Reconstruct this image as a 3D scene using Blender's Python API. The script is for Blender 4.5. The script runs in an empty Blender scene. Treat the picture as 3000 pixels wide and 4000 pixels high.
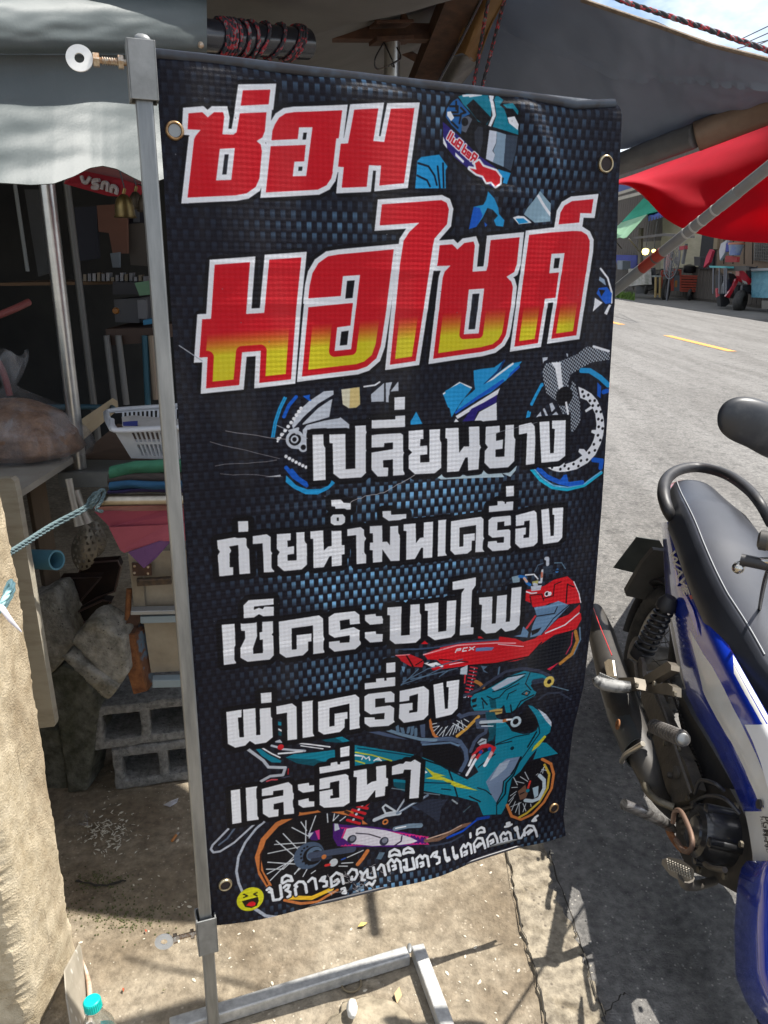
import bpy, bmesh, math, random
import numpy as np
from mathutils import Vector, Matrix, noise
random.seed(7)
rad = math.radians
scene = bpy.context.scene
COL = scene.collection
# ---------------------------------------------------------------- camera
EYE = np.array([0., 0., 1.55]); FPX = 3004.0
PITCH = rad(18.4); ROLL = rad(1.0)
_f = np.array([0, math.cos(PITCH), -math.sin(PITCH)]); _u0 = np.array([0, math.sin(PITCH), math.cos(PITCH)]); _r0 = np.array([1., 0, 0])
RT = math.cos(ROLL)*_r0 + math.sin(ROLL)*_u0; UP = -math.sin(ROLL)*_r0 + math.cos(ROLL)*_u0; FW = _f
cam_data = bpy.data.cameras.new("camera"); cam = bpy.data.objects.new("camera", cam_data); COL.objects.link(cam)
cam_data.sensor_fit = 'HORIZONTAL'; cam_data.sensor_width = 36.0; cam_data.lens = 36.0*FPX/3000.0
cam_data.clip_start = 0.02; cam_data.clip_end = 3000
cam.matrix_world = Matrix(((RT[0], UP[0], -FW[0], EYE[0]), (RT[1], UP[1], -FW[1], EYE[1]), (RT[2], UP[2], -FW[2], EYE[2]), (0, 0, 0, 1)))
scene.camera = cam
# ---------------------------------------------------------------- daylight
SUN_EL, SUN_AZ = rad(63), rad(70)      # azimuth from +Y towards +X
S = Vector((math.sin(SUN_AZ)*math.cos(SUN_EL), math.cos(SUN_AZ)*math.cos(SUN_EL), math.sin(SUN_EL)))
world = bpy.data.worlds.new("World"); scene.world = world; world.use_nodes = True
wn = world.node_tree; bg = wn.nodes["Background"]
sky = wn.nodes.new("ShaderNodeTexSky"); sky.sky_type = 'NISHITA'; sky.sun_disc = False
sky.sun_elevation = SUN_EL; sky.sun_rotation = SUN_AZ; sky.altitude = 100; sky.dust_density = 1.5
tc = wn.nodes.new("ShaderNodeTexCoord"); mp = wn.nodes.new("ShaderNodeMapping"); mp.inputs["Scale"].default_value = (1.0, 1.0, 2.2)
nz = wn.nodes.new("ShaderNodeTexNoise"); nz.inputs["Scale"].default_value = 3.2; nz.inputs["Detail"].default_value = 9; nz.inputs["Roughness"].default_value = .58
cr = wn.nodes.new("ShaderNodeValToRGB"); cr.color_ramp.elements[0].position = .42; cr.color_ramp.elements[1].position = .60
mx = wn.nodes.new("ShaderNodeMix"); mx.data_type = 'RGBA'; mx.inputs[7].default_value = (9.0, 9.3, 9.8, 1)
wn.links.new(tc.outputs["Generated"], mp.inputs[0]); wn.links.new(mp.outputs[0], nz.inputs[0]); wn.links.new(nz.outputs[0], cr.inputs[0])
wn.links.new(cr.outputs[0], mx.inputs[0]); wn.links.new(sky.outputs[0], mx.inputs[6]); wn.links.new(mx.outputs[2], bg.inputs[0])
bg.inputs[1].default_value = 0.085
sl = bpy.data.lights.new("sun", 'SUN'); sl.energy = 4.5; sl.angle = rad(.53); sl.color = (1, .955, .89)
so = bpy.data.objects.new("sun", sl); COL.objects.link(so); so.rotation_euler = (-S).to_track_quat('-Z', 'Y').to_euler()
scene.view_settings.view_transform = 'Standard'; scene.view_settings.look = 'None'; scene.view_settings.gamma = 1
scene.view_settings.use_curve_mapping = False; scene.view_settings.exposure = 1.10
# ---------------------------------------------------------------- photograph measuring helpers (pixel of the 3000x4000 frame -> point of the place)
def ray(x, y): return RT*((x-1500)/FPX) - UP*((y-2000)/FPX) + FW
def gp(x, y, z=0.0):
    d = ray(x, y); return Vector(EYE + d*((z-EYE[2])/d[2]))
def at(x, y, Y):
    d = ray(x, y); return Vector(EYE + d*(Y/d[1]))
def onplane(x, y, P0, n):
    d = ray(x, y); t = (np.array(P0)-EYE) @ np.array(n) / (d @ np.array(n)); return Vector(EYE + d*t)
# ---------------------------------------------------------------- materials
MATS = {}
def M(name, c, r=.7, m=0., c2=None, ns=6., nd=6., lo=.35, hi=.65, bs=0., bst=.3, bd=.01, spec=.5, trans=0., coat=0., st=(1, 1, 1), c3=None, n3=40.):
    if name in MATS: return MATS[name]
    mt = bpy.data.materials.new(name); mt.use_nodes = True; nt = mt.node_tree; N = nt.nodes; K = nt.links
    b = N["Principled BSDF"]; b.inputs["Roughness"].default_value = r; b.inputs["Metallic"].default_value = m
    b.inputs["Specular IOR Level"].default_value = spec; b.inputs["Coat Weight"].default_value = coat
    b.inputs["Base Color"].default_value = (*c, 1)
    tcn = N.new("ShaderNodeTexCoord"); mpn = N.new("ShaderNodeMapping"); mpn.inputs["Scale"].default_value = st; K.new(tcn.outputs["Object"], mpn.inputs[0])
    out = None
    if c2:
        n = N.new("ShaderNodeTexNoise"); n.inputs["Scale"].default_value = ns; n.inputs["Detail"].default_value = nd; n.inputs["Roughness"].default_value = .65; K.new(mpn.outputs[0], n.inputs[0])
        rp = N.new("ShaderNodeValToRGB"); rp.color_ramp.elements[0].position = lo; rp.color_ramp.elements[1].position = hi
        rp.color_ramp.elements[0].color = (*c, 1); rp.color_ramp.elements[1].color = (*c2, 1); K.new(n.outputs[0], rp.inputs[0]); out = rp.outputs[0]
        if c3:
            v = N.new("ShaderNodeTexVoronoi"); v.inputs["Scale"].default_value = n3; K.new(mpn.outputs[0], v.inputs[0])
            r3 = N.new("ShaderNodeValToRGB"); r3.color_ramp.elements[0].position = .12; r3.color_ramp.elements[1].position = .28; r3.color_ramp.elements[0].color = (1, 1, 1, 1); r3.color_ramp.elements[1].color = (0, 0, 0, 1); K.new(v.outputs[0], r3.inputs[0])
            n2 = N.new("ShaderNodeTexNoise"); n2.inputs["Scale"].default_value = n3*.35; K.new(mpn.outputs[0], n2.inputs[0])
            mm = N.new("ShaderNodeMath"); mm.operation = 'MULTIPLY'; K.new(r3.outputs[0], mm.inputs[0])
            g2 = N.new("ShaderNodeMath"); g2.operation = 'GREATER_THAN'; g2.inputs[1].default_value = .55; K.new(n2.outputs[0], g2.inputs[0]); K.new(g2.outputs[0], mm.inputs[1])
            mc = N.new("ShaderNodeMix"); mc.data_type = 'RGBA'; K.new(mm.outputs[0], mc.inputs[0]); K.new(out, mc.inputs[6]); mc.inputs[7].default_value = (*c3, 1); out = mc.outputs[2]
        K.new(out, b.inputs["Base Color"])
    if bs:
        n = N.new("ShaderNodeTexNoise"); n.inputs["Scale"].default_value = bs; n.inputs["Detail"].default_value = 8; n.inputs["Roughness"].default_value = .6; K.new(mpn.outputs[0], n.inputs[0])
        bp = N.new("ShaderNodeBump"); bp.inputs["Strength"].default_value = bst; bp.inputs["Distance"].default_value = bd; K.new(n.outputs[0], bp.inputs["Height"]); K.new(bp.outputs[0], b.inputs["Normal"])
    if trans:
        t = N.new("ShaderNodeBsdfTranslucent"); t.inputs[0].default_value = (*(c2 or c), 1)
        if out: K.new(out, t.inputs[0])
        ms = N.new("ShaderNodeMixShader"); ms.inputs[0].default_value = trans; K.new(b.outputs[0], ms.inputs[1]); K.new(t.outputs[0], ms.inputs[2]); K.new(ms.outputs[0], N["Material Output"].inputs[0])
    MATS[name] = mt
    return mt
# ---------------------------------------------------------------- mesh helpers
def thing(name, label, cat, loc=(0, 0, 0), group=None):
    o = bpy.data.objects.new(name, None); COL.objects.link(o); o.location = loc; o['label'] = label; o['category'] = cat
    if group: o['group'] = group
    return o
def tag(o, label, cat, group=None):
    o['label'] = label; o['category'] = cat
    if group: o['group'] = group
    return o
def link(name, me, m, parent=None, smooth=False, kind=None, label=None):
    me.materials.clear(); me.materials.append(m)
    if smooth:
        for p in me.polygons: p.use_smooth = True
    o = bpy.data.objects.new(name, me); COL.objects.link(o)
    if parent is not None:
        o.parent = parent
        if parent.parent is None: o.matrix_parent_inverse = Matrix.Translation(-parent.location)
    if kind: o['kind'] = kind
    if label: o['label'] = label
    return o
def fbm(bm, name, m, parent=None, smooth=False, kind=None, label=None, bev=0., auto=None):
    if bev:
        bmesh.ops.bevel(bm, geom=[e for e in bm.edges if len(e.link_faces) == 2 and e.calc_face_angle(0) > .5], offset=bev, segments=2, profile=.5, affect='EDGES')
    bmesh.ops.recalc_face_normals(bm, faces=bm.faces)
    me = bpy.data.meshes.new(name); bm.to_mesh(me); bm.free()
    o = link(name, me, m, parent, smooth, kind, label)
    if smooth and auto is not None:
        try: me.set_sharp_from_angle(angle=rad(auto))
        except Exception: pass
    return o
def bbox_(bm, c, s, R=None):
    r = bmesh.ops.create_cube(bm, size=1); 
    for v in r['verts']:
        p = Vector((v.co.x*s[0], v.co.y*s[1], v.co.z*s[2])); v.co = (R @ p if R else p)+Vector(c)
def box(name, c, s, m, parent=None, R=None, bev=.002, **k):
    bm = bmesh.new(); bbox_(bm, c, s, R); return fbm(bm, name, m, parent, bev=bev, **k)
def dirR(d, up=(0, 0, 1)):                       # x axis along d
    x = Vector(d).normalized(); z = Vector(up); z = (z-x*z.dot(x)).normalized(); y = z.cross(x)
    return Matrix((x, y, z)).transposed()
def beam(name, a, b, w, h, m, parent=None, up=(0, 0, 1), bev=.002, **k):   # square section bar
    a, b = Vector(a), Vector(b); return box(name, (a+b)/2, ((b-a).length, w, h), m, parent, dirR(b-a, up), bev, **k)
def smooth_path(pts, n=6, closed=False):
    P = [Vector(p) for p in pts]; out = []; N = len(P)
    for i in range(N if closed else N-1):
        p0 = P[(i-1) % N] if closed or i > 0 else P[0]; p1 = P[i]; p2 = P[(i+1) % N]; p3 = P[(i+2) % N] if closed or i+2 < N else P[-1]
        for j in range(n):
            t = j/n; out.append(.5*((2*p1)+(p2-p0)*t+(2*p0-5*p1+4*p2-p3)*t*t+(3*p1-p0-3*p2+p3)*t**3))
    if not closed: out.append(P[-1])
    return out
def tube_(bm, pts, r, seg=10, closed=False, flat=1.0, cap=True):
    P = [Vector(p) for p in pts]; n = len(P); rings = []; nrm = None
    for i in range(n):
        t = ((P[(i+1) % n] if closed or i < n-1 else P[i])-(P[(i-1) % n] if closed or i > 0 else P[i]))
        t = t.normalized() if t.length > 1e-9 else Vector((0, 0, 1))
        if nrm is None:
            nrm = t.cross(Vector((0, 0, 1)));  nrm = nrm.normalized() if nrm.length > .05 else t.cross(Vector((1, 0, 0))).normalized()
        nrm = (nrm-t*nrm.dot(t)).normalized(); bn = t.cross(nrm)
        rr = r[i] if hasattr(r, '__len__') else r
        rings.append([bm.verts.new(P[i]+nrm*math.cos(a)*rr+bn*math.sin(a)*rr*flat) for a in [2*math.pi*k/seg for k in range(seg)]])
    for i in range(n if closed else n-1):
        A, B = rings[i], rings[(i+1) % n]
        for k in range(seg): bm.faces.new((A[k], A[(k+1) % seg], B[(k+1) % seg], B[k]))
    if not closed and cap: bm.faces.new(rings[0][::-1]); bm.faces.new(rings[-1])
def tube(name, pts, r, m, parent=None, seg=10, closed=False, n=0, flat=1., **k):
    if n:
        if hasattr(r, '__len__'):
            rr = []
            for i in range(len(r)-1): rr += [r[i]+(r[i+1]-r[i])*j/n for j in range(n)]
            r = rr+[r[-1]]
        pts = smooth_path(pts, n, closed)
    bm = bmesh.new(); tube_(bm, pts, r, seg, closed, flat); return fbm(bm, name, m, parent, smooth=True, auto=50, **k)
def prism_(bm, pts, vec, wob=None):
    v = [bm.verts.new(Vector(p)) for p in pts]; w = [bm.verts.new(Vector(p)+Vector(vec)) for p in pts]; n = len(v)
    bm.faces.new(v); bm.faces.new(w[::-1])
    for i in range(n): bm.faces.new((v[i], w[i], w[(i+1) % n], v[(i+1) % n]))
def prism(name, pts, vec, m, parent=None, bev=.0, **k):
    bm = bmesh.new(); prism_(bm, pts, vec); return fbm(bm, name, m, parent, bev=bev, **k)
def lathe_(bm, prof, o, ax, seg=20):
    R = dirR(ax, (0, 0, 1) if abs(Vector(ax).normalized().z) < .95 else (0, 1, 0)); o = Vector(o); rings = []
    for (x, r) in prof: rings.append([bm.verts.new(o+R @ Vector((x, r*math.cos(2*math.pi*k/seg), r*math.sin(2*math.pi*k/seg)))) for k in range(seg)])
    for A, B in zip(rings, rings[1:]):
        for k in range(seg): bm.faces.new((A[k], A[(k+1) % seg], B[(k+1) % seg], B[k]))
    if prof[0][1] > 1e-5: bm.faces.new(rings[0][::-1])
    if prof[-1][1] > 1e-5: bm.faces.new(rings[-1])
def lathe(name, prof, o, ax, m, parent=None, seg=20, **k):
    bm = bmesh.new(); lathe_(bm, prof, o, ax, seg); bmesh.ops.remove_doubles(bm, verts=bm.verts, dist=1e-6); return fbm(bm, name, m, parent, smooth=True, auto=40, **k)
def grid(name, fn, nu, nv, m, parent=None, smooth=True, thick=0., **k):     # fn(u,v)->Vector
    bm = bmesh.new(); V = [[bm.verts.new(fn(i/nu, j/nv)) for i in range(nu+1)] for j in range(nv+1)]
    for j in range(nv):
        for i in range(nu): bm.faces.new((V[j][i], V[j][i+1], V[j+1][i+1], V[j+1][i]))
    if thick: bmesh.ops.recalc_face_normals(bm, faces=bm.faces); bmesh.ops.solidify(bm, geom=list(bm.faces), thickness=thick)
    return fbm(bm, name, m, parent, smooth=smooth, auto=60, **k)
def lerp(a, b, t): return a+(b-a)*t
def pick(tab, v):                                  # piecewise linear rows of (v, values...)
    for a, b in zip(tab, tab[1:]):
        if v <= b[0]:
            t = max(0, (v-a[0])/(b[0]-a[0])); return [lerp(x, y, t) for x, y in zip(a[1:], b[1:])]
    return list(tab[-1][1:])
def nz3(x, y, z=0., s=1.): return noise.noise(Vector((x*s, y*s, z*s)))
def curve(pts, v):                                 # (t, x) interpolation, smooth
    return pick(pts, v)[0]
# shared materials
steel = M('brushed stainless steel', (.42, .42, .41), .28, .9, (.5, .5, .48), ns=3, st=(1, 1, 12), bs=60, bst=.06)
galv = M('galvanised steel tube', (.15, .16, .165), .40, .75, (.30, .31, .31), ns=26, nd=8, st=(1, 1, .12), bs=90, bst=.08, bd=.001)
galv_dk = M('dull zinc plate', (.17, .175, .17), .5, .5, (.25, .255, .25), ns=30, nd=9, bs=120, bst=.15, bd=.001)
rust = M('rusted steel', (.10, .035, .015), .85, .2, (.26, .11, .04), ns=35, nd=9, bs=90, bst=.5, bd=.002)
rust_dk = M('dark rusty beam', (.045, .025, .018), .85, .1, (.10, .05, .03), ns=25, nd=9, bs=60, bst=.4, bd=.002)
# ---------------------------------------------------------------- banner print: painted into a flat picture in banner coordinates
POST = np.array([-0.33817, 1.18519, 0.]); BY = rad(70); LEAN = rad(1.5)
BD = np.array([math.sin(BY), math.cos(BY), 0.]); BNH = np.array([BD[1], -BD[0], 0.]); BN = BNH*math.cos(LEAN)+np.array([0, 0, math.sin(LEAN)]); BV = np.array([0, 0, math.cos(LEAN)])-BNH*math.sin(LEAN)   # along, towards the viewer, up the sheet
BS0, BZ0, BS1, BZ1, DPM = -0.03, 0.20, 0.90, 1.99, 1300.0
TW, TH = int((BS1-BS0)*DPM), int((BZ1-BZ0)*DPM)
def px2sz(x, y):
    d = ray(x, y); t = (POST-EYE) @ BN / (d @ BN); p = EYE + d*t
    return (p-POST) @ BD, (p-POST) @ BV
def tex(x, y):
    s, z = px2sz(x, y); return ((s-BS0)*DPM, (z-BZ0)*DPM)
IMG = np.zeros((TH, TW, 3), np.float32)
_ty, _tx = np.mgrid[0:TH, 0:TW].astype(np.float32)
_s = _tx/DPM+BS0; _z = _ty/DPM+BZ0
def _pr(ax): return float((POST-EYE) @ ax)+_s*float(BD @ ax)+_z*float(BV @ ax)
_w = _pr(FW)
PX = 1500 + FPX*_pr(RT)/_w
PY = 2000 - FPX*_pr(UP)/_w
def zoom(x0, y0, x1, w=1659.0):
    k = (x1-x0)/w
    return lambda pts: [tex(x0+a*k, y0+b*k) for a, b in pts]
def prs(st):                                            # "x,y x,y ..." -> points
    return [tuple(float(v) for v in q.split(',')) for q in st.split()]
def _box(pts, pad):
    a = np.array(pts); x0 = max(int(a[:, 0].min()-pad), 0); x1 = min(int(a[:, 0].max()+pad)+2, TW)
    y0 = max(int(a[:, 1].min()-pad), 0); y1 = min(int(a[:, 1].max()+pad)+2, TH)
    return x0, x1, y0, y1
def _cov(rings, bx):
    x0, x1, y0, y1 = bx; out = np.zeros((y1-y0, x1-x0), np.float32)
    for oy in (.17, .5, .83):
        ys = np.arange(y0, y1)+oy
        for ox in (.25, .75):
            xs = np.arange(x0, x1)+ox; ins = np.zeros((y1-y0, x1-x0), bool)
            for r in rings:
                for (ax, ay), (bx_, by_) in zip(r, r[1:]+r[:1]):
                    if ay == by_: continue
                    m = (ys >= min(ay, by_)) & (ys < max(ay, by_))
                    if not m.any(): continue
                    cx = ax + (ys[m]-ay)*(bx_-ax)/(by_-ay)
                    ins[m] ^= xs[None, :] < cx[:, None]
            out += ins
    return out/6
def _dist(lines, bx, closed):
    x0, x1, y0, y1 = bx; X = np.arange(x0, x1)[None, :]+.5; Y = np.arange(y0, y1)[:, None]+.5
    d = np.full((y1-y0, x1-x0), 1e9, np.float32)
    for r in lines:
        for (ax, ay), (bx_, by_) in zip(r, (r[1:]+r[:1]) if closed else r[1:]):
            dx, dy = bx_-ax, by_-ay; L = dx*dx+dy*dy+1e-9
            t = np.clip(((X-ax)*dx+(Y-ay)*dy)/L, 0, 1)
            d = np.minimum(d, (X-ax-t*dx)**2+(Y-ay-t*dy)**2)
    return np.sqrt(d)
def _mix(bx, a, c):
    x0, x1, y0, y1 = bx; v = IMG[y0:y1, x0:x1]; c = np.array(c, np.float32)
    v += (c-v)*a[..., None]
BLACK = (19, 18, 24)
def fill(pts, c, *holes, dots=0):
    rings = [pts]+list(holes); bx = _box(pts, 2)
    if bx[1] <= bx[0] or bx[3] <= bx[2]: return
    a = _cov(rings, bx)
    if dots:
        x0, x1, y0, y1 = bx; X, Y = _tx[y0:y1, x0:x1], _ty[y0:y1, x0:x1]
        a = a*np.clip(.5+1.1*np.sin(X*.75+Y*.15)*np.sin(Y*.62-X*.2), 0, 1)
    _mix(bx, a, c)
def line(pts, w, c, closed=False, rnd=True):
    bx = _box(pts, w)
    if bx[1] <= bx[0] or bx[3] <= bx[2]: return
    d = _dist([pts], bx, closed); _mix(bx, np.clip(w/2+.5-d, 0, 1), c)
def disc(p, r, c):
    bx = _box([p], r+2)
    if bx[1] <= bx[0] or bx[3] <= bx[2]: return
    _mix(bx, np.clip(r+.5-_dist([[p, p]], bx, False), 0, 1), c)
def glyph(pts, c=(247, 249, 252), holes=(), halo=14):
    rings = [pts]+list(holes); bx = _box(pts, halo+2); a = _cov(rings, bx)
    if halo: _mix(bx, np.clip(halo+.5-_dist(rings, bx, True), 0, 1), BLACK)
    _mix(bx, a, c)
WHT = (247, 249, 252); RED = (216, 22, 38); YEL = (228, 214, 40)
def big(pts, holes=(), wb=10.5, wr=0):
    BIGS.append((pts, holes, wb, wr))
BIGS = []
def big_draw(pts, holes, wb, wr):
    rings = [pts]+list(holes); bx = _box(pts, wb+8); x0, x1, y0, y1 = bx
    a = _cov(rings, bx); d = _dist(rings, bx, True)
    for r in rings:                                     # mitred corners of the white edge
        ar = sum(p[0]*q[1]-q[0]*p[1] for p, q in zip(r, r[1:]+r[:1])); sg = 1 if ar > 0 else -1
        if r is not pts: sg = -sg
        for p0, p1, p2 in zip(r[-1:]+r[:-1], r, r[1:]+r[:1]):
            e1 = np.array(p1)-p0; e2 = np.array(p2)-p1; e1 = e1/(np.hypot(*e1)+1e-9); e2 = e2/(np.hypot(*e2)+1e-9)
            n1 = np.array((e1[1], -e1[0]))*sg; n2 = np.array((e2[1], -e2[0]))*sg
            if (e1[0]*e2[1]-e1[1]*e2[0])*sg > .25 and n1 @ n2 > -.6:
                m = (n1+n2)*wb/(1+n1 @ n2); q = np.array(p1)
                fill([tuple(q), tuple(q+n1*wb), tuple(q+m), tuple(q+n2*wb)], WHT)
    _mix(bx, np.clip(wb+.5-d, 0, 1), WHT)
    _mix(bx, a, RED)
    if wr:
        g = np.clip((PY[y0:y1, x0:x1]-(1348-.087*(PX[y0:y1, x0:x1]-840))+48)/92, 0, 1)
        col = np.array(RED, np.float32)[None, None]*(1-g[..., None])+np.array(YEL, np.float32)[None, None]*g[..., None]
        _mix(bx, a*np.clip(d-wr+.5, 0, 1), col)
# --- carbon checks
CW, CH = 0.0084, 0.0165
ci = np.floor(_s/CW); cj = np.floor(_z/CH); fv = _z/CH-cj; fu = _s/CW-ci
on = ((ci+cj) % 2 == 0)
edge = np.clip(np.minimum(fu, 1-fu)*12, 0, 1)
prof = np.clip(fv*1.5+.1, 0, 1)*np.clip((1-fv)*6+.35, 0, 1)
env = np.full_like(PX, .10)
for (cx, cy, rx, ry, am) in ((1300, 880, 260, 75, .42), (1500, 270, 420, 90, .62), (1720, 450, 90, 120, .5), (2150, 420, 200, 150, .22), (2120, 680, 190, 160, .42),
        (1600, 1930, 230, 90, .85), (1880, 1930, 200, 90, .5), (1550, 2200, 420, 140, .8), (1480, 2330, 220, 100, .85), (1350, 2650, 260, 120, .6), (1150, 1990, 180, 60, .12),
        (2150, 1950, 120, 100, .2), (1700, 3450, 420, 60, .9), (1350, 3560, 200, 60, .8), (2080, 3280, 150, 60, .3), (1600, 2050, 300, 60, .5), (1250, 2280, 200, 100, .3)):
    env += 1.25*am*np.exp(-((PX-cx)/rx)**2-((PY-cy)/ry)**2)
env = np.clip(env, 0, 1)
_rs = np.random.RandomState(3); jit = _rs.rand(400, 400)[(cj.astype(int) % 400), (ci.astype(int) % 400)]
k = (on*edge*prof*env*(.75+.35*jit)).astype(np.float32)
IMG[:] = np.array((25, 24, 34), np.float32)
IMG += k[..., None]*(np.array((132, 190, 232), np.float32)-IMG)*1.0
# --- zoom windows used for tracing
zA = zoom(600, 200, 1700); zC = zoom(600, 700, 1600); zD = zoom(1400, 700, 2400); zH = zoom(1500, 300, 2500)
zE = zoom(1000, 1450, 2000); zF = zoom(1850, 1350, 2450); zG = zoom(800, 1900, 1600); zI = zoom(830, 2280, 1530)
zJ = zoom(1430, 2200, 2080); zK = zoom(830, 2560, 1530); zL = zoom(1430, 2500, 1930); zM = zoom(830, 2880, 1730)
zS = zoom(1500, 2150, 2350); zT = zoom(1650, 2550, 2250); zQ = zoom(800, 2800, 1700); zO = zoom(1400, 2900, 2300); zP = zoom(1500, 1850, 2300)
def F(z, st, c, **kw): fill(z(prs(st)), c, **kw)
def L(z, st, w, c): line(z(prs(st)), w, c)
def Dd(z, x, y, r, c): disc(z([(x, y)])[0], r, c)
CY = (38, 160, 222); BL = (22, 96, 205); NV = (44, 34, 122); GR = (205, 212, 222); TL = (16, 134, 158); TD = (10, 84, 100); OR = (208, 124, 66); SL = (96, 112, 138); YL = (208, 205, 56); BG = (20, 19, 25)
# rider and helmet
F(zH, '385,240 425,150 500,98 640,82 790,105 860,170 878,250 872,380 850,490 830,600 790,705 710,745 600,690 480,575 395,475 375,380', BG)
F(zH, '485,125 560,100 700,97 680,130 695,200 690,260 665,312 610,290 560,225 515,180', TL)
F(zH, '535,185 580,145 690,265 655,318 600,275', BG)
F(zH, '740,108 775,150 745,185 775,210 795,270 800,300 865,345 865,378 700,325 725,250 712,150', TL)
F(zH, '765,180 830,172 864,225 860,252 830,210 790,205', TL)
F(zH, '700,98 728,108 706,150 722,250 690,325 673,318 700,250 684,150 688,120', WHT)
F(zH, '795,265 840,258 866,310 862,348 805,302', WHT)
L(zH, '520,120 600,112 650,98', 5, WHT); L(zH, '560,125 640,112', 4, WHT)
F(zH, '408,205 450,155 480,138 520,190 560,240 515,262 500,372 440,312 403,260', (30, 100, 168))
for q in ('430,190 480,190 480,230 440,230', '470,160 470,210', '450,250 500,250 490,300', '440,290 480,330', '500,200 530,230 500,240'): L(zH, q, 4, BG)
F(zH, '412,225 435,222 457,265 437,287 412,252', WHT)
F(zH, '505,262 550,254 572,275 532,362 505,350', (98, 104, 116)); Dd(zH, 525, 292, 8, BG)
F(zH, '383,290 430,330 500,392 600,500 720,590 748,640 700,722 560,605 460,522 388,432', NV)
F(zH, '385,385 410,440 412,466 385,430', WHT); F(zH, '465,488 522,545 515,560 465,512', WHT)
F(zH, '585,360 610,320 640,330 640,420 620,500 590,440', (48, 52, 62))
F(zH, '680,345 728,355 722,430 700,480 716,505 702,555 658,532', (214, 221, 233))
F(zH, '726,355 786,375 770,585 702,555 716,505 704,480 724,430', (140, 166, 186))
F(zH, '786,375 862,385 850,485 817,612 770,585', (62, 74, 90))
F(zH, '735,600 816,625 786,698 760,690 770,658 735,640', CY)
def rtxt(z, ox, oy, ux, uy, vx, vy, strokes, w, c):
    for st in strokes:
        line(z([(ox+a*ux+b*vx, oy+a*uy+b*vy) for a, b in st]), w, c)
RB = [[(0, 0), (0, 2)], [(.8, 0), (.8, 2)], [(1.6, 0), (1.6, 1.2)], [(1.6, 0), (2.6, 0), (2.6, 1.2)], [(3.2, 1), (4.4, 1), (4.4, 0), (3.2, 0), (3.2, 2), (4.4, 2), (4.4, 1)],
      [(5.6, 2), (5.6, 0), (6.6, 0), (6.6, 1.1), (5.6, 1.1)], [(7.2, 0), (8.2, 0), (8.2, 1.2), (7.2, 1.2), (7.2, .6), (8.2, .6)], [(9, 0), (9.3, 1), (10.1, 1), (10.1, 2), (8.9, 2), (8.9, 1), (10.1, .9), (10.1, 0)]]
for w, c in ((8.5, WHT), (3.8, (214, 24, 44))): rtxt(zH, 415, 400, 16.5, 15.5, 11, -22, RB, w, c)
for pad, c in ((1, WHT), (0, (222, 24, 38))):
    q = prs('555,592 600,602 590,560 615,545 640,582 722,612 748,650 742,690 712,712 690,680 660,684 640,642 600,628')
    if pad: line(zH(q), 9, c, True)
    fill(zH(q), c)
F(zH, '215,545 240,520 360,503 415,580 402,605 403,722 200,724 210,620', CY)
for q in ('222,560 290,580 330,640 345,700', '350,580 365,720', '215,640 280,670 300,710', '385,560 390,715'): L(zH, q, 4, (12, 26, 44))
F(zH, '665,743 705,790 735,850 742,890 777,930 770,972 725,966 710,930 735,900 700,862 668,850 640,912 600,972 553,987 582,842 640,830 655,800', CY)
F(zH, '582,842 620,850 640,900 600,972 553,987', BL); F(zH, '650,940 670,960 655,975', BL)
F(zH, '1012,740 1092,820 1082,937 975,945 903,892 925,850', (150, 182, 198)); F(zH, '985,772 1002,760 1088,880 1082,905', WHT)
F(zH, '830,912 865,901 905,904 957,946 870,957', WHT); F(zH, '850,920 900,917 935,944 872,953', CY)
L(zD, '1570,580 1615,640 1640,730 1638,800', 5, WHT); F(zD, '1545,740 1560,705 1610,698 1641,740 1636,802 1600,810', BL); F(zD, '1560,715 1575,760 1600,720', BG)
F(zD, '1535,768 1582,800 1522,860', WHT); F(zD, '1565,630 1595,650 1605,690 1560,655', (160, 180, 200)); F(zD, '1622,810 1636,815 1610,880 1592,870', WHT)
# sport bike behind the words
F(zE, '440,130 503,125 503,152 400,212 310,292 238,372 230,350 260,270 340,195', GR); F(zE, '475,190 495,180 475,297 320,342 300,350 300,338 400,240', GR)
F(zE, '330,345 520,298 547,298 612,350 610,372 330,378 327,468 308,490 300,380', GR)
L(zE, '302,350 440,316 540,300', 3, BG)
Dd(zE, 250, 440, 21, GR); Dd(zE, 250, 440, 14, BG); Dd(zE, 248, 440, 9, GR); Dd(zE, 247, 440, 5, BG); L(zE, '215,385 270,370 260,400', 6, GR); L(zE, '230,490 280,495 310,480', 6, GR); Dd(zE, 305, 492, 11, GR); Dd(zE, 305, 492, 6, BG)
for i in range(9):
    a = i/8; Dd(zE, 290-150*a+10*math.sin(a*3), 240+195*a**1.1, 4.2, WHT); Dd(zE, 282-145*a, 262+190*a, 2.4, WHT)
for i in range(7): Dd(zE, 192+22*i, 550+14*i-(i**1.7)*.6, 4, WHT)
F(zE, '553,118 670,103 675,215 650,236 600,240 562,215', (232, 226, 196)); F(zE, '610,111 670,103 675,215 650,236 606,239', (232, 208, 140))
F(zE, '745,150 830,75 828,196 747,199', GR); F(zE, '840,75 882,70 866,120 862,202 842,200', GR); F(zE, '870,132 922,65 924,130', GR); L(zE, '700,100 770,90 800,70', 4, WHT)
L(zE, '180,168 145,240 115,330 100,422', 4, CY); L(zE, '192,172 158,240 128,330 113,422', 4, CY); L(zE, '258,165 210,220 178,292', 8, BL); F(zE, '300,160 350,150 345,172 358,192 340,190', BL)
F(zE, '193,672 260,738 330,765 420,763 470,742 488,705 514,725 470,767 400,800 320,797 240,757 190,716', CY); L(zE, '193,622 245,685 328,740', 9, BL); L(zE, '230,640 270,690 330,730', 8, BL)
F(zE, '52,683 157,668 157,682', GR)
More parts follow.
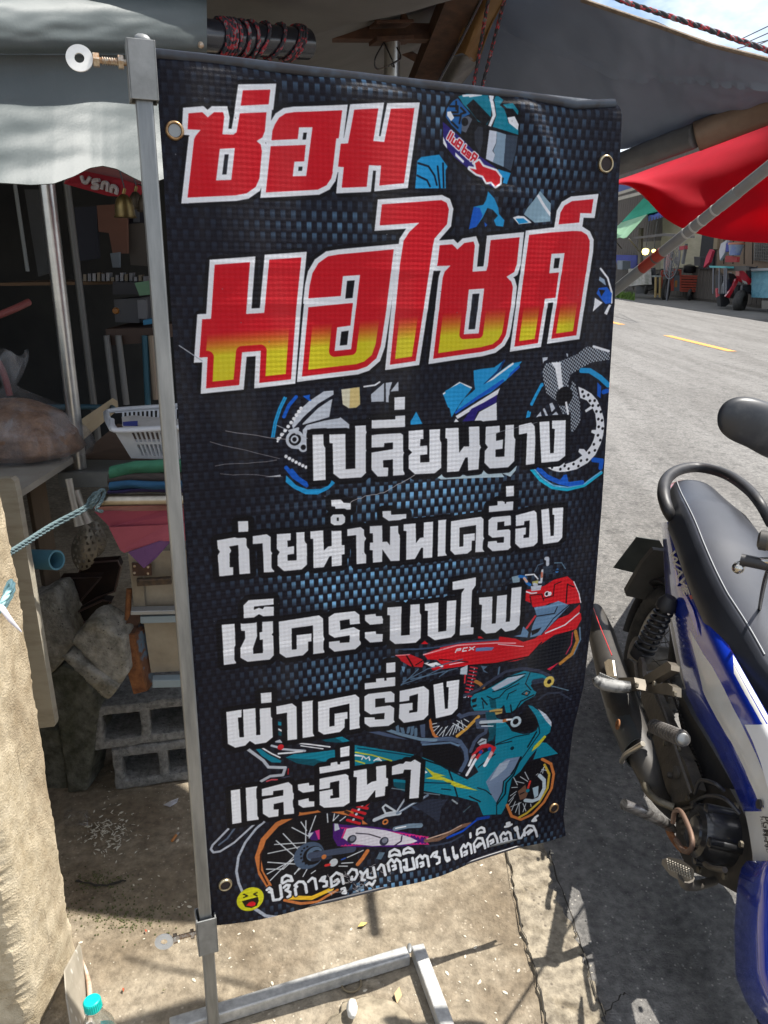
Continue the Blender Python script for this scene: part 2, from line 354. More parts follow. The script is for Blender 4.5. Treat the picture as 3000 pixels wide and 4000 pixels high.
F(zD, '750,1240 800,1230 880,1220 945,1173 922,1232 820,1332 760,1372 752,1300', CY); F(zD, '985,1195 1060,1180 990,1272 860,1382 640,1500 690,1422 800,1332', CY)
L(zD, '945,1176 900,1250 800,1350 730,1410', 5, (14, 60, 120)); L(zD, '1000,1195 900,1270 780,1370', 5, WHT); L(zD, '1040,1215 900,1340 700,1470', 6, BL)
F(zD, '553,1395 660,1316 737,1355 692,1400 652,1460 622,1500 585,1480', CY); L(zD, '556,1392 660,1320 735,1352', 4, WHT)
F(zE, '1230,130 1330,78 1400,118 1335,200 1272,300 1262,255', CY); F(zE, '1659,-8 1620,60 1420,180 1295,280 1320,225 1430,110', CY); L(zE, '1600,60 1440,170 1300,270', 6, BL)
F(zE, '1582,108 1566,152 1310,312 1298,292', WHT); F(zE, '1565,152 1557,205 1440,262 1415,327 1343,327 1400,245 1480,203', NV); F(zE, '1560,203 1562,322 1415,330 1450,265', WHT)
F(zE, '1285,335 1300,308 1320,330', WHT); F(zE, '995,330 1012,312 1040,262 1060,300 1084,348 1002,352', CY)
F(zF, '750,260 780,200 850,180 950,168 1120,98 1230,8 1468,60 1468,152 1280,182 1160,252 1060,312 1030,400 1050,500 1075,380 1110,420 1160,620 1162,830 1075,950 1058,900 1060,720 975,745 905,600 790,510 755,350', (190, 200, 208), dots=1)
F(zF, '845,185 950,180 962,330 982,502 935,512 890,250', WHT); Dd(zF, 990, 550, 24, BG); L(zF, '1010,620 1030,740', 6, WHT); L(zF, '1300,10 1460,60', 6, WHT)
F(zF, '748,130 810,125 800,155 765,170 755,200', GR); F(zF, '1010,85 1030,90 1030,125 1018,120', GR)
F(zF, '1140,445 1200,470 1280,520 1340,590 1375,670 1405,780 1412,870 1400,970 1375,1060 1320,1180 1240,1270 1120,1340 1000,1366 930,1368 860,1352 798,1318 860,1310 960,1288 985,1260 995,1285 1100,1250 1180,1190 1140,1150 1150,1118 1200,1120 1225,1150 1275,1080 1300,1020 1315,960 1275,940 1282,912 1325,910 1330,850 1318,740 1290,680 1220,725 1210,700 1275,650 1230,595 1160,568', WHT)
import itertools
for (x, y) in prs('1185,500 1245,535 1200,550 1262,598 1312,595 1292,650 1350,648 1330,712 1376,716 1350,795 1388,808 1354,878 1394,896 1346,970 1370,1022 1304,1068 1315,1133 1254,1160 1168,1246 1232,1235 1088,1283 1140,1305 1034,1333 992,1302 944,1338 853,1318'): Dd(zF, x, y, 3.6, BG)
L(zF, '625,1335 720,1450 850,1535 1020,1560 1200,1515 1382,1375', 8, (30, 190, 225)); L(zF, '655,1330 740,1430 860,1510 1020,1535 1200,1495 1380,1360', 4, (120, 190, 235))
L(zF, '700,1330 800,1420 940,1480 1040,1500 1180,1480', 12, BL); F(zF, '980,1400 1015,1395 1030,1470 930,1470', BL); L(zF, '1300,1235 1385,1245 1375,1320', 13, BL)
L(zF, '1175,270 1260,272 1370,345 1452,425', 13, CY); F(zF, '1340,395 1380,440 1372,570 1338,540', BL); L(zF, '1440,490 1405,500', 12, BL)
L(zF, '742,425 690,520 632,630', 10, CY); L(zF, '750,450 700,540 650,640', 3, BG); L(zF, '592,715 578,785', 6, CY); L(zF, '612,725 598,780', 5, CY)
F(zF, '826,630 858,618 890,680 850,722', GR); F(zF, '678,775 730,712 740,768', GR); F(zF, '855,752 900,714 928,755', GR); L(zF, '765,690 800,765', 6, GR)
F(zE, '1175,690 1210,648 1216,683 1465,668 1475,640 1500,662 1590,655 1612,687 1200,703', (196, 218, 226)); F(zF, '310,1382 400,1360 476,1272 455,1350 400,1418', (196, 218, 226))
# red scooter
F(zS, '1100,905 1085,850 1200,720 1300,660 1445,600 1500,560 1500,640 1440,760 1330,860 1180,920', (24, 26, 34))
L(zS, '1495,590 1500,680 1450,790 1350,860', 5, (110, 140, 165)); L(zS, '1462,620 1478,690 1435,790 1345,862', 11, (196, 134, 58)); L(zS, '1440,630 1430,720 1390,790', 4, (190, 40, 80)); F(zS, '1240,905 1340,850 1265,915', (224, 40, 70))
F(zS, '300,790 440,735 560,712 720,690 870,680 880,655 1000,670 1060,695 1150,668 1250,590 1330,520 1410,490 1495,412 1500,440 1490,480 1505,480 1508,530 1470,600 1420,615 1300,645 1230,690 1160,740 1100,812 1000,842 640,880 370,912 352,890 440,872 400,832 330,830', (222, 26, 38))
F(zS, '1072,300 1130,292 1220,268 1300,220 1400,198 1450,240 1490,330 1503,400 1400,412 1320,392 1260,402 1200,432 1132,430 1120,400 1072,380', (222, 26, 38))
F(zS, '1140,432 1250,415 1330,385 1418,420 1320,520 1200,642 1110,662 1130,570 1162,500', (112, 148, 182)); L(zS, '1162,500 1300,480 1320,430', 3, BG); L(zS, '1200,640 1290,520 1410,420', 3, (20, 22, 30)); F(zS, '1120,610 1200,585 1170,625 1125,645', BG)
for q, w, c in (('1085,590 1150,500', 7, (224, 60, 70)), ('1230,630 1380,570 1490,480', 4, WHT), ('1450,240 1490,330 1502,400', 3, WHT), ('1075,310 1120,325 1160,320', 4, WHT), ('300,792 560,725 850,705 1000,705', 4, (255, 170, 175)), ('870,715 1060,730', 2, WHT), ('1110,340 1200,330 1215,380', 3, (40, 10, 16)), ('1120,400 1110,350', 3, (40, 10, 16)), ('1210,365 1290,345 1300,260 1350,240', 3, (40, 10, 16)), ('1400,260 1390,400', 4, (40, 10, 16)), ('1400,260 1450,280', 3, (40, 10, 16)), ('640,880 850,862 1100,808 1200,700', 4, (30, 12, 18)), ('450,835 620,850 500,870', 3, (255, 200, 205)), ('420,830 640,852', 3, (40, 10, 16)), ('90,748 250,752 400,738 600,703 870,680', 5, (66, 84, 112)), ('110,770 300,760 420,745', 4, (20, 22, 30))): L(zS, q, w, c)
Dd(zS, 1240, 330, 8, WHT); Dd(zS, 1240, 330, 5, BG); Dd(zS, 1262, 330, 6, WHT); F(zS, '300,858 340,848 330,862 400,850 455,880 440,890 390,872 380,895', WHT)
for i, st in enumerate(([(0, 0), (.3, 1), (1, 1), (.9, .5), (.2, .5)], [(2.2, 1), (1.5, 1), (1.3, 0), (2, 0)], [(2.5, 0), (3.5, 1)], [(2.6, 1), (3.3, 0)])): line(zS([(545+42*a, 778-6*a-22*b) for a, b in st]), 3.6, (236, 232, 236))
F(zS, '700,745 780,738 840,738 820,762 700,772', (110, 140, 190)); F(zS, '268,712 302,680 338,712', (222, 26, 38)); F(zS, '718,655 770,660 765,672 718,672', (222, 26, 38)); F(zS, '985,652 1040,640 1058,575 1100,620 1090,662', (112, 148, 182))
F(zS, '92,800 200,790 290,828 302,850 290,888 200,882 130,842', (206, 32, 42)); L(zS, '170,800 200,850 220,885', 4, (40, 10, 16)); L(zS, '290,840 240,870', 3, (40, 10, 16)); L(zS, '90,800 190,792', 3, (255, 150, 155))
for q in ('130,1020 200,960 260,900', '130,1020 300,960 450,890', '140,1000 330,900 600,830', '200,980 420,930 560,900', '420,960 500,910'): L(zS, q, 3, (92, 118, 142))
F(zS, '132,880 160,885 150,930 135,910', (120, 160, 190)); L(zS, '880,890 870,950', 5, (92, 118, 142)); F(zS, '740,880 790,885 760,910 800,940 760,925', (92, 118, 142))
F(zS, '585,900 640,875 635,950 580,945', (200, 214, 224)); L(zS, '620,955 615,1010', 5, (214, 50, 60))
for i in range(9):
    a = i/8; L(zS, '%f,%f %f,%f' % (660-45*a, 890+215*a, 712-45*a, 900+215*a), 4.2, (206, 40, 56)); Dd(zS, 690-45*a, 905+215*a, 2, GR)
L(zS, '700,1000 730,1015 760,1045', 10, (178, 122, 60)); F(zS, '605,1100 640,1095 625,1125 605,1125', GR)
L(zS, '880,265 980,220', 6, (40, 44, 52)); F(zS, '970,200 1030,185 1030,240 980,245', (150, 176, 190)); L(zS, '1030,195 1070,200 1080,240 1110,260', 8, (40, 120, 200)); L(zS, '1065,210 1085,235', 7, (230, 190, 170)); L(zS, '1075,185 1140,180 1170,215', 4, WHT)
L(zS, '1205,150 1195,240 1180,240', 7, (220, 224, 230)); L(zS, '1200,170 1200,200', 6, (214, 120, 90)); F(zS, '1115,270 1200,262 1190,300 1120,308', GR); F(zS, '1125,235 1175,225 1165,262 1130,262', (200, 196, 120)); L(zS, '1140,255 1160,262', 8, GR)
F(zS, '1212,120 1280,110 1285,180 1212,175', (52, 62, 76)); L(zS, '1232,60 1245,60 1245,105', 10, GR); Dd(zS, 1320, 155, 6, (60, 130, 200)); L(zS, '1280,150 1420,158', 5, (36, 44, 58)); L(zS, '1300,95 1355,95 1385,140', 3, (100, 130, 150)); L(zS, '1145,160 1170,110 1210,95', 3, (90, 110, 130)); L(zS, '1340,160 1345,200 1230,235', 5, (24, 28, 36))
# second wheel between words
L(zT, '80,705 90,800 120,880 160,915', 8, OR); L(zT, '375,895 480,815 605,690', 10, (214, 160, 70))
for q in ('105,765 150,755', '110,800 180,785', '120,840 175,790', '150,880 210,800', '180,890 270,790', '215,900 250,800', '250,890 330,780', '290,890 345,770', '330,880 370,775', '360,860 400,740', '400,840 380,760', '440,810 420,730', '330,760 450,830', '370,730 480,800', '450,715 500,745'): L(zT, q, 2.6, (222, 230, 234))
# teal underbone motorcycle
fill(zT(prs('1120,1180 1280,1120 1420,1210 1430,1350 1390,1500 1290,1680 1150,1790 1000,1810 890,1720 900,1540 960,1350')), BG)
L(zT, '435,470 520,440 620,390 700,330 900,200 1080,165 1250,190 1400,260 1420,300', 9, (58, 64, 84)); L(zT, '1250,500 1350,430 1480,430 1600,500', 6, (52, 58, 74))
L(zT, '380,660 420,690 500,660 700,640 700,720 590,730 600,800 690,800 680,860 610,900 560,960 520,1060', 11, (74, 86, 110))
L(zT, '0,955 150,930 300,925 400,955 465,1050 475,1150 440,1220 400,1285', 13, (84, 102, 130)); L(zT, '0,985 300,965 390,1000', 6, (110, 138, 168)); fill(zT(prs('0,1000 280,985 380,1020 430,1080 440,1160 420,1220 330,1270 100,1160 0,1130')), BG)
F(zT, '525,490 560,450 690,400 730,375 900,262 1100,190 1160,205 1290,228 1365,272 1320,292 1215,285 1165,350 1200,405 1230,420 1210,460 1100,520 1040,580 950,642 900,645 880,560 800,640 720,622 560,628 522,560', TL)
F(zT, '720,500 790,500 800,600 740,600', TD); F(zT, '530,510 590,485 580,530 540,540', BG); F(zT, '540,570 590,555 585,580 545,595', BG)
F(zT, '745,380 920,268 1112,228 1000,300 780,412', (190, 202, 216))
for q, w in (('730,370 920,258 1110,222', 3), ('760,420 900,380 1100,250', 3), ('700,470 760,500 830,480 900,400 1040,330', 3), ('910,500 930,440 1010,400', 3), ('1070,440 1120,405 1160,420 1130,460 1070,440', 3), ('1000,620 1060,520 1200,450', 4), ('640,490 700,560', 4), ('650,530 660,600', 3), ('1160,210 1110,330 1170,400', 3), ('950,560 960,640', 4)): L(zT, q, w, (8, 20, 26))
Dd(zT, 1120, 435, 4, (190, 120, 90)); L(zT, '1200,310 1290,295 1340,315', 15, (46, 56, 74)); Dd(zT, 1365, 310, 17, (228, 200, 100)); Dd(zT, 1368, 310, 7, BG); L(zT, '1390,355 1575,405', 3, (104, 132, 148))
F(zT, '722,622 790,605 862,600 860,650 730,685', (196, 164, 96)); L(zT, '740,640 850,630', 3, (90, 66, 30))
F(zT, '790,700 880,730 930,790 960,842 1080,872 1170,860 1225,830 1252,770 1220,680 1135,560 1180,568 1290,650 1385,780 1372,850 1305,905 1250,1005 1150,1125 1050,1275 960,1352 930,1505 905,1640 850,1742 650,1748 590,1605 380,1545 -10,1480 -10,1120 110,1165 250,1250 480,1362 600,1282 555,1200 600,1120 780,1012 790,850', TL)
F(zT, '680,640 780,640 800,700 790,860 760,940 700,960 720,880', TD); F(zT, '880,720 1000,700 1140,600 1225,700 1245,760 1215,820 1100,850 980,840 930,780', BG)
F(zT, '1240,598 1330,658 1388,738 1388,792 1330,732', (206, 216, 228)); F(zT, '1255,960 1330,962 1458,1082 1280,1122 1190,1145', TL)
F(zT, '1315,882 1330,900 1250,1000 1170,1062 1200,1000', YL); F(zT, '680,1388 800,1228 900,1140 1052,1112 965,1300 872,1382 862,1500 800,1622 740,1530', (122, 142, 170)); F(zT, '830,1190 940,1150 900,1240 800,1330 720,1380', (170, 184, 202))
for q, w in (('800,1620 860,1500 872,1382 965,1300 1052,1120', 4), ('1060,1120 980,1310 900,1400 890,1520 800,1640', 5), ('1225,850 1130,1010', 5), ('1250,780 1260,860 1100,1090 950,1300', 3), ('800,980 1000,900 1150,870', 3), ('780,1090 600,1230', 4), ('790,990 960,950', 3), ('280,1260 330,1400 370,1540', 4), ('800,1640 800,1745', 3), ('590,1450 680,1480 740,1530', 3), ('200,1460 300,1470', 3), ('500,1540 620,1600', 4), ('20,1150 260,1230 500,1330', 4)): L(zT, q, w, (8, 22, 30))
F(zT, '20,1225 120,1285 260,1325 180,1320 600,1482 350,1440 220,1370 20,1350 110,1330', YL); F(zT, '25,1265 55,1285 25,1300', WHT); L(zT, '10,1395 300,1400', 4, (8, 60, 80))
Dd(zT, 965, 1025, 6, (8, 40, 52))
L(zT, '1285,1140 1380,1190 1410,1300 1385,1450 1300,1600 1180,1730 1060,1792 960,1760 912,1640', 9, OR); L(zT, '1310,1200 1362,1300 1340,1450 1250,1600 1120,1720 1040,1770', 8, (206, 176, 62))
for q in ('1000,1380 1090,1400', '1050,1330 1130,1380', '1100,1280 1140,1360', '960,1450 1020,1445', '945,1540 1010,1490', '930,1600 1000,1520', '930,1640 980,1560', '960,1700 1000,1600', '1000,1720 1040,1610', '950,1660 1060,1610', '1040,1740 1040,1620', '1080,1620 1110,1700', '1110,1620 1080,1710', '1160,1620 1165,1650', '1270,1280 1310,1220', '1290,1290 1300,1230', '1220,1310 1240,1295', '980,1340 1020,1420', '1280,1250 1330,1260'): L(zT, q, 2.6, (206, 214, 218))
L(zT, '1255,1315 1305,1365 1305,1450 1250,1560 1180,1590 1105,1585', 12, (196, 212, 220)); F(zT, '1025,1490 1105,1415 1130,1510 1110,1560 1050,1585', (122, 88, 70)); F(zT, '1180,1450 1245,1425 1240,1530 1200,1560', (176, 200, 212)); L(zT, '1155,1380 1135,1450', 7, (220, 60, 50)); Dd(zT, 1130, 1480, 6, TL); L(zT, '1050,1520 1090,1500', 4, BG)
F(zT, '590,970 640,920 690,930 690,980 630,1010', (186, 196, 204)); L(zT, '610,975 670,945', 4, (60, 66, 76))
for q, w, c in (('600,1040 640,1010 700,1000 770,1030', 13, (206, 40, 52)), ('600,1045 545,1100', 9, (206, 40, 52)), ('640,1060 580,1140', 10, (206, 40, 52)), ('770,1030 735,1105', 11, (206, 40, 52)), ('540,1120 500,1210', 8, WHT), ('570,1150 475,1312', 9, WHT), ('715,1130 670,1210', 11, WHT), ('560,1105 535,1130', 9, (230, 180, 180)), ('740,1080 725,1120', 11, (230, 180, 180)), ('630,750 760,740 870,735', 10, (196, 206, 214)), ('640,790 760,790', 4, (196, 206, 214)), ('880,730 905,725', 10, (196, 116, 66)), ('910,720 965,715', 6, WHT)): L(zT, q, w, c)
Dd(zT, 722, 1035, 6, (30, 70, 160)); Dd(zT, 628, 1070, 6, (30, 70, 160)); Dd(zT, 1005, 740, 17, (196, 214, 222)); Dd(zT, 1003, 738, 9, BG)
# tail of the teal machine, wheel, muffler
F(zQ, '580,290 640,265 760,255 940,236 938,322 860,320 780,348 660,330', TL); F(zQ, '580,290 700,300 790,300 860,322 780,348 660,330', TD)
F(zQ, '1078,203 1200,222 1500,268 1525,290 1480,302 1400,312 1078,352', TL); L(zQ, '1100,225 1500,280', 3, (6, 60, 80)); L(zQ, '1085,255 1200,275 1345,316', 4, YL); L(zQ, '1085,315 1150,335', 4, YL)
for st in ([(0, 0), (.2, 1), (.6, .3), (1, 1), (1.1, 0)], [(1.7, 0), (2.3, 1), (2.8, 0)], [(1.9, .4), (2.6, .4)]): line(zQ([(1130+52*a, 306+6*a-24*b) for a, b in st]), 4, WHT)
L(zQ, '1080,275 1130,282', 5, WHT)
F(zQ, '825,155 940,140 990,145 1056,180 1000,188 870,178', TD); F(zQ, '930,145 990,143 1056,180 1000,186', TL)
F(zQ, '365,230 400,228 460,270 550,312 545,328 480,325 410,280', TL); L(zQ, '310,232 420,312 458,360 578,362 562,415 470,425 405,462', 8, (196, 202, 210)); L(zQ, '412,222 480,262 540,290', 4, WHT)
L(zQ, '660,186 760,196 900,215', 4, WHT); L(zQ, '690,205 850,228', 3, WHT); L(zQ, '480,205 520,215 560,230 720,242', 6, GR); L(zQ, '530,262 620,255 700,245', 5, WHT); Dd(zQ, 545, 215, 8, (220, 40, 50)); L(zQ, '600,370 598,410', 3, (190, 30, 40)); L(zQ, '445,462 480,450 520,450', 4, (230, 90, 100)); F(zQ, '545,435 600,420 620,430 580,440', (70, 72, 90))
F(zQ, '500,175 540,160 560,185 510,182', GR); F(zQ, '522,30 550,35 550,62 522,58', TL); F(zQ, '525,78 552,90 552,105 525,92', WHT); F(zQ, '525,100 552,110 550,135 528,130', TD)
F(zQ, '1355,445 1470,470 1470,500 1480,560 1360,500', TD); F(zQ, '1355,445 1440,455 1470,475 1360,470', TL)
F(zL, '0,1190 160,1180 300,1215 550,1290 300,1260', (76, 92, 122)); L(zL, '280,1165 450,1220 700,1280 900,1290', 9, (120, 148, 170)); F(zL, '690,1085 760,1080 760,1260 710,1250', (82, 96, 122))
for q in ('400,1100 410,1180', '460,1130 480,1200', '540,1190 560,1100', '600,1110 590,1210', '640,1150 640,1230'): L(zL, q, 9, (100, 128, 152))
fill([tex(800+.5425*(740+355*math.cos(a*.2)), 2800+.5425*(1010+345*math.sin(a*.2))) for a in range(32)], BG)
L(zQ, '440,742 370,800 290,900 240,1000 225,1100 240,1180 268,1245', 7, (184, 192, 204)); L(zQ, '340,1345 430,1398 530,1405', 9, (184, 192, 204)); L(zQ, '960,1300 1060,1240 1150,1175', 7, (120, 140, 156))
L(zQ, '170,800 55,915 42,945 60,968 110,960 210,900 362,765', 6, (190, 196, 206)); L(zQ, '220,790 160,870 100,915', 5, (96, 110, 130))
L(zQ, '455,1195 400,1110 378,1000 420,880 520,770 660,692 820,663 900,658 1050,690', 15, OR); L(zQ, '445,1185 395,1090 400,980 430,930', 4, (60, 30, 20)); L(zQ, '1165,955 1130,1005 1095,1045', 12, OR); L(zQ, '1010,676 1040,690', 8, (60, 40, 30))
L(zQ, '565,1290 680,1312 800,1300 945,1222', 8, OR); L(zQ, '600,1272 760,1275 905,1215', 12, (246, 196, 50))
for q in ('465,1160 640,990', '445,1115 640,1010', '440,1083 560,1080', '450,1035 650,1045', '452,975 700,920', '500,912 720,895', '512,885 640,990', '562,835 670,945', '625,790 735,845', '690,750 730,810', '725,740 722,900', '795,705 740,850', '878,690 882,750', '930,690 920,740', '960,700 920,740', '1010,710 970,740', '1135,950 1020,1000', '640,1110 700,1060', '640,1115 690,1050', '700,1130 730,1080', '760,1110 790,1090', '560,1080 660,990', '960,1060 1020,1060', '980,1040 1060,1035'): L(zQ, q, 3.2, (214, 220, 224))
Dd(zQ, 745, 985, 41, (76, 94, 118)); Dd(zQ, 775, 985, 28, BG); Dd(zQ, 785, 975, 22, (96, 118, 142)); Dd(zQ, 795, 985, 16, BG)
for i in range(8): Dd(zQ, 745-58*math.sin(i*.42+.2), 985-62*math.cos(i*.42+.2), 3, BG)
L(zQ, '760,985 900,965 1060,942', 20, (70, 80, 102)); L(zQ, '770,1015 900,1000', 10, (48, 54, 70)); Dd(zQ, 853, 995, 7, OR); Dd(zQ, 922, 1035, 12, (206, 212, 216)); L(zQ, '865,1055 890,1050', 8, (214, 50, 50)); L(zQ, '980,1015 1005,1005', 5, (50, 90, 180))
F(zQ, '735,830 822,802 824,872 800,880 760,878', (70, 30, 110)); F(zQ, '790,812 822,802 824,872 812,872', (226, 60, 140)); F(zQ, '740,828 780,822 745,870', GR)
for (a, b, c_, d_) in ((1095, 638, 1168, 656), (1060, 664, 1152, 692), (1045, 696, 1132, 726), (1022, 735, 1112, 762)): L(zQ, '%d,%d %d,%d' % (a, b, c_, d_), 8, (206, 34, 44)); Dd(zQ, (a+c_)/2, (b+d_)/2-16, 4, GR)
L(zQ, '1180,620 1150,650', 5, (206, 34, 44)); F(zQ, '1130,735 1172,768 1130,768', OR)
F(zQ, '920,758 1000,768 1250,790 1500,828 1605,858 1562,892 1350,922 1100,928 950,920 918,860', (78, 26, 118))
for j in range(26):
    a = j/25; x = 985+600*a; yt = 785+52*a; yb = 922-30*a
    F(zQ, '%f,%f %f,%f %f,%f' % (x-16, yt+2, x, yt+14+7*(j % 3), x+16, yt+2), (224, 44, 130)); F(zQ, '%f,%f %f,%f %f,%f' % (x-16, yb, x, yb-10-6*(j % 2), x+16, yb), (224, 44, 130))
F(zQ, '1000,800 1100,785 1300,810 1470,850 1520,872 1480,890 1400,905 1200,920 1050,905 985,860', (224, 220, 228)); L(zQ, '985,860 1010,800', 5, (224, 44, 130)); F(zQ, '928,758 955,760 968,800 930,815', GR)
Dd(zQ, 1055, 872, 13, (50, 52, 66)); Dd(zQ, 1060, 868, 8, (128, 132, 146)); Dd(zQ, 1285, 885, 13, (50, 52, 66)); Dd(zQ, 1290, 880, 8, (128, 132, 146)); L(zQ, '1085,830 1180,838 1260,862', 3, (40, 34, 50)); L(zQ, '1412,845 1405,880 1360,910', 4, (50, 30, 60))
L(zO, '470,682 560,672 640,632 740,586 795,578', 12, (122, 92, 76)); L(zO, '480,672 640,622 730,582', 4, (190, 160, 140)); L(zO, '625,662 740,622 860,542 935,530', 7, (20, 74, 188)); L(zO, '850,545 935,535', 10, (20, 60, 150)); L(zO, '470,720 650,690 740,650', 6, (54, 62, 80))
L(zQ, '1280,650 1300,632 1375,680 1300,692 1280,650', 6, (206, 214, 220)); L(zQ, '1220,738 1300,705 1400,690', 12, (196, 204, 212)); L(zQ, '1380,680 1440,590', 6, (180, 190, 200)); L(zQ, '1385,690 1500,620 1600,560', 8, (120, 140, 160)); L(zQ, '1400,680 1580,570', 2, WHT); L(zQ, '1365,798 1460,775 1545,768', 14, (120, 142, 160)); L(zQ, '1370,795 1440,780', 4, WHT); Dd(zQ, 1297, 752, 9, OR); Dd(zQ, 1297, 752, 4, BG)
F(zQ, '1480,640 1659,600 1659,640 1520,665', (58, 70, 92)); F(zO, '400,450 500,400 640,400 590,460 570,560', (44, 50, 66)); L(zO, '240,330 480,360 580,370', 3, (120, 140, 150)); L(zO, '750,490 800,450', 4, (70, 90, 100)); L(zO, '670,405 705,430', 5, (150, 160, 166))
F(zQ, '1225,1005 1250,960 1290,960 1260,1010', (96, 118, 136))
# --- big red words
big(zA(prs('525,232 688,226 678,312 512,322')))
big(zA(prs('205,368 285,362 318,392 355,362 408,362 414,390 403,492 468,494 487,480 507,368 665,360 655,470 640,508 605,530 630,550 637,590 622,750 600,800 545,838 480,850 200,862 238,520 247,500 277,465 200,460')), [zA(prs('388,577 477,572 456,760 366,763'))])
big(zA(prs('695,524 700,470 716,430 740,392 778,366 830,358 1108,350 1090,500 1065,670 1045,750 1018,790 968,815 660,832 690,560 897,552 888,648 830,650 820,737 900,735 937,447 858,447 850,516')), wb=10)
big(zA(prs('1178,348 1318,341 1288,532 1353,538 1393,342 1535,336 1505,545 1472,778 1325,793 1335,676 1263,673 1250,800 1106,805 1118,684 1085,681 1100,547 1142,545')))
big(zC(prs('395,555 622,538 597,873 715,866 748,522 958,507 925,820 888,1295 682,1318 692,1110 571,1120 552,1332 340,1355 350,1152 297,1155 315,908 372,905')), wr=12.5)
big(zC(prs('1003,772 1012,690 1030,610 1068,545 1130,500 1200,488 1552,455 1500,880 1470,1080 1442,1160 1382,1213 1320,1235 960,1278 1003,830 1290,802 1275,948 1190,960 1173,1114 1280,1102 1336,620 1226,628 1213,757')), wr=12.5)
big(zD(prs('147,165 540,135 575,152 590,195 578,290 495,385 485,430 372,1178 203,1202 265,560 290,400 330,340 395,282 133,300')), wr=11)
big(zD(prs('530,428 612,422 646,455 690,414 748,404 757,430 742,600 830,594 840,560 857,395 1042,377 1025,550 1008,600 958,632 990,665 1000,700 990,800 965,960 955,1010 928,1060 880,1098 800,1120 488,1165 550,640 562,600 602,560 512,562 517,540')), [zD(prs('720,715 818,708 783,1000 688,1006'))], wr=11)
big(zD(prs('1105,362 1250,345 1400,335 1450,338 1485,360 1503,400 1500,470 1418,1012 1255,1035 1343,478 1256,483 1240,610 1305,605 1283,768 1212,775 1165,1062 1010,1085')), wr=11)
big(zD(prs('1303,292 1318,215 1345,170 1400,140 1530,128 1515,220 1445,218 1435,280')))
for b in BIGS:
    bx = _box(b[0], 26); _mix(bx, np.clip(b[2]+8.5-_dist([b[0]], bx, True), 0, 1), BLACK)
for b in BIGS: big_draw(*b)
# --- grey words
def G(z, st, *h): glyph(z(prs(st)), holes=[z(prs(q)) for q in h])
for st in ('365,412 447,408 452,705 371,711', '475,410 580,407 583,636 645,632 643,355 720,350 720,655 685,690 545,698 502,665 497,468 477,467',
 '750,415 925,393 965,420 962,672 888,678 888,572 824,578 826,624 858,625 855,682 790,684 750,640 750,528 888,505 888,462 832,467 830,492 750,495', '750,318 903,312 903,282 967,278 967,362 750,372', '897,170 967,166 965,248 897,252',
 '990,388 1087,380 1087,440 1067,442 1065,487 1112,482 1112,540 1065,545 1065,592 1125,590 1127,380 1205,376 1202,628 1160,662 1030,668 990,632 990,548 1012,527 990,505',
 '1232,372 1317,368 1320,530 1350,490 1385,488 1383,362 1450,358 1452,478 1468,480 1468,553 1450,558 1445,638 1378,645 1376,560 1360,562 1318,650 1240,655 1243,440 1230,435'): G(zE, st)
for st in ('135,878 283,865 285,935 245,950 245,1030 320,1015 315,1115 240,1125 240,1205 335,1198 345,860 460,852 440,1250 375,1315 180,1330 122,1270 125,1140 158,1100 130,1058', '490,862 625,830 675,885 660,1278 565,1290 580,945 490,962',
 '715,825 825,818 832,1165 872,1162 885,905 855,898 855,812 1005,808 998,1195 925,1250 735,1268'): G(zF, st)
for st in ('100,438 310,400 355,440 368,705 280,712 270,475 198,488 212,515 212,530 202,545 202,655 230,655 230,718 118,730 105,560 122,530 105,505', '268,282 350,278 352,365 272,370', '388,402 500,385 550,420 562,692 478,697 467,460 388,467',
 '582,385 695,378 695,435 668,438 670,490 722,482 722,545 670,552 670,600 743,597 740,372 825,368 828,632 785,672 640,685 588,640 588,560 605,530 582,505', '855,365 960,357 965,520 1000,488 1030,485 1027,347 1110,345 1112,478 1135,478 1135,552 1112,555 1112,642 1030,650 1028,565 1010,570 965,655 880,662 878,425 855,425',
 '1025,112 1105,108 1128,135 1185,138 1185,190 1060,195 1057,165 1027,162', '1157,350 1265,332 1308,365 1310,625 1232,632 1228,398 1157,405', '1338,325 1438,318 1440,450 1478,448 1500,478 1502,312 1580,308 1578,602 1505,605 1440,512 1437,612 1363,620 1362,520 1338,518 1340,458 1365,455 1363,382 1338,382', '1440,202 1508,198 1510,230 1632,222 1630,268 1490,280 1442,248'): G(zG, st)
G(zG, '1040,230 1120,228 1140,250 1138,295 1110,315 1050,317 1022,300 1022,250', '1072,255 1088,255 1088,282 1072,282')
for st in ('158,410 255,402 258,560 290,520 320,515 322,395 400,388 400,515 410,515 410,592 392,595 390,680 315,685 315,600 300,600 250,690 178,698 180,465 158,462', '440,378 518,372 510,665 435,672', '545,388 790,352 825,385 815,635 743,640 750,420 615,440 613,595 645,592 648,495 740,485 738,545 715,548 712,622 680,650 575,660 540,625',
 '850,378 890,345 1010,328 1042,362 1042,415 975,425 975,388 922,395 918,460 1010,450 1040,475 1038,588 1003,617 880,630 842,595 845,552 915,545 918,562 970,558 972,512 880,522 848,497', '853,265 922,258 922,225 978,222 980,245 990,245 992,220 1048,215 1045,295 853,315', '990,103 1053,98 1052,182 990,187',
 '1067,338 1215,297 1248,330 1240,555 1208,585 1098,602 1060,565 1063,445 1148,435 1145,492 1127,495 1127,520 1172,515 1178,378 1135,385 1132,415 1067,425', '1272,292 1335,282 1348,505 1375,502 1380,335 1365,332 1365,280 1455,275 1445,520 1410,555 1285,570'): G(zP, st)
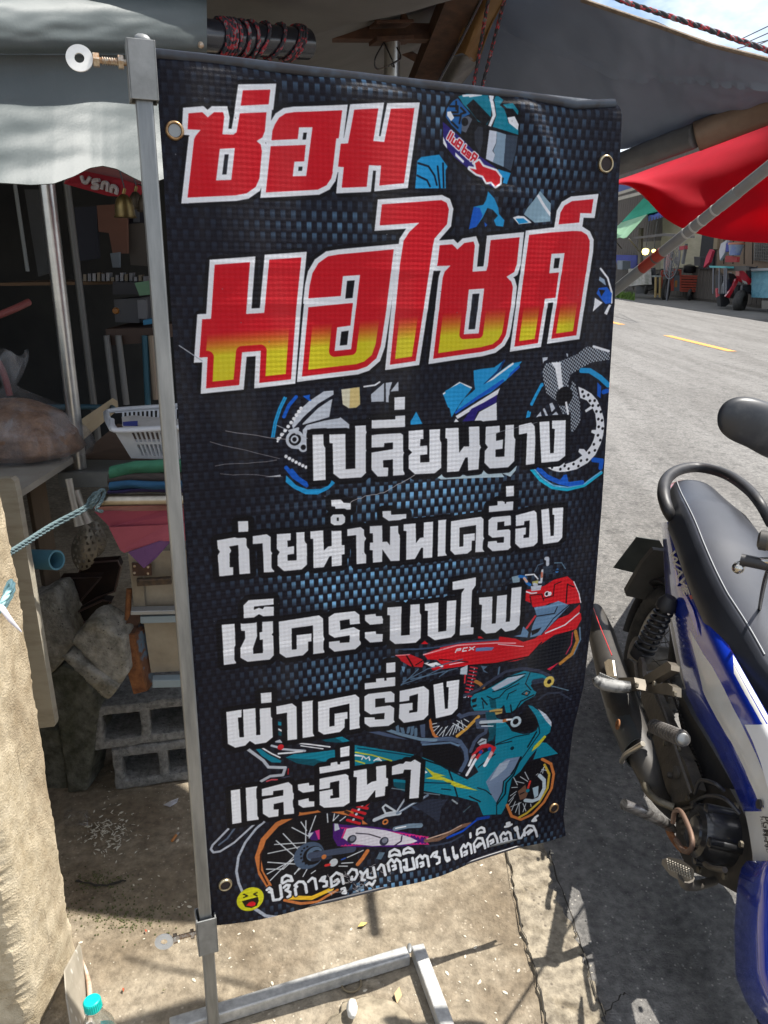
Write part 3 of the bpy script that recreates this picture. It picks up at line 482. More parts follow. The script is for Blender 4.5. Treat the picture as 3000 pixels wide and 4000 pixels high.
for st in ('85,380 205,370 218,738 105,752', '260,365 410,350 412,490 375,595 378,648 467,640 465,518 438,520 435,450 460,445 460,345 570,338 572,440 548,470 578,498 578,650 530,702 325,723 258,685 258,595 303,505 300,437 265,437',
 '287,200 335,152 565,136 565,192 385,212 383,242 430,222 465,235 480,212 567,212 567,295 470,302 430,282 385,312 290,320', '613,350 985,292 1035,330 1035,640 932,652 930,385 732,412 733,610 778,605 778,475 917,460 915,532 885,535 885,618 838,662 680,685 620,645',
 '1075,310 1130,275 1320,257 1375,300 1375,372 1275,382 1270,332 1180,345 1185,430 1310,405 1375,440 1375,565 1325,610 1130,632 1078,590 1078,538 1178,528 1180,550 1270,545 1272,480 1130,502 1078,470', '1413,292 1512,280 1515,302 1580,300 1578,370 1460,383 1415,345', '1412,452 1512,442 1515,465 1577,465 1575,537 1460,548 1412,505'): G(zI, st)
for st in ('212,442 352,430 347,720 432,712 440,412 550,405 542,745 492,790 287,805 235,765 237,520 212,518', '585,405 722,390 718,685 800,675 808,378 917,370 898,690 850,742 685,768 612,720 615,475 585,472', '865,188 1098,143 1095,225 1060,275 1045,640 1075,642 1070,710 935,722 955,300 985,255 865,270',
 '1128,345 1260,332 1252,603 1290,598 1305,325 1402,312 1390,582 1430,578 1447,245 1545,230 1525,610 1478,660 1385,682 1345,645 1290,692 1195,702 1147,660 1157,418 1130,412'): G(zJ, st)
for st in ('127,522 270,500 268,572 235,575 250,757 290,755 282,500 397,487 405,737 442,733 436,480 548,465 557,755 495,805 395,822 345,790 303,833 210,853 142,818', '445,350 545,340 547,433 450,443', '590,470 735,442 788,482 795,770 693,783 688,528 592,543', '828,428 937,415 940,745 832,762',
 '977,430 1325,366 1370,402 1365,675 1272,692 1270,450 1083,488 1082,660 1130,652 1130,542 1252,525 1252,588 1225,592 1225,668 1180,710 1030,732 978,700'): G(zK, st)
for st in ('-18,735 50,690 310,655 378,705 375,800 245,812 243,750 120,765 120,875 310,845 372,885 370,1060 290,1112 50,1132 -18,1085 -18,1005 112,1005 115,1033 235,1025 240,945 60,968 -18,920', '-15,565 132,548 130,503 235,492 237,527 265,525 262,485 375,467 375,592 -15,645', '262,298 378,285 378,413 262,428',
 '432,655 740,590 812,645 800,965 740,1025 485,1070 422,1010 430,828 597,805 598,900 555,908 555,940 658,922 668,690 558,722 555,778 430,800', '868,575 995,548 1020,890 1058,885 1070,615 1040,605 1045,535 1210,517 1187,885 1110,965 900,1010'): G(zL, st)
for st in ('130,380 213,368 223,608 142,620', '238,362 322,350 332,590 248,600', '355,370 545,318 583,350 585,545 512,553 510,462 440,478 440,517 475,515 473,565 405,575 362,548 360,445 508,415 508,375 437,385 435,412 355,422', '612,335 692,322 695,342 740,338 738,382 650,395 615,375', '615,450 690,432 693,455 740,455 738,490 650,502 617,482',
 '768,295 940,250 985,278 985,465 940,492 800,500 768,480 768,385 862,368 865,412 845,415 845,435 910,428 910,308 845,322 843,360 768,372', '767,212 848,200 850,180 897,172 900,192 918,192 920,168 985,155 987,222 770,258', '918,75 987,62 985,132 920,142',
 '1015,240 1110,225 1112,340 1145,320 1180,312 1178,210 1250,200 1250,292 1265,292 1262,350 1245,355 1240,420 1172,432 1172,378 1110,450 1032,462 1038,285 1015,282', '1292,210 1345,190 1372,190 1390,172 1425,175 1455,157 1498,182 1482,432 1415,440 1428,232 1380,232 1372,258 1292,272'): G(zM, st)
# --- handwriting line
HW = [  # (zoom, strokes)
 (zQ, ['442,1222 458,1210 474,1222 470,1238 456,1236', '474,1225 486,1292 530,1285 545,1270 536,1190', '562,1205 580,1188 602,1190 592,1212 575,1222 606,1236 604,1262 588,1268', '548,1170 552,1140 580,1122 612,1130 624,1160 590,1158 556,1176', '648,1255 642,1212 655,1200 640,1190 668,1165 700,1166 716,1185 724,1238', '738,1165 765,1140 785,1148 796,1215', '822,1160 838,1138 858,1132 852,1152 838,1160 870,1166 868,1196 848,1198', '905,1195 900,1140 940,1105 978,1120 990,1178', '925,1165 948,1150 958,1168 940,1184 905,1200', '975,1215 995,1208 1004,1240 982,1240 998,1225', '1025,1110 1050,1080 1082,1085 1090,1115 1070,1148 1046,1150 1050,1132', '1110,1095 1128,1112 1120,1150 1140,1150', '1130,1115 1160,1080', '1160,1085 1160,1130 1190,1135 1215,1125 1205,1065', '1235,1075 1258,1042 1275,1050 1285,1108', '1150,1180 1170,1165 1190,1180 1210,1150']),
 (zO, ['208,895 200,848 225,818 245,838 262,815 285,832 290,895', '232,862 250,855 252,876 236,884', '212,800 218,770 250,752 280,762 290,790 250,785 214,802', '310,820 328,812 330,870 318,880 310,862 330,880 382,865 372,800', '310,775 318,750 345,735 372,745 382,765 345,765 312,778', '402,855 398,805 425,780 442,798 455,778 475,785 482,845', '424,830 442,822 444,842 428,850', '502,785 520,762 545,752 540,772 525,782 560,790 558,820 540,828', '598,738 606,798 616,814 632,808 628,792 610,796', '660,726 668,786 678,802 694,796 690,780 672,784', '728,790 720,745 742,715 760,735 775,708 795,720 802,775', '745,765 765,758 765,778 748,784', '796,642 798,668', '828,770 820,715 850,678 885,682 902,735 906,750', '840,735 862,715 880,720 850,740', '845,650 850,620 880,605 900,615 905,640 870,640 848,655', '930,740 922,690 945,660 975,650 995,690 1000,722', '945,705 965,695 968,712 950,722', '1030,722 1020,672 1042,645 1058,660 1072,640 1090,650 1098,700', '1048,690 1064,684 1066,700 1050,708', '1055,605 1080,600 1100,588', '1070,598 1068,580 1085,575 1086,592', '1122,612 1136,604 1142,620 1130,628 1122,614', '1138,620 1150,682 1166,678 1186,640', '1190,660 1188,620 1215,590 1250,592 1268,630 1275,662', '1205,640 1230,618 1244,624 1215,650', '1245,555 1262,535 1270,552 1252,556', '1265,530 1282,518'])]
for w, c in ((14, BLACK), (8.2, (234, 238, 242))):
    for z, ss in HW:
        for st in ss: line(z(prs(st)), w, c)
# laughing face
Dd(zQ, 322, 1290, 35, (226, 222, 38))
L(zQ, '276,1258 302,1268 276,1280', 3.8, (40, 38, 16)); L(zQ, '370,1244 346,1254 370,1266', 3.8, (40, 38, 16))
fill(zQ(prs('262,1306 376,1272 382,1298 368,1332 328,1350 284,1344')), (40, 34, 20)); fill(zQ(prs('292,1334 312,1312 340,1303 360,1313 356,1332 330,1340')), (232, 30, 44)); 
# wear: scratches, creases, bare threads
for q, w in (('1080,1660 1200,1712', 1.5), ('1900,1700 2100,1650', 1), ('700,1350 790,1410', 2)): line([tex(*p) for p in prs(q)], w, (196, 200, 206))
rs = np.random.RandomState(5)
def crack(a, b, n, amp, w):
    pts = [a]
    for i in range(1, n): pts.append((a[0]+(b[0]-a[0])*i/n+rs.uniform(-amp, amp), a[1]+(b[1]-a[1])*i/n+rs.uniform(-amp, amp)))
    line([tex(*p) for p in pts+[b]], w, (206, 200, 198))
crack((1620, 1855), (1500, 1925), 9, 3, 1.6); crack((1500, 1925), (1400, 1948), 7, 4, 1.5); crack((1400, 1948), (1370, 1965), 3, 2, 1.4)
crack((880, 1682), (1130, 1715), 6, 4, 1.1); crack((820, 1725), (1090, 1790), 6, 4, .9); crack((840, 1820), (1080, 1795), 6, 4, .9); crack((860, 1850), (1100, 1860), 5, 3, .8)
for i in range(60):
    x, y = 1380+rs.normal(0, 60), 3430+rs.normal(0, 26); y -= (x-1380)*.25; crack((x, y), (x+rs.uniform(-26, 26), y+rs.uniform(-14, 14)), 3, 4, 1.3)
for i in range(70):
    x, y = rs.uniform(640, 2350), rs.uniform(250, 3500); Dd(zoom(0, 0, 1659), x, y, rs.uniform(.4, 1.2), (150, 150, 154))
# ---------------------------------------------------------------- ground
RD = Vector((-.045, 1, 0))
asph = M('old grey asphalt', (.08, .078, .074), .88, 0, (.235, .225, .21), ns=45, nd=15, lo=.3, hi=.7, c3=(.40, .38, .34), n3=80, bs=160, bst=.9, bd=.008)
def stain(mt, sc, lo, hi, dark, st=(1, 1, 1), seed=0.):          # broad stains and worn tracks multiplied over a material's colour
    N = mt.node_tree.nodes; K = mt.node_tree.links; b = N['Principled BSDF']; src = b.inputs['Base Color'].links[0].from_socket
    t = N.new('ShaderNodeTexCoord'); p = N.new('ShaderNodeMapping'); p.inputs['Scale'].default_value = st; p.inputs['Location'].default_value = (seed, seed*.7, 0); n = N.new('ShaderNodeTexNoise'); n.inputs['Scale'].default_value = sc; n.inputs['Detail'].default_value = 10; n.inputs['Roughness'].default_value = .62; n.inputs['Distortion'].default_value = .6
    r = N.new('ShaderNodeValToRGB'); r.color_ramp.elements[0].position = lo; r.color_ramp.elements[1].position = hi; r.color_ramp.elements[0].color = (*dark, 1); r.color_ramp.elements[1].color = (1, 1, 1, 1)
    m = N.new('ShaderNodeMix'); m.data_type = 'RGBA'; m.blend_type = 'MULTIPLY'; m.inputs[0].default_value = 1
    K.new(t.outputs['Object'], p.inputs[0]); K.new(p.outputs[0], n.inputs[0]); K.new(n.outputs[0], r.inputs[0]); K.new(src, m.inputs[6]); K.new(r.outputs[0], m.inputs[7]); K.new(m.outputs[2], b.inputs['Base Color'])
stain(asph, 1.1, .38, .62, (.72, .71, .70), (2.5, .25, 1)); stain(asph, 9, .32, .5, (.6, .6, .6), (1, 1, 1), 3.)
conc = M('worn pavement concrete', (.14, .116, .082), .9, 0, (.38, .325, .24), ns=38, nd=15, lo=.28, hi=.72, c3=(.42, .37, .29), n3=75, bs=130, bst=.9, bd=.006)
stain(conc, 5, .36, .6, (.66, .62, .58)); stain(conc, 1.7, .4, .6, (.78, .75, .70), seed=5.)
curbm = M('pale crumbling concrete strip', (.12, .10, .072), .9, 0, (.33, .285, .21), ns=34, nd=14, c3=(.12, .10, .075), n3=60, bs=110, bst=.9, bd=.006)
stain(curbm, 11, .34, .5, (.6, .57, .52))
def sheet(name, pts, z, m, kind='structure'):
    bm = bmesh.new(); bm.faces.new([bm.verts.new((p[0], p[1], z)) for p in pts]); bmesh.ops.triangulate(bm, faces=bm.faces)
    return fbm(bm, name, m, kind=kind)
sheet('ground', [(-400, -200), (400, -200), (400, 900), (-400, 900)], -.012, M('roadside earth', (.14, .11, .08), .95, 0, (.22, .18, .13), ns=2, nd=8))
cl = [gp(2440, 4500), gp(2133, 3997), gp(2070, 3731), gp(2023, 3574), gp(1984, 3339)]
crr = [gp(2620, 4500), gp(2368, 4000), gp(2329, 3903), gp(2282, 3762), gp(2227, 3621), gp(2156, 3472), gp(2140, 3340)]
def extend(pl):
    a = pl[-1]; return [pl[0]-RD*6]+pl+[a+RD*t for t in (.3, .8, 1.6, 3, 6, 12, 30, 70)]
def ragged(pl, amp, seed, n=9):
    random.seed(seed); o = []
    for a, b in zip(pl, pl[1:]):
        k = n if (b-a).length < 3 else 2
        for i in range(k): q = a.lerp(b, i/k); o.append(q+Vector((random.uniform(-amp, amp)*min(1, (b-a).length/.05), 0, 0)))
    return o+[pl[-1]]
eL, eR = ragged(extend(cl), .006, 3), ragged(extend(crr), .011, 4)
sheet('road', [(p.x-.12, p.y) for p in eL]+[(60, 75), (60, -6)], -.006, asph)
sheet('pavement', [(p.x+.02, p.y) for p in eL]+[(-40, 75), (-40, -6)], -.002, conc)
bm = bmesh.new()                                      # pale kerb strip, 1.5 cm proud, broken edges
A = [bm.verts.new((p.x, p.y, .006)) for p in eL]; B = [bm.verts.new((p.x, p.y, .004)) for p in eR]
A0 = [bm.verts.new((p.x-.004, p.y, -.01)) for p in eL]; B0 = [bm.verts.new((p.x+.006, p.y, -.02)) for p in eR]
la, lb = len(A), len(B); i = j = 0
while i < la-1 or j < lb-1:
    if j >= lb-1 or (i < la-1 and A[i+1].co.y < B[j+1].co.y): bm.faces.new((A[i], B[j], A[i+1])); bm.faces.new((A0[i], A[i], A[i+1], A0[i+1])); i += 1
    else: bm.faces.new((A[i], B[j], B[j+1])); bm.faces.new((B[j], B0[j], B0[j+1], B[j+1])); j += 1
fbm(bm, 'kerb_strip', curbm, kind='structure')
# cracks in the pavement and between pavement and strip
crk = M('dark crack filling', (.03, .026, .02), .95)
def crackline(name, pts, w, z=.001):
    bm = bmesh.new(); P = smooth_path(pts, 5); L_ = []; R_ = []
    for i, p in enumerate(P):
        t = (P[min(i+1, len(P)-1)]-P[max(i-1, 0)]).normalized(); nn = Vector((-t.y, t.x, 0)); ww = w*(.4+random.random()); jx = Vector((random.uniform(-1, 1), random.uniform(-1, 1), 0))*.003
        L_.append(bm.verts.new((p.x+nn.x*ww+jx.x, p.y+nn.y*ww+jx.y, z))); R_.append(bm.verts.new((p.x-nn.x*ww+jx.x, p.y-nn.y*ww+jx.y, z)))
    for i in range(len(P)-1): bm.faces.new((L_[i], R_[i], R_[i+1], L_[i+1]))
    return fbm(bm, name, crk, kind='structure')
crackline('pavement_crack', [gp(1984, 3339), gp(2023, 3574), gp(2070, 3731), gp(2100, 3850), gp(2133, 3997)], .0012, .0095)
crackline('pavement_crack', [gp(2145, 3330), gp(2180, 3450), gp(2250, 3640), gp(2300, 3800), gp(2360, 4000)], .0016, .0085)
crackline('pavement_crack', [gp(290, 3440), gp(400, 3460), gp(490, 3440)], .0035)
crackline('pavement_crack', [gp(2360, 3975), gp(2420, 3905), gp(2440, 3890)], .002, .0085)
ym = M('yellow road paint', (.72, .30, .045), .7, 0, (.45, .22, .06), ns=30, nd=10)
c0 = gp(2605, 1310); c1 = gp(2860, 1372); d = (c1-c0).normalized(); n_ = Vector((d.y, -d.x, 0))
L0 = (c1-c0).length
for i in range(-2, 9):
    a = c0-d*(i*(L0*1.95)); b = a+d*L0
    w = .09
    sheet('lane_marking', [a+n_*w, b+n_*w, b-n_*w, a-n_*w], 0.0, ym)
# far kerb line, sandy verge on the far side
e1, e2 = gp(2393, 1164), gp(3000, 1257); dd = (e2-e1).normalized()
FK1, FK2 = e1-dd*45, e2+dd*16
sheet('verge', [FK1, FK2, FK2+Vector((30, 0, 0)), FK1+Vector((40, 0, 0))], 0.0, M('far sandy pavement', (.10, .095, .085), .95, 0, (.15, .14, .12), ns=1.5))
# pebbles pressed into concrete, shreds of litter
pb = M('small pale stones', (.42, .38, .3), .9, 0, (.58, .53, .42), ns=30)
random.seed(12); bm = bmesh.new()
for i in range(1500):
    x, y = random.uniform(-.85, .5), random.uniform(1.02, 2.05); s = .0008+.0034*random.random()**3
    if nz3(x*3.2, y*3.2, 7) < random.uniform(-.25, .5): continue
    r = bmesh.ops.create_icosphere(bm, subdivisions=1, radius=s)
    a = random.random()*3
    for v in r['verts']: v.co = Vector((x+v.co.x*math.cos(a)*1.9-v.co.y*math.sin(a), y+v.co.x*math.sin(a)*1.9+v.co.y*math.cos(a), -.001+v.co.z*.5))
fbm(bm, 'embedded_pebbles', pb, kind='stuff')
gr_ = M('dark asphalt chips', (.1, .1, .1), .9, 0, (.2, .195, .18), ns=60)
bm = bmesh.new()
for i in range(1500):
    y = random.uniform(.9, 3.2); x = random.uniform(.5, 1.6) if random.random() < .8 else random.uniform(.5, 2.4); s = random.uniform(.001, .0045)
    r = bmesh.ops.create_icosphere(bm, subdivisions=1, radius=s)
    for v in r['verts']: v.co = Vector((x, y, -.004))+v.co*random.uniform(.6, 1.1)
fbm(bm, 'road_gravel', gr_, kind='stuff')
bm = bmesh.new(); lp = M('scattered rice husks', (.5, .47, .38), .9)
for i in range(170):
    q = gp(random.gauss(415, 55), random.gauss(3250, 42)); a = random.random()*3.1; l = random.uniform(.003, .008); dx = Vector((math.cos(a), math.sin(a), 0))*l; w = Vector((-dx.y, dx.x, 0))*.22
    z = Vector((0, 0, .002)); prism_(bm, [q+dx+z, q+w+z*1.4, q-dx+z, q-w+z], (0, 0, .0012))
fbm(bm, 'ground_husks', lp, kind='stuff')
ml = M('moss and dirt', (.05, .055, .02), .95, 0, (.12, .12, .05), ns=80)
bm = bmesh.new()
for i in range(500):
    k_ = random.choice(((390, 3440, 60, 22), (430, 3560, 120, 45), (520, 3590, 90, 30))); q = gp(random.gauss(k_[0], k_[2]), random.gauss(k_[1], k_[3])); s = random.uniform(.001, .003)
    r = bmesh.ops.create_icosphere(bm, subdivisions=1, radius=s)
    for v in r['verts']: v.co = Vector((q.x, q.y, -.001))+v.co
fbm(bm, 'moss', ml, kind='stuff')
# ---------------------------------------------------------------- banner and its stand
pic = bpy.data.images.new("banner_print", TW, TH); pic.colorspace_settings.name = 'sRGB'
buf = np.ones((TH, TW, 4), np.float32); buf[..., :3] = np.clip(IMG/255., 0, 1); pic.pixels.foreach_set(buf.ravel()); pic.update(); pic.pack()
vm = bpy.data.materials.new('printed vinyl'); vm.use_nodes = True; N = vm.node_tree.nodes; K = vm.node_tree.links; b = N['Principled BSDF']
ti = N.new('ShaderNodeTexImage'); ti.image = pic; ti.interpolation = 'Cubic'; ti.extension = 'EXTEND'
hs = N.new('ShaderNodeMix'); hs.data_type = 'RGBA'; hs.blend_type = 'MULTIPLY'; hs.inputs[0].default_value = 1; hs.inputs[7].default_value = (.98, .98, 1, 1)
nn = N.new('ShaderNodeTexNoise'); nn.inputs['Scale'].default_value = 5; nn.inputs['Detail'].default_value = 10; uv = N.new('ShaderNodeUVMap')
dr = N.new('ShaderNodeValToRGB'); dr.color_ramp.elements[0].position = .52; dr.color_ramp.elements[1].position = .8; dr.color_ramp.elements[0].color = (0, 0, 0, 1); dr.color_ramp.elements[1].color = (.09, .085, .075, 1)
ad = N.new('ShaderNodeMix'); ad.data_type = 'RGBA'; ad.blend_type = 'ADD'; ad.inputs[0].default_value = .35
K.new(ti.outputs[0], hs.inputs[6]); K.new(nn.outputs[0], dr.inputs[0]); K.new(hs.outputs[2], ad.inputs[6]); K.new(dr.outputs[0], ad.inputs[7]); K.new(ad.outputs[2], b.inputs['Base Color'])
b.inputs['Roughness'].default_value = .45; b.inputs['Specular IOR Level'].default_value = .22
wv = N.new('ShaderNodeTexWave'); wv.wave_type = 'BANDS'; wv.bands_direction = 'Y'; wv.inputs['Scale'].default_value = 70; wv.inputs['Distortion'].default_value = .6
wv2 = N.new('ShaderNodeTexWave'); wv2.bands_direction = 'X'; wv2.inputs['Scale'].default_value = 34
K.new(uv.outputs[0], wv.inputs[0]); K.new(uv.outputs[0], wv2.inputs[0])
sm = N.new('ShaderNodeMath'); sm.operation = 'ADD'; K.new(wv.outputs[1], sm.inputs[0]); K.new(wv2.outputs[1], sm.inputs[1])
bp = N.new('ShaderNodeBump'); wn1 = N.new('ShaderNodeTexNoise'); wn1.inputs['Scale'].default_value = 900; wn1.inputs['Detail'].default_value = 2; K.new(uv.outputs[0], wn1.inputs[0]); am = N.new('ShaderNodeMath'); am.operation = 'MULTIPLY_ADD'; am.inputs[1].default_value = 2.2; K.new(wn1.outputs[0], am.inputs[0]); K.new(sm.outputs[0], am.inputs[2])
bp.inputs['Strength'].default_value = .5; bp.inputs['Distance'].default_value = .0009; K.new(am.outputs[0], bp.inputs['Height']); K.new(bp.outputs[0], b.inputs['Normal'])
tl = N.new('ShaderNodeBsdfTranslucent'); K.new(ad.outputs[2], tl.inputs[0]); ms = N.new('ShaderNodeMixShader'); ms.inputs[0].default_value = .45
K.new(b.outputs[0], ms.inputs[1]); K.new(tl.outputs[0], ms.inputs[2]); K.new(ms.outputs[0], N['Material Output'].inputs[0])
# outline of the banner in the photograph, left / right / top / bottom
def edgef(pix, ax):                                      # returns interpolation in banner coordinates
    P = [px2sz(*p) for p in pix]
    return sorted([(p[1], p[0]) for p in P]) if ax else sorted([(p[0], p[1]) for p in P])
Ledge = edgef([(600, 192), (612, 320), (640, 700), (662, 1100), (700, 1700), (742, 2400), (775, 2900), (803, 3300), (832, 3610)], 1)
Redge = edgef([(2428, 396), (2426, 480), (2414, 760), (2401, 1157), (2383, 1447), (2351, 1989), (2323, 2332), (2282, 2676), (2236, 2857), (2196, 3182), (2204, 3258)], 1)
Tedge = edgef([(598, 192), (900, 225), (1200, 262), (1500, 298), (1800, 332), (2100, 368), (2225, 388), (2245, 396), (2420, 392), (2440, 398)], 0)
Bedge = edgef([(828, 3612), (1000, 3575), (1300, 3500), (1600, 3420), (1900, 3335), (2100, 3285), (2206, 3256)], 0)
def ipl(tab, v):
    if v <= tab[0][0]: return tab[0][1]
    for a, b_ in zip(tab, tab[1:]):
        if v <= b_[0]: return lerp(a[1], b_[1], (v-a[0])/(b_[0]-a[0]))
    return tab[-1][1]
def bsz(u, v):
    z = lerp(ipl(Bedge, .4), ipl(Tedge, .4), v); s = lerp(ipl(Ledge, z), ipl(Redge, z), u)
    for _ in range(3):
        z = lerp(ipl(Bedge, s), ipl(Tedge, s), v); s = lerp(ipl(Ledge, z), ipl(Redge, z), u)
    return s, z
def relief(s, z, u, v):
    w = .0028*math.sin(s*26+z*3)*(.4+v)*.6 + .004*nz3(s*2.2, z*1.3, 3) + .0022*nz3(s*7, z*3.5, 9)
    for zc, am in ((1.12, .0012), (.86, .0010), (1.47, .0012), (1.53, .0008), (.60, .0006)): w += am*math.exp(-((z-zc-.004*math.sin(s*9))/.004)**2)   # fold marks
    du, dz = s-.665, z-1.72                                # pucker near the top right corner
    w += .010*math.exp(-((du*.9+dz*.55)/.022)**2)*math.exp(-((du*.5-dz)/.11)**2)
    w += -.010*math.exp(-((s-.70)/.05)**2-((z-1.66)/.03)**2)+.007*math.exp(-((s-.60)/.07)**2-((z-1.655)/.02)**2)
    w += .02*math.sin(math.pi*u)*math.exp(-v*14)            # bottom edge swings forward a little
    w += .006*max(0, .12-v)/.12*math.sin(s*17)
    return w
def bpos(s, z, w): return Vector(POST+BD*s+BV*z+BN*w)
bm = bmesh.new(); NU, NV = 110, 220; uvl = bm.loops.layers.uv.new("UVMap"); VV = []; UVS = {}
for j in range(NV+1):
    row = []
    for i in range(NU+1):
        u, v = i/NU, j/NV; s, z = bsz(u, v); w = relief(s, z, u, v)
        if v > .985: w -= .018*((v-.985)/.015)**2           # rolls over the top rod
        vt = bm.verts.new(bpos(s, z, w)); UVS[vt] = ((s-BS0)*DPM/TW, (z-BZ0)*DPM/TH); row.append(vt)
    VV.append(row)
holes = [tex(682, 511), tex(2365, 641), tex(878, 3446), tex(2158, 3150)]
for j in range(NV):
    for i in range(NU): bm.faces.new((VV[j][i], VV[j][i+1], VV[j+1][i+1], VV[j+1][i]))
for f in bm.faces:
    for lp_ in f.loops: lp_[uvl].uv = UVS[lp_.vert]
bannerT = thing('banner', 'tall black vinyl banner with red and white Thai lettering and motorcycle pictures', 'banner', tuple(POST+BD*.4+np.array([0, 0, .28])))
fbm(bm, 'vinyl_sheet', vm, bannerT, smooth=True)
vb = M('grey blue vinyl backing', (.3, .31, .33), .5, 0)
# rolled hem around the top rod
SR = px2sz(2425, 400)[0]-.006; SB = px2sz(2200, 3258)[0]-.012
hem = [bpos(s, ipl(Tedge, s)-.004, -.012) for s in [.013+(SR-.013)*i/40 for i in range(41)]]
hemm = M('glossy hem of the banner', (.018, .018, .022), .38, 0, (.03, .04, .055), ns=30, nd=2, lo=.45, hi=.6, spec=.45, bs=200, bst=.2, bd=.0005)
tube('top_hem', hem, .0085, hemm, bannerT, seg=14)
bot = [bpos(s, ipl(Bedge, s)+.002, -.004+.02*math.sin(math.pi*(s/.8))) for s in [.016+(SB-.016)*i/30 for i in range(31)]]
tube('bottom_hem', bot, .0035, M('black banner hem', (.02, .02, .025), .4), bannerT, seg=8)
brass = M('rusty brass eyelet', (.35, .24, .13), .35, .8, (.2, .1, .04), ns=140)
brass2 = M('dull brass eyelet', (.45, .40, .28), .3, .9, (.3, .22, .12), ns=90)
for (px, py, mt, r) in ((682, 511, brass, .0115), (2365, 641, brass2, .0135), (878, 3446, brass2, .0115), (2158, 3150, brass, .0105)):
    s, z = px2sz(px, py); o = bpos(s, z, relief(s, z, s/.78, (z-.288)/1.517)+.0015)
    bm = bmesh.new(); R = dirR(BN); pts = [o+R @ Vector((0, math.cos(a)*r, math.sin(a)*r)) for a in [2*math.pi*k/24 for k in range(24)]]
    tube_(bm, pts, .0038, 8, True, .55); e = fbm(bm, 'eyelet', mt, bannerT, smooth=True)
    lathe('eyelet_opening', [(.0009, .0001), (.0011, r*.78), (.0004, r*.8)], o, BN, M('view through eyelet', (.24, .26, .27), .8) if px < 700 else M('dark eyelet hole', (.02, .012, .012), .8), e, seg=20)
# stand: post, upper and lower sleeve clamps with eye bolts, rods, base frame
std = thing('banner_stand', 'galvanised square tube banner stand with two eye bolt clamps', 'banner stand', (POST[0], POST[1], 0))
pA, pB = px2sz(563, 400), px2sz(829, 3940)
def post_pt(z, ds=0., dn=0.): return Vector(POST+BD*(pB[0]+(pA[0]-pB[0])*(z-pB[1])/(pA[1]-pB[1])+ds)+BN*dn+BV*z)
_pv = (post_pt(1)-post_pt(0)).normalized(); _pn = Vector(BN); Rp = Matrix((_pv.cross(_pn)*-1 if (_pv.cross(_pn)*-1).dot(Vector(BD)) > 0 else _pv.cross(_pn), -_pn, _pv)).transposed()
print('POST', pA, pB)
wt = .0238
ptop = px2sz(545, 170)[1]
box('post', post_pt(ptop/2-.004, 0, 0), (wt, wt, ptop-.012), galv, std, Rp, .003)
tz, bz = px2sz(560, 290)[1], px2sz(800, 3640)[1]
def sleeve(zc, h, name, m):
    bm = bmesh.new(); o = .0178
    for (x, y, sx, sy) in ((0, o, .039, .003), (0, -o, .039, .003), (o, 0, .003, .0386), (-o, 0, .003, .0386)): bbox_(bm, post_pt(zc)+Rp @ Vector((x, y, 0)), (sx, sy, h), Rp)
    return fbm(bm, name, m, std, bev=.0007)
z0, z1 = px2sz(570, 400)[1], px2sz(545, 165)[1]
up_c = sleeve((z0+z1)/2, z1-z0, 'upper_clamp', galv_dk)
box('clamp_cap', post_pt(z1-.002)+Rp @ Vector((0, 0, 0)), (.033, .033, .005), galv_dk, up_c, Rp, .001)
bm = bmesh.new()
r_ = bmesh.ops.create_icosphere(bm, subdivisions=2, radius=.012)
for v in r_['verts']: v.co = post_pt(z1+.002, .004, .008)+Vector((v.co.x, v.co.y*.8, v.co.z*.6))*(1+.25*nz3(v.co.x*90, v.co.y*90, v.co.z*90))
fbm(bm, 'weld', galv_dk, up_c, smooth=True)
z2, z3 = px2sz(805, 3700)[1], px2sz(790, 3570)[1]
lo_c = sleeve((z2+z3)/2, z3-z2, 'lower_clamp', galv_dk)
zinc = M('zinc plated bolt', (.5, .46, .38), .4, .8, (.28, .15, .07), ns=120); washm = M('bright washer', (.75, .74, .70), .4, .15, (.62, .61, .58), ns=40, bs=40, bst=.2, bd=.001)
for zc, par, tilt in ((px2sz(560, 252)[1], up_c, .2), (px2sz(800, 3635)[1], lo_c, .05)):
    c = post_pt(zc, -.02, 0); ax = -Vector(BD)
    bm = bmesh.new(); n_t = 60; hp = []
    lathe_(bm, [(0, .0042), (.046, .0042)], c, ax, 12); fbm(bm, 'bolt', zinc, par, smooth=True, auto=30)
    bm = bmesh.new()
    for k_ in range(9): R = dirR(ax); tube_(bm, [c+ax*(.006+.0032*k_)+R @ Vector((0, math.cos(a)*.0046, math.sin(a)*.0046)) for a in [2*math.pi*q/12 for q in range(12)]], .0009, 5, True)
    fbm(bm, 'thread', zinc, par, smooth=True)
    for dx, h in ((.004, .007), (.036, .008)):
        bm = bmesh.new(); lathe_(bm, [(0, .0095), (h, .0095)], c+ax*dx, ax, 6); fbm(bm, 'nut', zinc, par, bev=.001)
    wc = c+ax*(.044+.0175); nb = (Vector(BN)+Vector(BD)*-.15+Vector((0, 0, tilt))).normalized()
    bm = bmesh.new(); R = dirR(nb); ro, ri, h = .0178, .0066, .0022; seg = 32; rings = [[bm.verts.new(wc+R @ Vector((x, r*math.cos(2*math.pi*k/seg), r*math.sin(2*math.pi*k/seg)))) for k in range(seg)] for x, r in ((0, ri), (0, ro), (h, ro), (h, ri))]
    for q in range(4):
        A_, B_ = rings[q], rings[(q+1) % 4]
        for k in range(seg): bm.faces.new((A_[k], A_[(k+1) % seg], B_[(k+1) % seg], B_[k]))
    fbm(bm, 'washer', washm, par, smooth=True, auto=40)
    bm = bmesh.new(); r_ = bmesh.ops.create_icosphere(bm, subdivisions=2, radius=.0055)
    for v in r_['verts']: v.co = wc-ax*.02+v.co*(1+.3*nz3(v.co.x*200, v.co.y*200, v.co.z*200))
    fbm(bm, 'weld', rust, par, smooth=True)
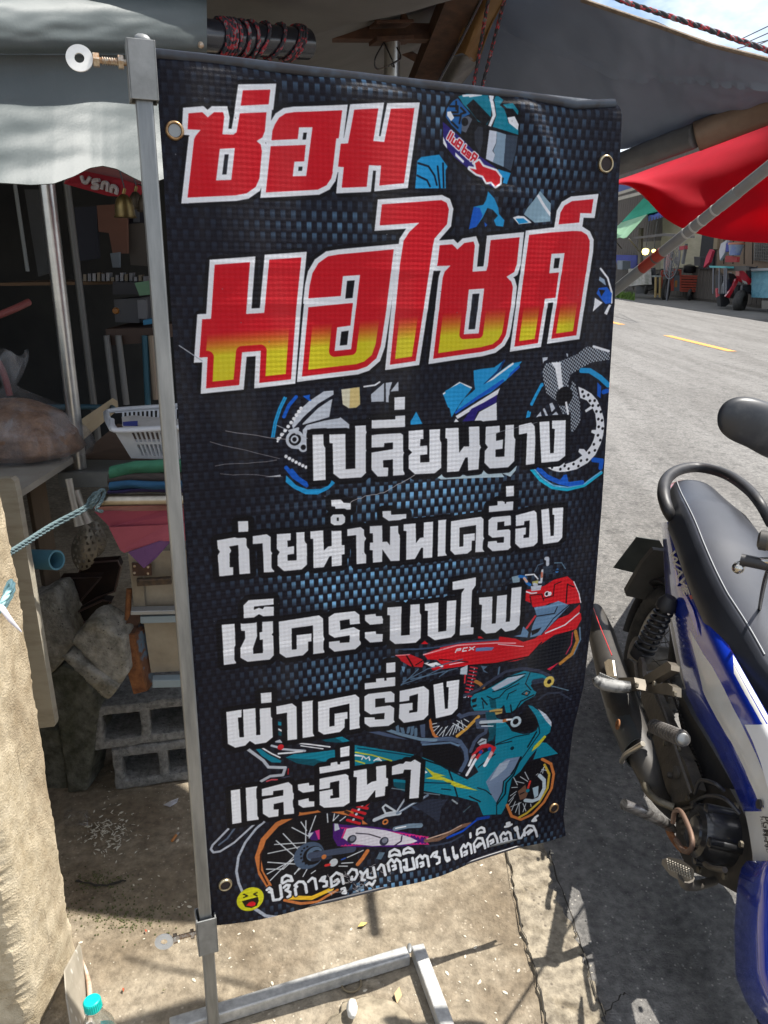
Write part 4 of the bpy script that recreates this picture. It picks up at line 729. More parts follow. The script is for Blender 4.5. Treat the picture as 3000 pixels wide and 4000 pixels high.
tube('top_rod', [bpos(-.004, ipl(Tedge, .01)-.006, -.012), bpos(SR, ipl(Tedge, SR-.01)-.005, -.012)], .006, galv, std)
tube('bottom_rod', [bpos(-.004, .292, -.004), bpos(SB, .295, 0)], .005, galv, std)
box('end_bracket', bpos(.006, tz+.02, -.012), (.02, .02, .05), galv_dk, std, Rp, .001)
# base frame: long bar under the post and a side bar towards the viewer
bh = .03; a = gp(660, 3975, bh); b2 = gp(1585, 3695, bh); dv = (b2-a).normalized()
a.z = b2.z = bh/2+.001
nrm2 = Vector((dv.y, -dv.x, 0))
bzn = M('sanded zinc tube', (.34, .34, .33), .5, .5, (.52, .52, .5), ns=60)
beam('base_bar', a+nrm2*.014, b2+nrm2*.014, .03, bh, bzn, std, bev=.003)
c = gp(1630, 3690, bh); c.z = bh/2+.002; e = gp(1760, 4040, bh); e.z = c.z; dv2 = (e-c).normalized()
beam('base_side_bar', c, c+dv2*.62, .031, bh, bzn, std, bev=.003)
a2 = a-dv*.0+nrm2*.05
c2 = c+dv2*.6; beam('base_bar', c2, c2-dv*.66, .03, bh, galv, std, bev=.003); beam('base_side_bar', a+nrm2*.02, c2-dv*.66, .03, bh, galv, std, bev=.003)
wl = (b2+nrm2*.014+dv*.004); bm = bmesh.new(); r_ = bmesh.ops.create_icosphere(bm, subdivisions=2, radius=.006)
for v in r_['verts']: v.co = wl+Vector((0, .006, .014))+Vector((v.co.x, v.co.y*2.4, v.co.z*.5))
fbm(bm, 'weld', galv_dk, std, smooth=True)
# ---------------------------------------------------------------- shop awnings and tarpaulins overhead
def pxgrid(name, rows, nu, nv, m, parent=None, disp=None, thick=0., **k):
    """rows: list (top to bottom) of lists of (px,py,Y); smooth surface through the measured points"""
    def fn(u, v):
        rr = []
        for r in rows:
            f = u*(len(r)-1); i = min(int(f), len(r)-2); t = f-i
            p = [r[max(i-1, 0)], r[i], r[i+1], r[min(i+2, len(r)-1)]]
            rr.append([.5*((2*p[1][q])+(p[2][q]-p[0][q])*t+(2*p[0][q]-5*p[1][q]+4*p[2][q]-p[3][q])*t*t+(3*p[1][q]-p[0][q]-3*p[2][q]+p[3][q])*t**3) for q in range(3)])
        f = v*(len(rows)-1); i = min(int(f), len(rows)-2); t = f-i
        p = [rr[max(i-1, 0)], rr[i], rr[i+1], rr[min(i+2, len(rr)-1)]]
        a = [.5*((2*p[1][q])+(p[2][q]-p[0][q])*t+(2*p[0][q]-5*p[1][q]+4*p[2][q]-p[3][q])*t*t+(3*p[1][q]-p[0][q]-3*p[2][q]+p[3][q])*t**3) for q in range(3)]
        P = at(*a)
        return disp(u, v, P) if disp else P
    return grid(name, fn, nu, nv, m, parent, thick=thick, **k)
tarp = M('grey green tarpaulin', (.074, .092, .093), .55, 0, (.098, .117, .117), ns=4, bs=170, bst=.2, bd=.002, trans=.10)
def sY(px): return 1.50+.42*(px/800.)             # the valance line runs away to the right
def scal(px): return pick([(-300, 690), (0, 717), (120, 724), (210, 719), (290, 690), (350, 658), (400, 650), (455, 662), (520, 696), (575, 722), (640, 700), (700, 668), (760, 655), (830, 680)], px)[0]
val = thing('valance', 'grey green tarpaulin valance with scalloped lower edge hanging over the stall', 'awning', tuple(at(300, 300, 1.6)))
def vfn(u, v):
    px = lerp(-420, 806, u); yt = 205; yb = scal(px); py = lerp(yt, yb, v)
    Y = sY(px)-.02*math.sin(v*3.14)-.115*v*v-.02*v+.011*nz3(px*.0035, py*.0035, 1)+.0022*nz3(px*.009, py*.020, 4)+.004*math.sin(px*.014+py*.003)*v
    Y += -.03*math.exp(-v*9)+.0022*math.sin(py*.05+px*.004)*math.exp(-((px-80)/260)**2)*v
    return at(px, py, Y)
grid('hanging_cloth', vfn, 130, 60, tarp, val, thick=.002)
def wfn(u, v):                                      # upper cloth wrapped over the pipe
    px = lerp(-420, 806, u); py = lerp(-190, 216, v); a = (py-120)/150
    Y = sY(px)-.078*math.sqrt(max(0, 1-min(1, a*a)))+.006*nz3(px*.003, py*.014, 8)+.0022*nz3(px*.009, py*.03, 2)
    Y += .012*math.exp(-((py-205)/14)**2)
    return at(px, py, Y)
grid('wrapped_cloth', wfn, 130, 50, tarp, val, thick=.002)
lathe('screw', [(0, .007), (.002, .006), (.004, .0001)], at(784, 176, sY(784)-.08), Vector((0, -1, 0)), zinc, val, seg=14)
blk = M('black plastic pipe', (.012, .013, .018), .22, 0, (.02, .022, .03), ns=6, bs=20, bst=.1, coat=.3)
pp = thing('roller_pipe', 'black plastic pipe end wound with red and grey rope above the banner', 'pipe', tuple(at(1000, 160, 1.95)))
pa, pb_ = at(500, 118, sY(500)), at(1198, 172, sY(1198)-.01)
tube('pipe', [pa, pb_], .0335, blk, pp, seg=24)
ropm = bpy.data.materials.new('red and grey twisted rope'); ropm.use_nodes = True; N = ropm.node_tree.nodes; K = ropm.node_tree.links
tcx = N.new('ShaderNodeTexCoord'); vn = N.new('ShaderNodeTexNoise'); vn.inputs['Scale'].default_value = 90; vn.inputs['Detail'].default_value = 1
rpx = N.new('ShaderNodeValToRGB'); e = rpx.color_ramp; e.interpolation = 'CONSTANT'; e.elements[0].color = (.035, .037, .045, 1); e.elements[1].position = .52; e.elements[1].color = (.33, .03, .04, 1); q_ = e.elements.new(.62); q_.color = (.16, .16, .17, 1)
K.new(tcx.outputs['Object'], vn.inputs[0]); K.new(vn.outputs[0], rpx.inputs[0]); K.new(rpx.outputs[0], N['Principled BSDF'].inputs['Base Color']); N['Principled BSDF'].inputs['Roughness'].default_value = .8
axp = (pb_-pa).normalized(); Rpp = dirR(axp)
def rope_(bm, pts, r, twist=60., strands=3):         # real three strand twist
    P = [Vector(p) for p in pts]; L_ = 0
    for s in range(strands):
        q = []; L_ = 0
        for i, p in enumerate(P):
            if i: L_ += (p-P[i-1]).length
            t = (P[min(i+1, len(P)-1)]-P[max(i-1, 0)]).normalized(); n1 = t.orthogonal().normalized() if abs(t.z) > .9 else t.cross(Vector((0, 0, 1))).normalized(); n2 = t.cross(n1); a = L_*twist/r*.01+s*2*math.pi/strands
            q.append(p+(n1*math.cos(a)+n2*math.sin(a))*r*.5)
        tube_(bm, q, r*.56, 6)
def resample(pts, step):
    o = [Vector(pts[0])]; acc = 0
    for a, b in zip(pts, pts[1:]):
        a, b = Vector(a), Vector(b); n = max(1, int((b-a).length/step))
        for i in range(1, n+1): o.append(a.lerp(b, i/n))
    return o
for kx in (818, 831, 843, 855, 872, 905, 943, 983, 1050, 1118, 1130, 1144):
    bm = bmesh.new(); t0 = (kx-500)/(1198-500); c = pa.lerp(pb_, t0); sl_ = .022 if kx > 960 else .006
    pts = [c+axp*(sl_*math.sin(a))+Rpp @ Vector((0, math.cos(a)*.0368, math.sin(a)*.0368)) for a in [2*math.pi*q/40 for q in range(41)]]
    rope_(bm, pts, .0042, 40); fbm(bm, 'rope_turn', ropm, pp, smooth=True)
# shop roof tarpaulin seen from below, with its beams
under = M('underside of dark tarpaulin', (.12, .12, .118), .75, 0, (.16, .16, .155), ns=3, bs=60, bst=.3, bd=.003)
rf = thing('stall_roof', 'dark grey tarpaulin roof over the stall, seen from below', 'tarpaulin', (-.2, 2.8, 2.2))
pxg = lambda x, y, Y: at(x, y, Y)
grid('roof_cloth', lambda u, v: Vector((lerp(-3.4, pick([(1.8, .74), (1.98, .80), (2.1, .74), (2.25, .68), (2.35, .5), (2.5, .35), (5, .35)], lerp(1.86, 4.6, v))[0], u), lerp(pick([(-3.4, 1.40), (-.80, 1.44), (-.46, 1.86), (.8, 1.86)], lerp(-3.4, .6, u))[0], 4.6, v), 2.10+.24*v+.14*max(0, (u-.84)/.16)+.035*nz3(u*7, v*4, 2)-.05*math.sin(u*3.14)*math.sin(v*3.14)))+Vector((0, .02*math.sin(u*25)*(1-v), 0)), 60, 40, under, rf, thick=.002)
bmx = thing('roof_beam', 'rusty square steel beam with bolted bracket under the stall roof', 'beam', tuple(at(1400, 130, 2.6)))
beam('beam', at(600, 118, 2.5), at(1790, 132, 2.75), .05, .044, rust_dk, bmx)
beam('bracket_plate', at(1455, 162, 2.58), at(1600, 155, 2.62), .07, .012, rust_dk, bmx)
beam('bracket_plate', at(1455, 96, 2.58), at(1600, 92, 2.62), .07, .008, rust_dk, bmx)
tube('bolt', [at(1474, 100, 2.57), at(1474, 60, 2.57)], .009, rust_dk, bmx); tube('bolt', [at(1580, 95, 2.6), at(1576, 55, 2.6)], [.018, .008], rust_dk, bmx)
tg = thing('stall_pole', 'bare steel pole under the rusty beam behind the banner', 'pole', tuple(gp(1480, 1700)))
tube('pole', [at(1532, 165, 2.6), Vector((at(1532, 165, 2.6).x, 2.6, 0))], .024, steel, tg, seg=16)
for (w0, w1, Y) in (((1500, 170), (1475, 270), 2.56), ((1500, 172), (1540, 262), 2.54)):
    tube('wire_tie', [at(1500, 165, Y), at(w1[0]-10, 230, Y-.03), at(w1[0], w1[1], Y-.02), at(1530, 250, Y-.04), at(1565, 225, Y-.03), at(1550, 185, Y)], .0022, blk, tg, n=6, seg=6)
tg = tag(beam('rafter', at(1815, -60, 2.45), at(1640, 345, 3.1), .09, .05, rust_dk), 'rusty steel rafter slanting down behind the banner, nearest the mustard cloth', 'rafter')
tg = tag(beam('rafter', at(1560, -30, 3.2), at(1790, 60, 2.9), .04, .03, rust_dk), 'thin dark rafter above the rusty beam', 'rafter')
tg = tag(tube('rafter', [at(800, 92, 3.4), at(900, 78, 3.4), at(1060, 80, 3.4), at(1220, 104, 3.4), at(1500, 170, 3.4), at(1650, 240, 3.4)], .014, rust_dk, n=5), 'bent dark rod curving under the roof above the roller pipe', 'rod')
must = M('faded mustard cloth', (.14, .075, .022), .85, 0, (.19, .11, .04), ns=12, bs=50, bst=.3)
tg = pxgrid('folded_cloth', [[(1868, -60, 2.5), (1930, -60, 2.46), (2010, -60, 2.5)], [(1815, 90, 2.6), (1870, 90, 2.55), (1925, 90, 2.6)], [(1772, 205, 2.7), (1820, 220, 2.66), (1872, 235, 2.7)]], 16, 16, must, disp=lambda u, v, P: P+Vector((0, .03*math.sin(u*9+v), 0)), thick=.003)
tag(tg, 'mustard brown cloth wrapped round the rafter at the top', 'cloth')
tg = pxgrid('folded_cloth', [[(1770, 205, 2.72), (1820, 222, 2.68), (1880, 235, 2.72)], [(1700, 330, 2.9), (1750, 345, 2.86), (1790, 350, 2.9)], [(1640, 430, 3.0), (1690, 440, 2.96), (1740, 450, 3.0)]], 14, 14, M('grey cloth end', (.1, .105, .11), .8, 0, (.17, .17, .17), ns=20), disp=lambda u, v, P: P+Vector((0, .03*math.sin(u*9+v), 0)), thick=.003)
tag(tg, 'grey cloth end below the mustard cloth on the rafter', 'cloth')
# big grey canopy towards the road
can_m = M('slate grey canopy cloth', (.19, .225, .29), .7, 0, (.22, .26, .33), ns=3, bs=40, bst=.12, bd=.004, trans=.20)
cn = thing('canopy', 'large slate grey cloth canopy stretched over the roadside', 'awning', tuple(at(2400, 350, 2.6)))
rows = [[(1500, -420, 3.1), (1900, -230, 2.7), (2290, -2, 2.45), (2560, 92, 2.4), (2780, 172, 2.36), (3005, 228, 2.33), (3400, 300, 2.3)],
        [(1560, -150, 3.2), (1950, -20, 2.85), (2320, 160, 2.65), (2580, 245, 2.55), (2790, 300, 2.5), (3005, 330, 2.45), (3400, 370, 2.4)],
        [(1650, 180, 3.3), (2000, 240, 3.0), (2350, 340, 2.85), (2600, 390, 2.75), (2800, 395, 2.65), (3005, 385, 2.6), (3400, 395, 2.5)],
        [(1700, 420, 3.5), (2050, 520, 3.3), (2380, 580, 3.1), (2620, 520, 2.9), (2810, 460, 2.8), (3005, 405, 2.7), (3400, 400, 2.6)]]
pxgrid('canopy_cloth', rows, 90, 50, can_m, cn, disp=lambda u, v, P: P+Vector((0, 0, .014*nz3(u*9, v*3, 5)+.016*math.sin(u*34+v*7)*v*(1-v)*(1-u)+.006*nz3(u*26, v*8, 2)-.014*math.exp(-((v-.42-.10*math.sin(u*5))/.012)**2))), thick=.002)
hemc = M('frayed brown canopy hem', (.16, .125, .095), .9, 0, (.25, .2, .15), ns=60, bs=150, bst=.4)
ed = [at(*(2270+(3060-2270)*t, pick([(2270, -6), (2400, 38), (2560, 92), (2780, 172), (3005, 228), (3100, 250)], 2270+790*t)[0]+5, pick([(2270, 2.45), (2560, 2.4), (2780, 2.36), (3100, 2.32)], 2270+790*t)[0]-.01)) for t in [i/24 for i in range(25)]]
tube('hem', ed, .011, hemc, cn, seg=10, flat=.5)
bm = bmesh.new(); rope_(bm, resample(smooth_path([at(2330, -40, 1.72), at(2429, 2, 1.7), at(2560, 46, 1.68), at(2711, 96, 1.66), at(2860, 148, 1.64), at(3060, 218, 1.6)], 6), .006), .0052, 60)
tag(fbm(bm, 'rope', ropm, smooth=True), 'red and black twisted rope running above the canopy edge against the sky', 'rope')
for i, (a, b, Y, lab) in enumerate((((1912, -30), (1846, 360), 2.2, 'left of two thin red and black ropes hanging behind the banner top'), ((1978, -30), (1878, 360), 2.2, 'right of two thin red and black ropes hanging behind the banner top'))):
    bm = bmesh.new(); rope_(bm, resample([at(*a, Y), at(*b, Y+.1)], .006), .005, 60); tag(fbm(bm, 'rope', ropm, smooth=True), lab, 'rope')
tag(tube('cord', [at(1890, -20, 2.1), at(1800, 160, 2.15), at(1690, 360, 2.2)], .0035, blk), 'thin black cord slanting across the mustard cloth', 'cord')
# pole rolled in brown and dark cloth
rp_ = thing('rolled_pole', 'long pole rolled in dark grey and brown cloth under the canopy edge', 'pole', tuple(at(2700, 520, 2.6)))
axis = [(2290, 690, 3.2), (2440, 630, 3.05), (2600, 570, 2.9), (2720, 530, 2.8), (2860, 475, 2.75), (3100, 385, 2.65)]
dkc = M('dark cloth roll', (.10, .105, .115), .5, 0, (.15, .155, .165), ns=8, bs=30, bst=.4, bd=.006); brc = M('brown cloth roll', (.16, .11, .08), .6, 0, (.23, .165, .12), ns=8, bs=30, bst=.3, bd=.005)
def roll(name, ax, r0, m, ph):
    P = smooth_path([at(*p) for p in ax], 10); bm = bmesh.new(); rings = []; seg = 20
    for i, p in enumerate(P):
        t = (P[min(i+1, len(P)-1)]-P[max(i-1, 0)]).normalized(); n1 = t.cross(Vector((0, 0, 1))).normalized(); n2 = t.cross(n1)
        rings.append([bm.verts.new(p+(n1*math.cos(a)+n2*math.sin(a))*(r0*(1+.12*nz3(math.cos(a)*2, math.sin(a)*2+i*.03, ph)+.10*math.sin(a*3+i*.12+ph)))) for a in [2*math.pi*k/seg for k in range(seg)]])
    for A_, B_ in zip(rings, rings[1:]):
        for k in range(seg): bm.faces.new((A_[k], A_[(k+1) % seg], B_[(k+1) % seg], B_[k]))
    bm.faces.new(rings[0]); bm.faces.new(rings[-1]); return fbm(bm, name, m, rp_, smooth=True)
roll('dark_wrap', axis[:4], .038, dkc, 1.); roll('brown_wrap', axis[3:], .047, brc, 2.)
# red tarpaulin hanging below it
redm = M('translucent red tarpaulin', (.60, .004, .022), .6, 0, (.70, .006, .03), ns=5, bs=120, bst=.15, bd=.002, trans=.6)
rt = thing('red_tarpaulin', 'sagging bright red tarpaulin hanging beside the road', 'tarpaulin', tuple(at(2700, 760, 3)))
rows = [[(2250, 745, 3.6), (2420, 700, 3.4), (2600, 636, 3.2), (2800, 565, 3.0), (3010, 478, 2.8), (3200, 400, 2.6)],
        [(2250, 760, 3.4), (2425, 705, 3.2), (2600, 690, 3.0), (2800, 640, 2.85), (3010, 590, 2.7), (3200, 520, 2.5)],
        [(2250, 765, 3.3), (2430, 715, 3.1), (2610, 770, 2.9), (2800, 790, 2.75), (3010, 780, 2.6), (3200, 720, 2.4)],
        [(2250, 770, 3.4), (2445, 722, 3.2), (2590, 852, 2.9), (2770, 922, 2.7), (3010, 950, 2.55), (3200, 940, 2.4)]]
pxgrid('red_cloth', rows, 70, 40, redm, rt, disp=lambda u, v, P: P+Vector((0, .02*math.sin(u*14+v*6)*v+.03*nz3(u*5, v*4, 3), 0)), thick=.002)
# long grey prop pole across the opening
pl = thing('prop_pole', 'long slanting grey pole with rings of tape and a red band', 'pole', tuple(gp(1250, 1990)))
p0 = at(3160, 527, 1.75); pq = gp(1250, 2057); gpm = M('grey plastic pole', (.17, .165, .16), .45, 0, (.22, .215, .205), ns=12)
axq = (pq-p0).normalized(); Lq = (pq-p0).length
tube('pole', [p0, pq], .0135, gpm, pl, seg=18)
def pt_on(px):                                       # parameter on the pole where it projects to picture column px
    best = min(range(1, 4000), key=lambda i: abs(1500+FPX*((np.array(p0+axq*(Lq*i/4000))-EYE) @ RT)/((np.array(p0+axq*(Lq*i/4000))-EYE) @ FW)-px)); return Lq*best/4000
tape = M('pale worn tape', (.4, .39, .36), .7); redb = M('red painted band', (.30, .035, .02), .6, 0, (.2, .03, .02), ns=20)
for px in (2870, 2795, 2745, 2712, 2683, 2560, 2470, 2425):
    t = pt_on(px); tube('tape_ring', [p0+axq*t, p0+axq*(t+.005)], .0142, tape if px > 2600 else M('dark tape', (.08, .08, .08), .7), pl, seg=18)
t1, t2 = pt_on(2588), pt_on(2508); tube('red_band', [p0+axq*t1, p0+axq*t2], .0141, redb, pl, seg=18)
t1, t2 = pt_on(2880), pt_on(2812); tube('grey_band', [p0+axq*t1, p0+axq*t2], .0143, M('lighter pole sleeve', (.2, .205, .2), .5), pl, seg=18)
t1, t2 = pt_on(2508), pt_on(2380); tube('grey_band', [p0+axq*t1, p0+axq*t2], .0143, M('lighter pole sleeve', (.2, .205, .2), .5), pl, seg=18)
# added shade flap: unseen above the banner top, shaped to shade the upper lettering
ff = thing('shade_flap', 'unseen grey shade flap added above the top of the banner', 'awning', (.1, 1.3, 2.05))
ZF = 2.20
def flap_pt(s, t):                                   # where the sun ray through banner point (s, t) meets the flap height
    p = Vector(POST+BD*s+BV*t); k = (ZF-p.z)/S.z; return p+S*k
tA = [px2sz(*q) for q in ((700, 555), (1000, 560), (1280, 560), (1500, 590), (1800, 600), (2000, 640), (2150, 600), (2300, 590), (2400, 560))]
tA = [(-.25, tA[0][1])]+tA+[(.95, tA[-1][1])]
def flap(u, v):
    s = lerp(-.25, .95, u); t = ipl(tA, s); return flap_pt(s, t)+Vector((-.004*math.sin(u*30)*(1-v)-.085*v, .02*v, .0))
grid('shade_flap_cloth', flap, 80, 5, tarp, ff, thick=.002)
print('FLAP', [tuple(round(float(q)) for q in (1500+FPX*(np.array(flap(u, v))-EYE) @ RT/((np.array(flap(u, v))-EYE) @ FW), 2000-FPX*(np.array(flap(u, v))-EYE) @ UP/((np.array(flap(u, v))-EYE) @ FW))) for u in (0, .5, 1) for v in (0, 1)])
# ---------------------------------------------------------------- the stall on the left
wallm = M('weathered ochre concrete', (.33, .265, .165), .92, 0, (.58, .50, .36), ns=22, nd=15, lo=.3, hi=.68, c3=(.25, .2, .13), n3=150, bs=230, bst=.7, bd=.006)
stain(wallm, 4, .35, .55, (.68, .64, .60), (1, 1, .5))
# low concrete wall: lit flank and shaded face
A_ = gp(300, 3700); Bq = Vector((A_.x-.004, 1.17, 0))
wo = thing('concrete_wall', 'rough ochre concrete wall end at the left, sunlit on its flank', 'wall', tuple(A_))
def wallside(u, v):
    z = lerp(-.01, 1.30, v); p = Bq.lerp(A_, u)
    e = .004*nz3(u*3, z*5, 1)+.0025*nz3(u*9, z*22, 2)+.0006*nz3(u*30, z*40, 3)
    edge = .010*abs(nz3(3, z*14, 8))+.006*abs(nz3(5, z*45, 3)); near = max(0, 1-u*7); far = max(0, (u-.9)*10)
    return Vector((p.x+e-near*near*(.016+edge*1.6)-far*far*(.005+edge)-.035*max(0, z-.55), p.y-.012*math.sin(z*4)*(u > .5), z))
bm = bmesh.new(); nu, nv = 60, 420
V = [[bm.verts.new(wallside(i/nu, j/nv)) for i in range(nu+1)] for j in range(nv+1)]
for j in range(nv):
    for i in range(nu): bm.faces.new((V[j][i], V[j][i+1], V[j+1][i+1], V[j+1][i]))
for j in range(nv+1):                                # front face going left and back face
    p = V[j][0].co; V[j].insert(0, bm.verts.new((p.x-.05-.004*nz3(p.z*30, 1, 1), p.y-.012+.004*nz3(p.z*20, 4, 1), p.z))); p2 = V[j][0].co; V[j].insert(0, bm.verts.new((p2.x-1.4, p2.y-.02, p2.z)))
    q = V[j][-1].co; V[j].append(bm.verts.new((q.x-.05, q.y+.01, q.z))); V[j].append(bm.verts.new((q.x-1.4, q.y+.03, q.z)))
for j in range(nv):
    for i in (0, 1, nu+2, nu+3): bm.faces.new((V[j][i], V[j][i+1], V[j+1][i+1], V[j+1][i]))
bm.faces.new([v for v in V[-1]])
fbm(bm, 'wall_body', wallm, wo, smooth=False)
# cream board behind it
cream = M('dirty cream board', (.36, .33, .26), .6, 0, (.24, .21, .155), ns=9, nd=13, lo=.45, hi=.75, bs=30, bst=.1, st=(1, 1, 5))
YB = 1.62
bd = prism('cream_board', [at(x, y, YB) for x, y in ((-220, 1880), (42, 1868), (56, 1880), (66, 1925), (215, 2825), (212, 2838), (150, 2845), (-100, 2855))], (0, .022, 0), cream, bev=.003)
tag(bd, 'tall dirty cream board standing behind the ochre wall', 'board')
tm = M('pale formica table top', (.30, .285, .25), .45, 0, (.2, .18, .15), ns=7, nd=9)
tab = thing('table', 'worn pale table top at the left edge under the bag', 'table', tuple(at(100, 1900, 1.8)))
zt = at(66, 1925, 1.66).z
top = [Vector((p.x, p.y, zt)) for p in (gp(-500, 2020, zt), gp(66, 1925, zt), gp(285, 1785, zt), gp(268, 1720, zt), gp(-300, 1660, zt))]
prism('table_top', [p-Vector((0, 0, .016)) for p in top], (0, 0, .016), tm, tab, bev=.002)
wood = M('old raw wood', (.09, .065, .04), .85, 0, (.14, .10, .065), ns=6, st=(1, 1, .2), bs=30, bst=.3)
c_ = at(140, 1925, 1.98); beam('leg', (c_.x, c_.y, zt-.017), (c_.x+.02, c_.y+.02, 0), .03, .045, wood, tab)
# knotted clear bag of brown sugar-like flakes
bag = thing('plastic_bag', 'knotted clear plastic bag full of brown flakes on the table', 'bag', tuple(gp(90, 1830, zt)))
bc = gp(75, 1800, zt)
brown = M('brown flakes in bag', (.11, .055, .028), .5, 0, (.27, .15, .085), ns=34, nd=12, bs=45, bst=.8, bd=.01, coat=.35)
def bagf(u, v):
    a = u*2*math.pi; t = v*math.pi; r = math.sin(t)**.75; x, y, z = math.cos(a)*r, math.sin(a)*r, -math.cos(t)
    k = 1+.10*nz3(x*2.2, y*2.2, z*2.2)+.05*nz3(x*7, y*7, z*5)
    return bc+Vector((x*.175*k-.03, y*.13*k+.05, .066+z*.066*k*(1 if z < 0 else 1.25)))
def bagc(u, v):
    a = u*2*math.pi; pr = pick([(0, 0, 0), (.12, .15, .0), (.25, .178, .02), (.45, .172, .065), (.65, .13, .11), (.85, .06, .142), (1, .0, .148)], v); k = 1+.07*nz3(math.cos(a)*2, math.sin(a)*2, v*3)+.02*nz3(math.cos(a)*9, math.sin(a)*9, v*9)
    return bc+Vector((math.cos(a)*pr[0]*k-.03, math.sin(a)*pr[0]*.75*k+.05, .006+pr[1]+.003*nz3(u*30, v*30, 2)))
grid('bag_contents', bagc, 64, 36, brown, bag)
film = bpy.data.materials.new('clear plastic film'); film.use_nodes = True; N = film.node_tree.nodes; K = film.node_tree.links; b = N['Principled BSDF']
b.inputs['Base Color'].default_value = (.30, .30, .31, 1); b.inputs['Roughness'].default_value = .14; b.inputs['Specular IOR Level'].default_value = 1.; b.inputs['Transmission Weight'].default_value = 0
tcf = N.new('ShaderNodeTexCoord'); mpf = N.new('ShaderNodeMapping'); mpf.inputs['Scale'].default_value = (2.2, 2.2, .5); K.new(tcf.outputs['Object'], mpf.inputs[0]); tb = N.new('ShaderNodeBsdfTransparent'); m_ = N.new('ShaderNodeMixShader'); m_.inputs[0].default_value = .2; nq = N.new('ShaderNodeTexNoise'); nq.inputs['Scale'].default_value = 9; nq.inputs['Detail'].default_value = 7; nq.inputs['Distortion'].default_value = .5; K.new(mpf.outputs[0], nq.inputs[0]); rq = N.new('ShaderNodeMapRange'); rq.inputs[1].default_value = .45; rq.inputs[2].default_value = .72; rq.inputs[3].default_value = .12; rq.inputs[4].default_value = .45; K.new(nq.outputs[0], rq.inputs[0]); K.new(rq.outputs[0], m_.inputs[0]); nn_ = N.new('ShaderNodeTexNoise'); nn_.inputs['Scale'].default_value = 12; nn_.inputs['Detail'].default_value = 5; K.new(mpf.outputs[0], nn_.inputs[0])
bpn = N.new('ShaderNodeBump'); bpn.inputs['Strength'].default_value = .6; bpn.inputs['Distance'].default_value = .02; K.new(nn_.outputs[0], bpn.inputs['Height']); K.new(bpn.outputs[0], b.inputs['Normal'])
K.new(tb.outputs[0], m_.inputs[1]); K.new(b.outputs[0], m_.inputs[2]); K.new(m_.outputs[0], N['Material Output'].inputs[0])
def bag2(u, v):
    a = u*2*math.pi; prof = pick([(0, .186, 0), (.12, .192, .03), (.3, .18, .075), (.45, .135, .118), (.58, .07, .150), (.66, .020, .172), (.72, .017, .185), (.82, .032, .215), (.92, .040, .245), (1, .036, .265)], v)
    k = 1+.10*nz3(math.cos(a)*2, math.sin(a)*2, v*3)+.04*math.sin(a*7+v*5)
    return bc+Vector((math.cos(a)*prof[0]*k-.03+.07*max(0, v-.6), math.sin(a)*prof[0]*.75*k+.05, .006+prof[1]+.01*math.sin(a*3)*v))
grid('film', bag2, 56, 28, film, bag)
# chrome poles of the stall
def pole(p0_, p1_, r, lab, m=steel):
    t = thing('stall_pole', lab, 'pole', tuple(p1_)); tube('pole', [p0_, p1_], r, m, t, seg=20); return t
Yp = 2.02; b0 = at(312, 1828, Yp); pole(Vector((b0.x-.005, Yp, 2.25)), b0, .0185, 'shiny stainless pole standing on the grey ledge left of the banner post')
b1 = at(375, 1610, 2.9); pole(Vector((b1.x-.03, 2.9, 2.25)), b1+Vector((0, 0, -.25)), .013, 'thin dull pole in the shadow behind the shiny stainless pole', M('dull dark metal', (.12, .12, .115), .5, .5))
# ledge with grey box profile
led = thing('ledge', 'grey metal ledge carrying the shiny pole', 'ledge', tuple(at(400, 1870, 2.0)))
lm = M('grey painted metal ledge', (.12, .13, .13), .5, .2, (.17, .18, .175), ns=12)
prism('ledge_face', [at(225, 1848, 1.98), at(810, 1838, 1.98), at(810, 1895, 1.98), at(232, 1905, 1.98)], (0, .03, 0), lm, led, bev=.002)
prism('ledge_top', [at(225, 1845, 1.985), at(810, 1835, 1.985), at(810, 1800, 2.2), at(300, 1795, 2.2)], (0, 0, -.008), lm, led)
# plank / tray behind, brown shelf surface
tag(prism('plank', [at(240, 1760, 2.3), at(440, 1590, 2.75), at(440, 1555, 2.75), at(225, 1700, 2.3)], (.0, .05, -.02), M('pale plywood edge', (.34, .28, .18), .8, 0, (.28, .22, .14), ns=4), bev=.002), 'pale plank slanting back behind the shiny pole', 'plank')
tag(prism('shelf_board', [at(300, 1790, 2.2), at(460, 1655, 2.6), at(700, 1680, 2.6), at(760, 1800, 2.2)], (0, 0, -.02), M('dark brown board', (.07, .045, .03), .6, 0, (.11, .07, .05), ns=5, st=(1, 4, 1))), 'dark brown board under the white basket', 'board')
# white basket with slots
bk = thing('basket', 'white plastic basket with slotted sides holding paper, on a green cloth', 'basket', tuple(at(600, 1795, 1.95)))
wp = M('white basket plastic', (.58, .60, .62), .4, 0, (.5, .52, .54), ns=8)
Yk = 1.93
def bkp(px, py, dY=0.): return at(px, py, Yk+dY)
rimf = [bkp(438, 1678), bkp(470, 1680), bkp(560, 1678), bkp(800, 1665)]
T0, T1, B0, B1 = bkp(440, 1672), bkp(900, 1652), bkp(512, 1790, .03), bkp(860, 1800, .03)
def face_pt(u, v): return T0.lerp(T1, u).lerp(B0.lerp(B1, u), v)
bm = bmesh.new()
for (v0, v1) in ((0, .10), (.46, .54), (.90, 1.0)):
    prism_(bm, [face_pt(0, v0), face_pt(1, v0), face_pt(1, v1), face_pt(0, v1)], (0, .004, 0))
fbm(bm, 'basket_band', wp, bk)
for k in range(21):
    u0 = .12+k*.042; w = .016
    for (v0, v1) in ((.10, .46), (.54, .90)): prism('slat', [face_pt(u0, v0), face_pt(u0+w, v0), face_pt(u0+w, v1), face_pt(u0, v1)], (0, .004, 0), wp, bk)
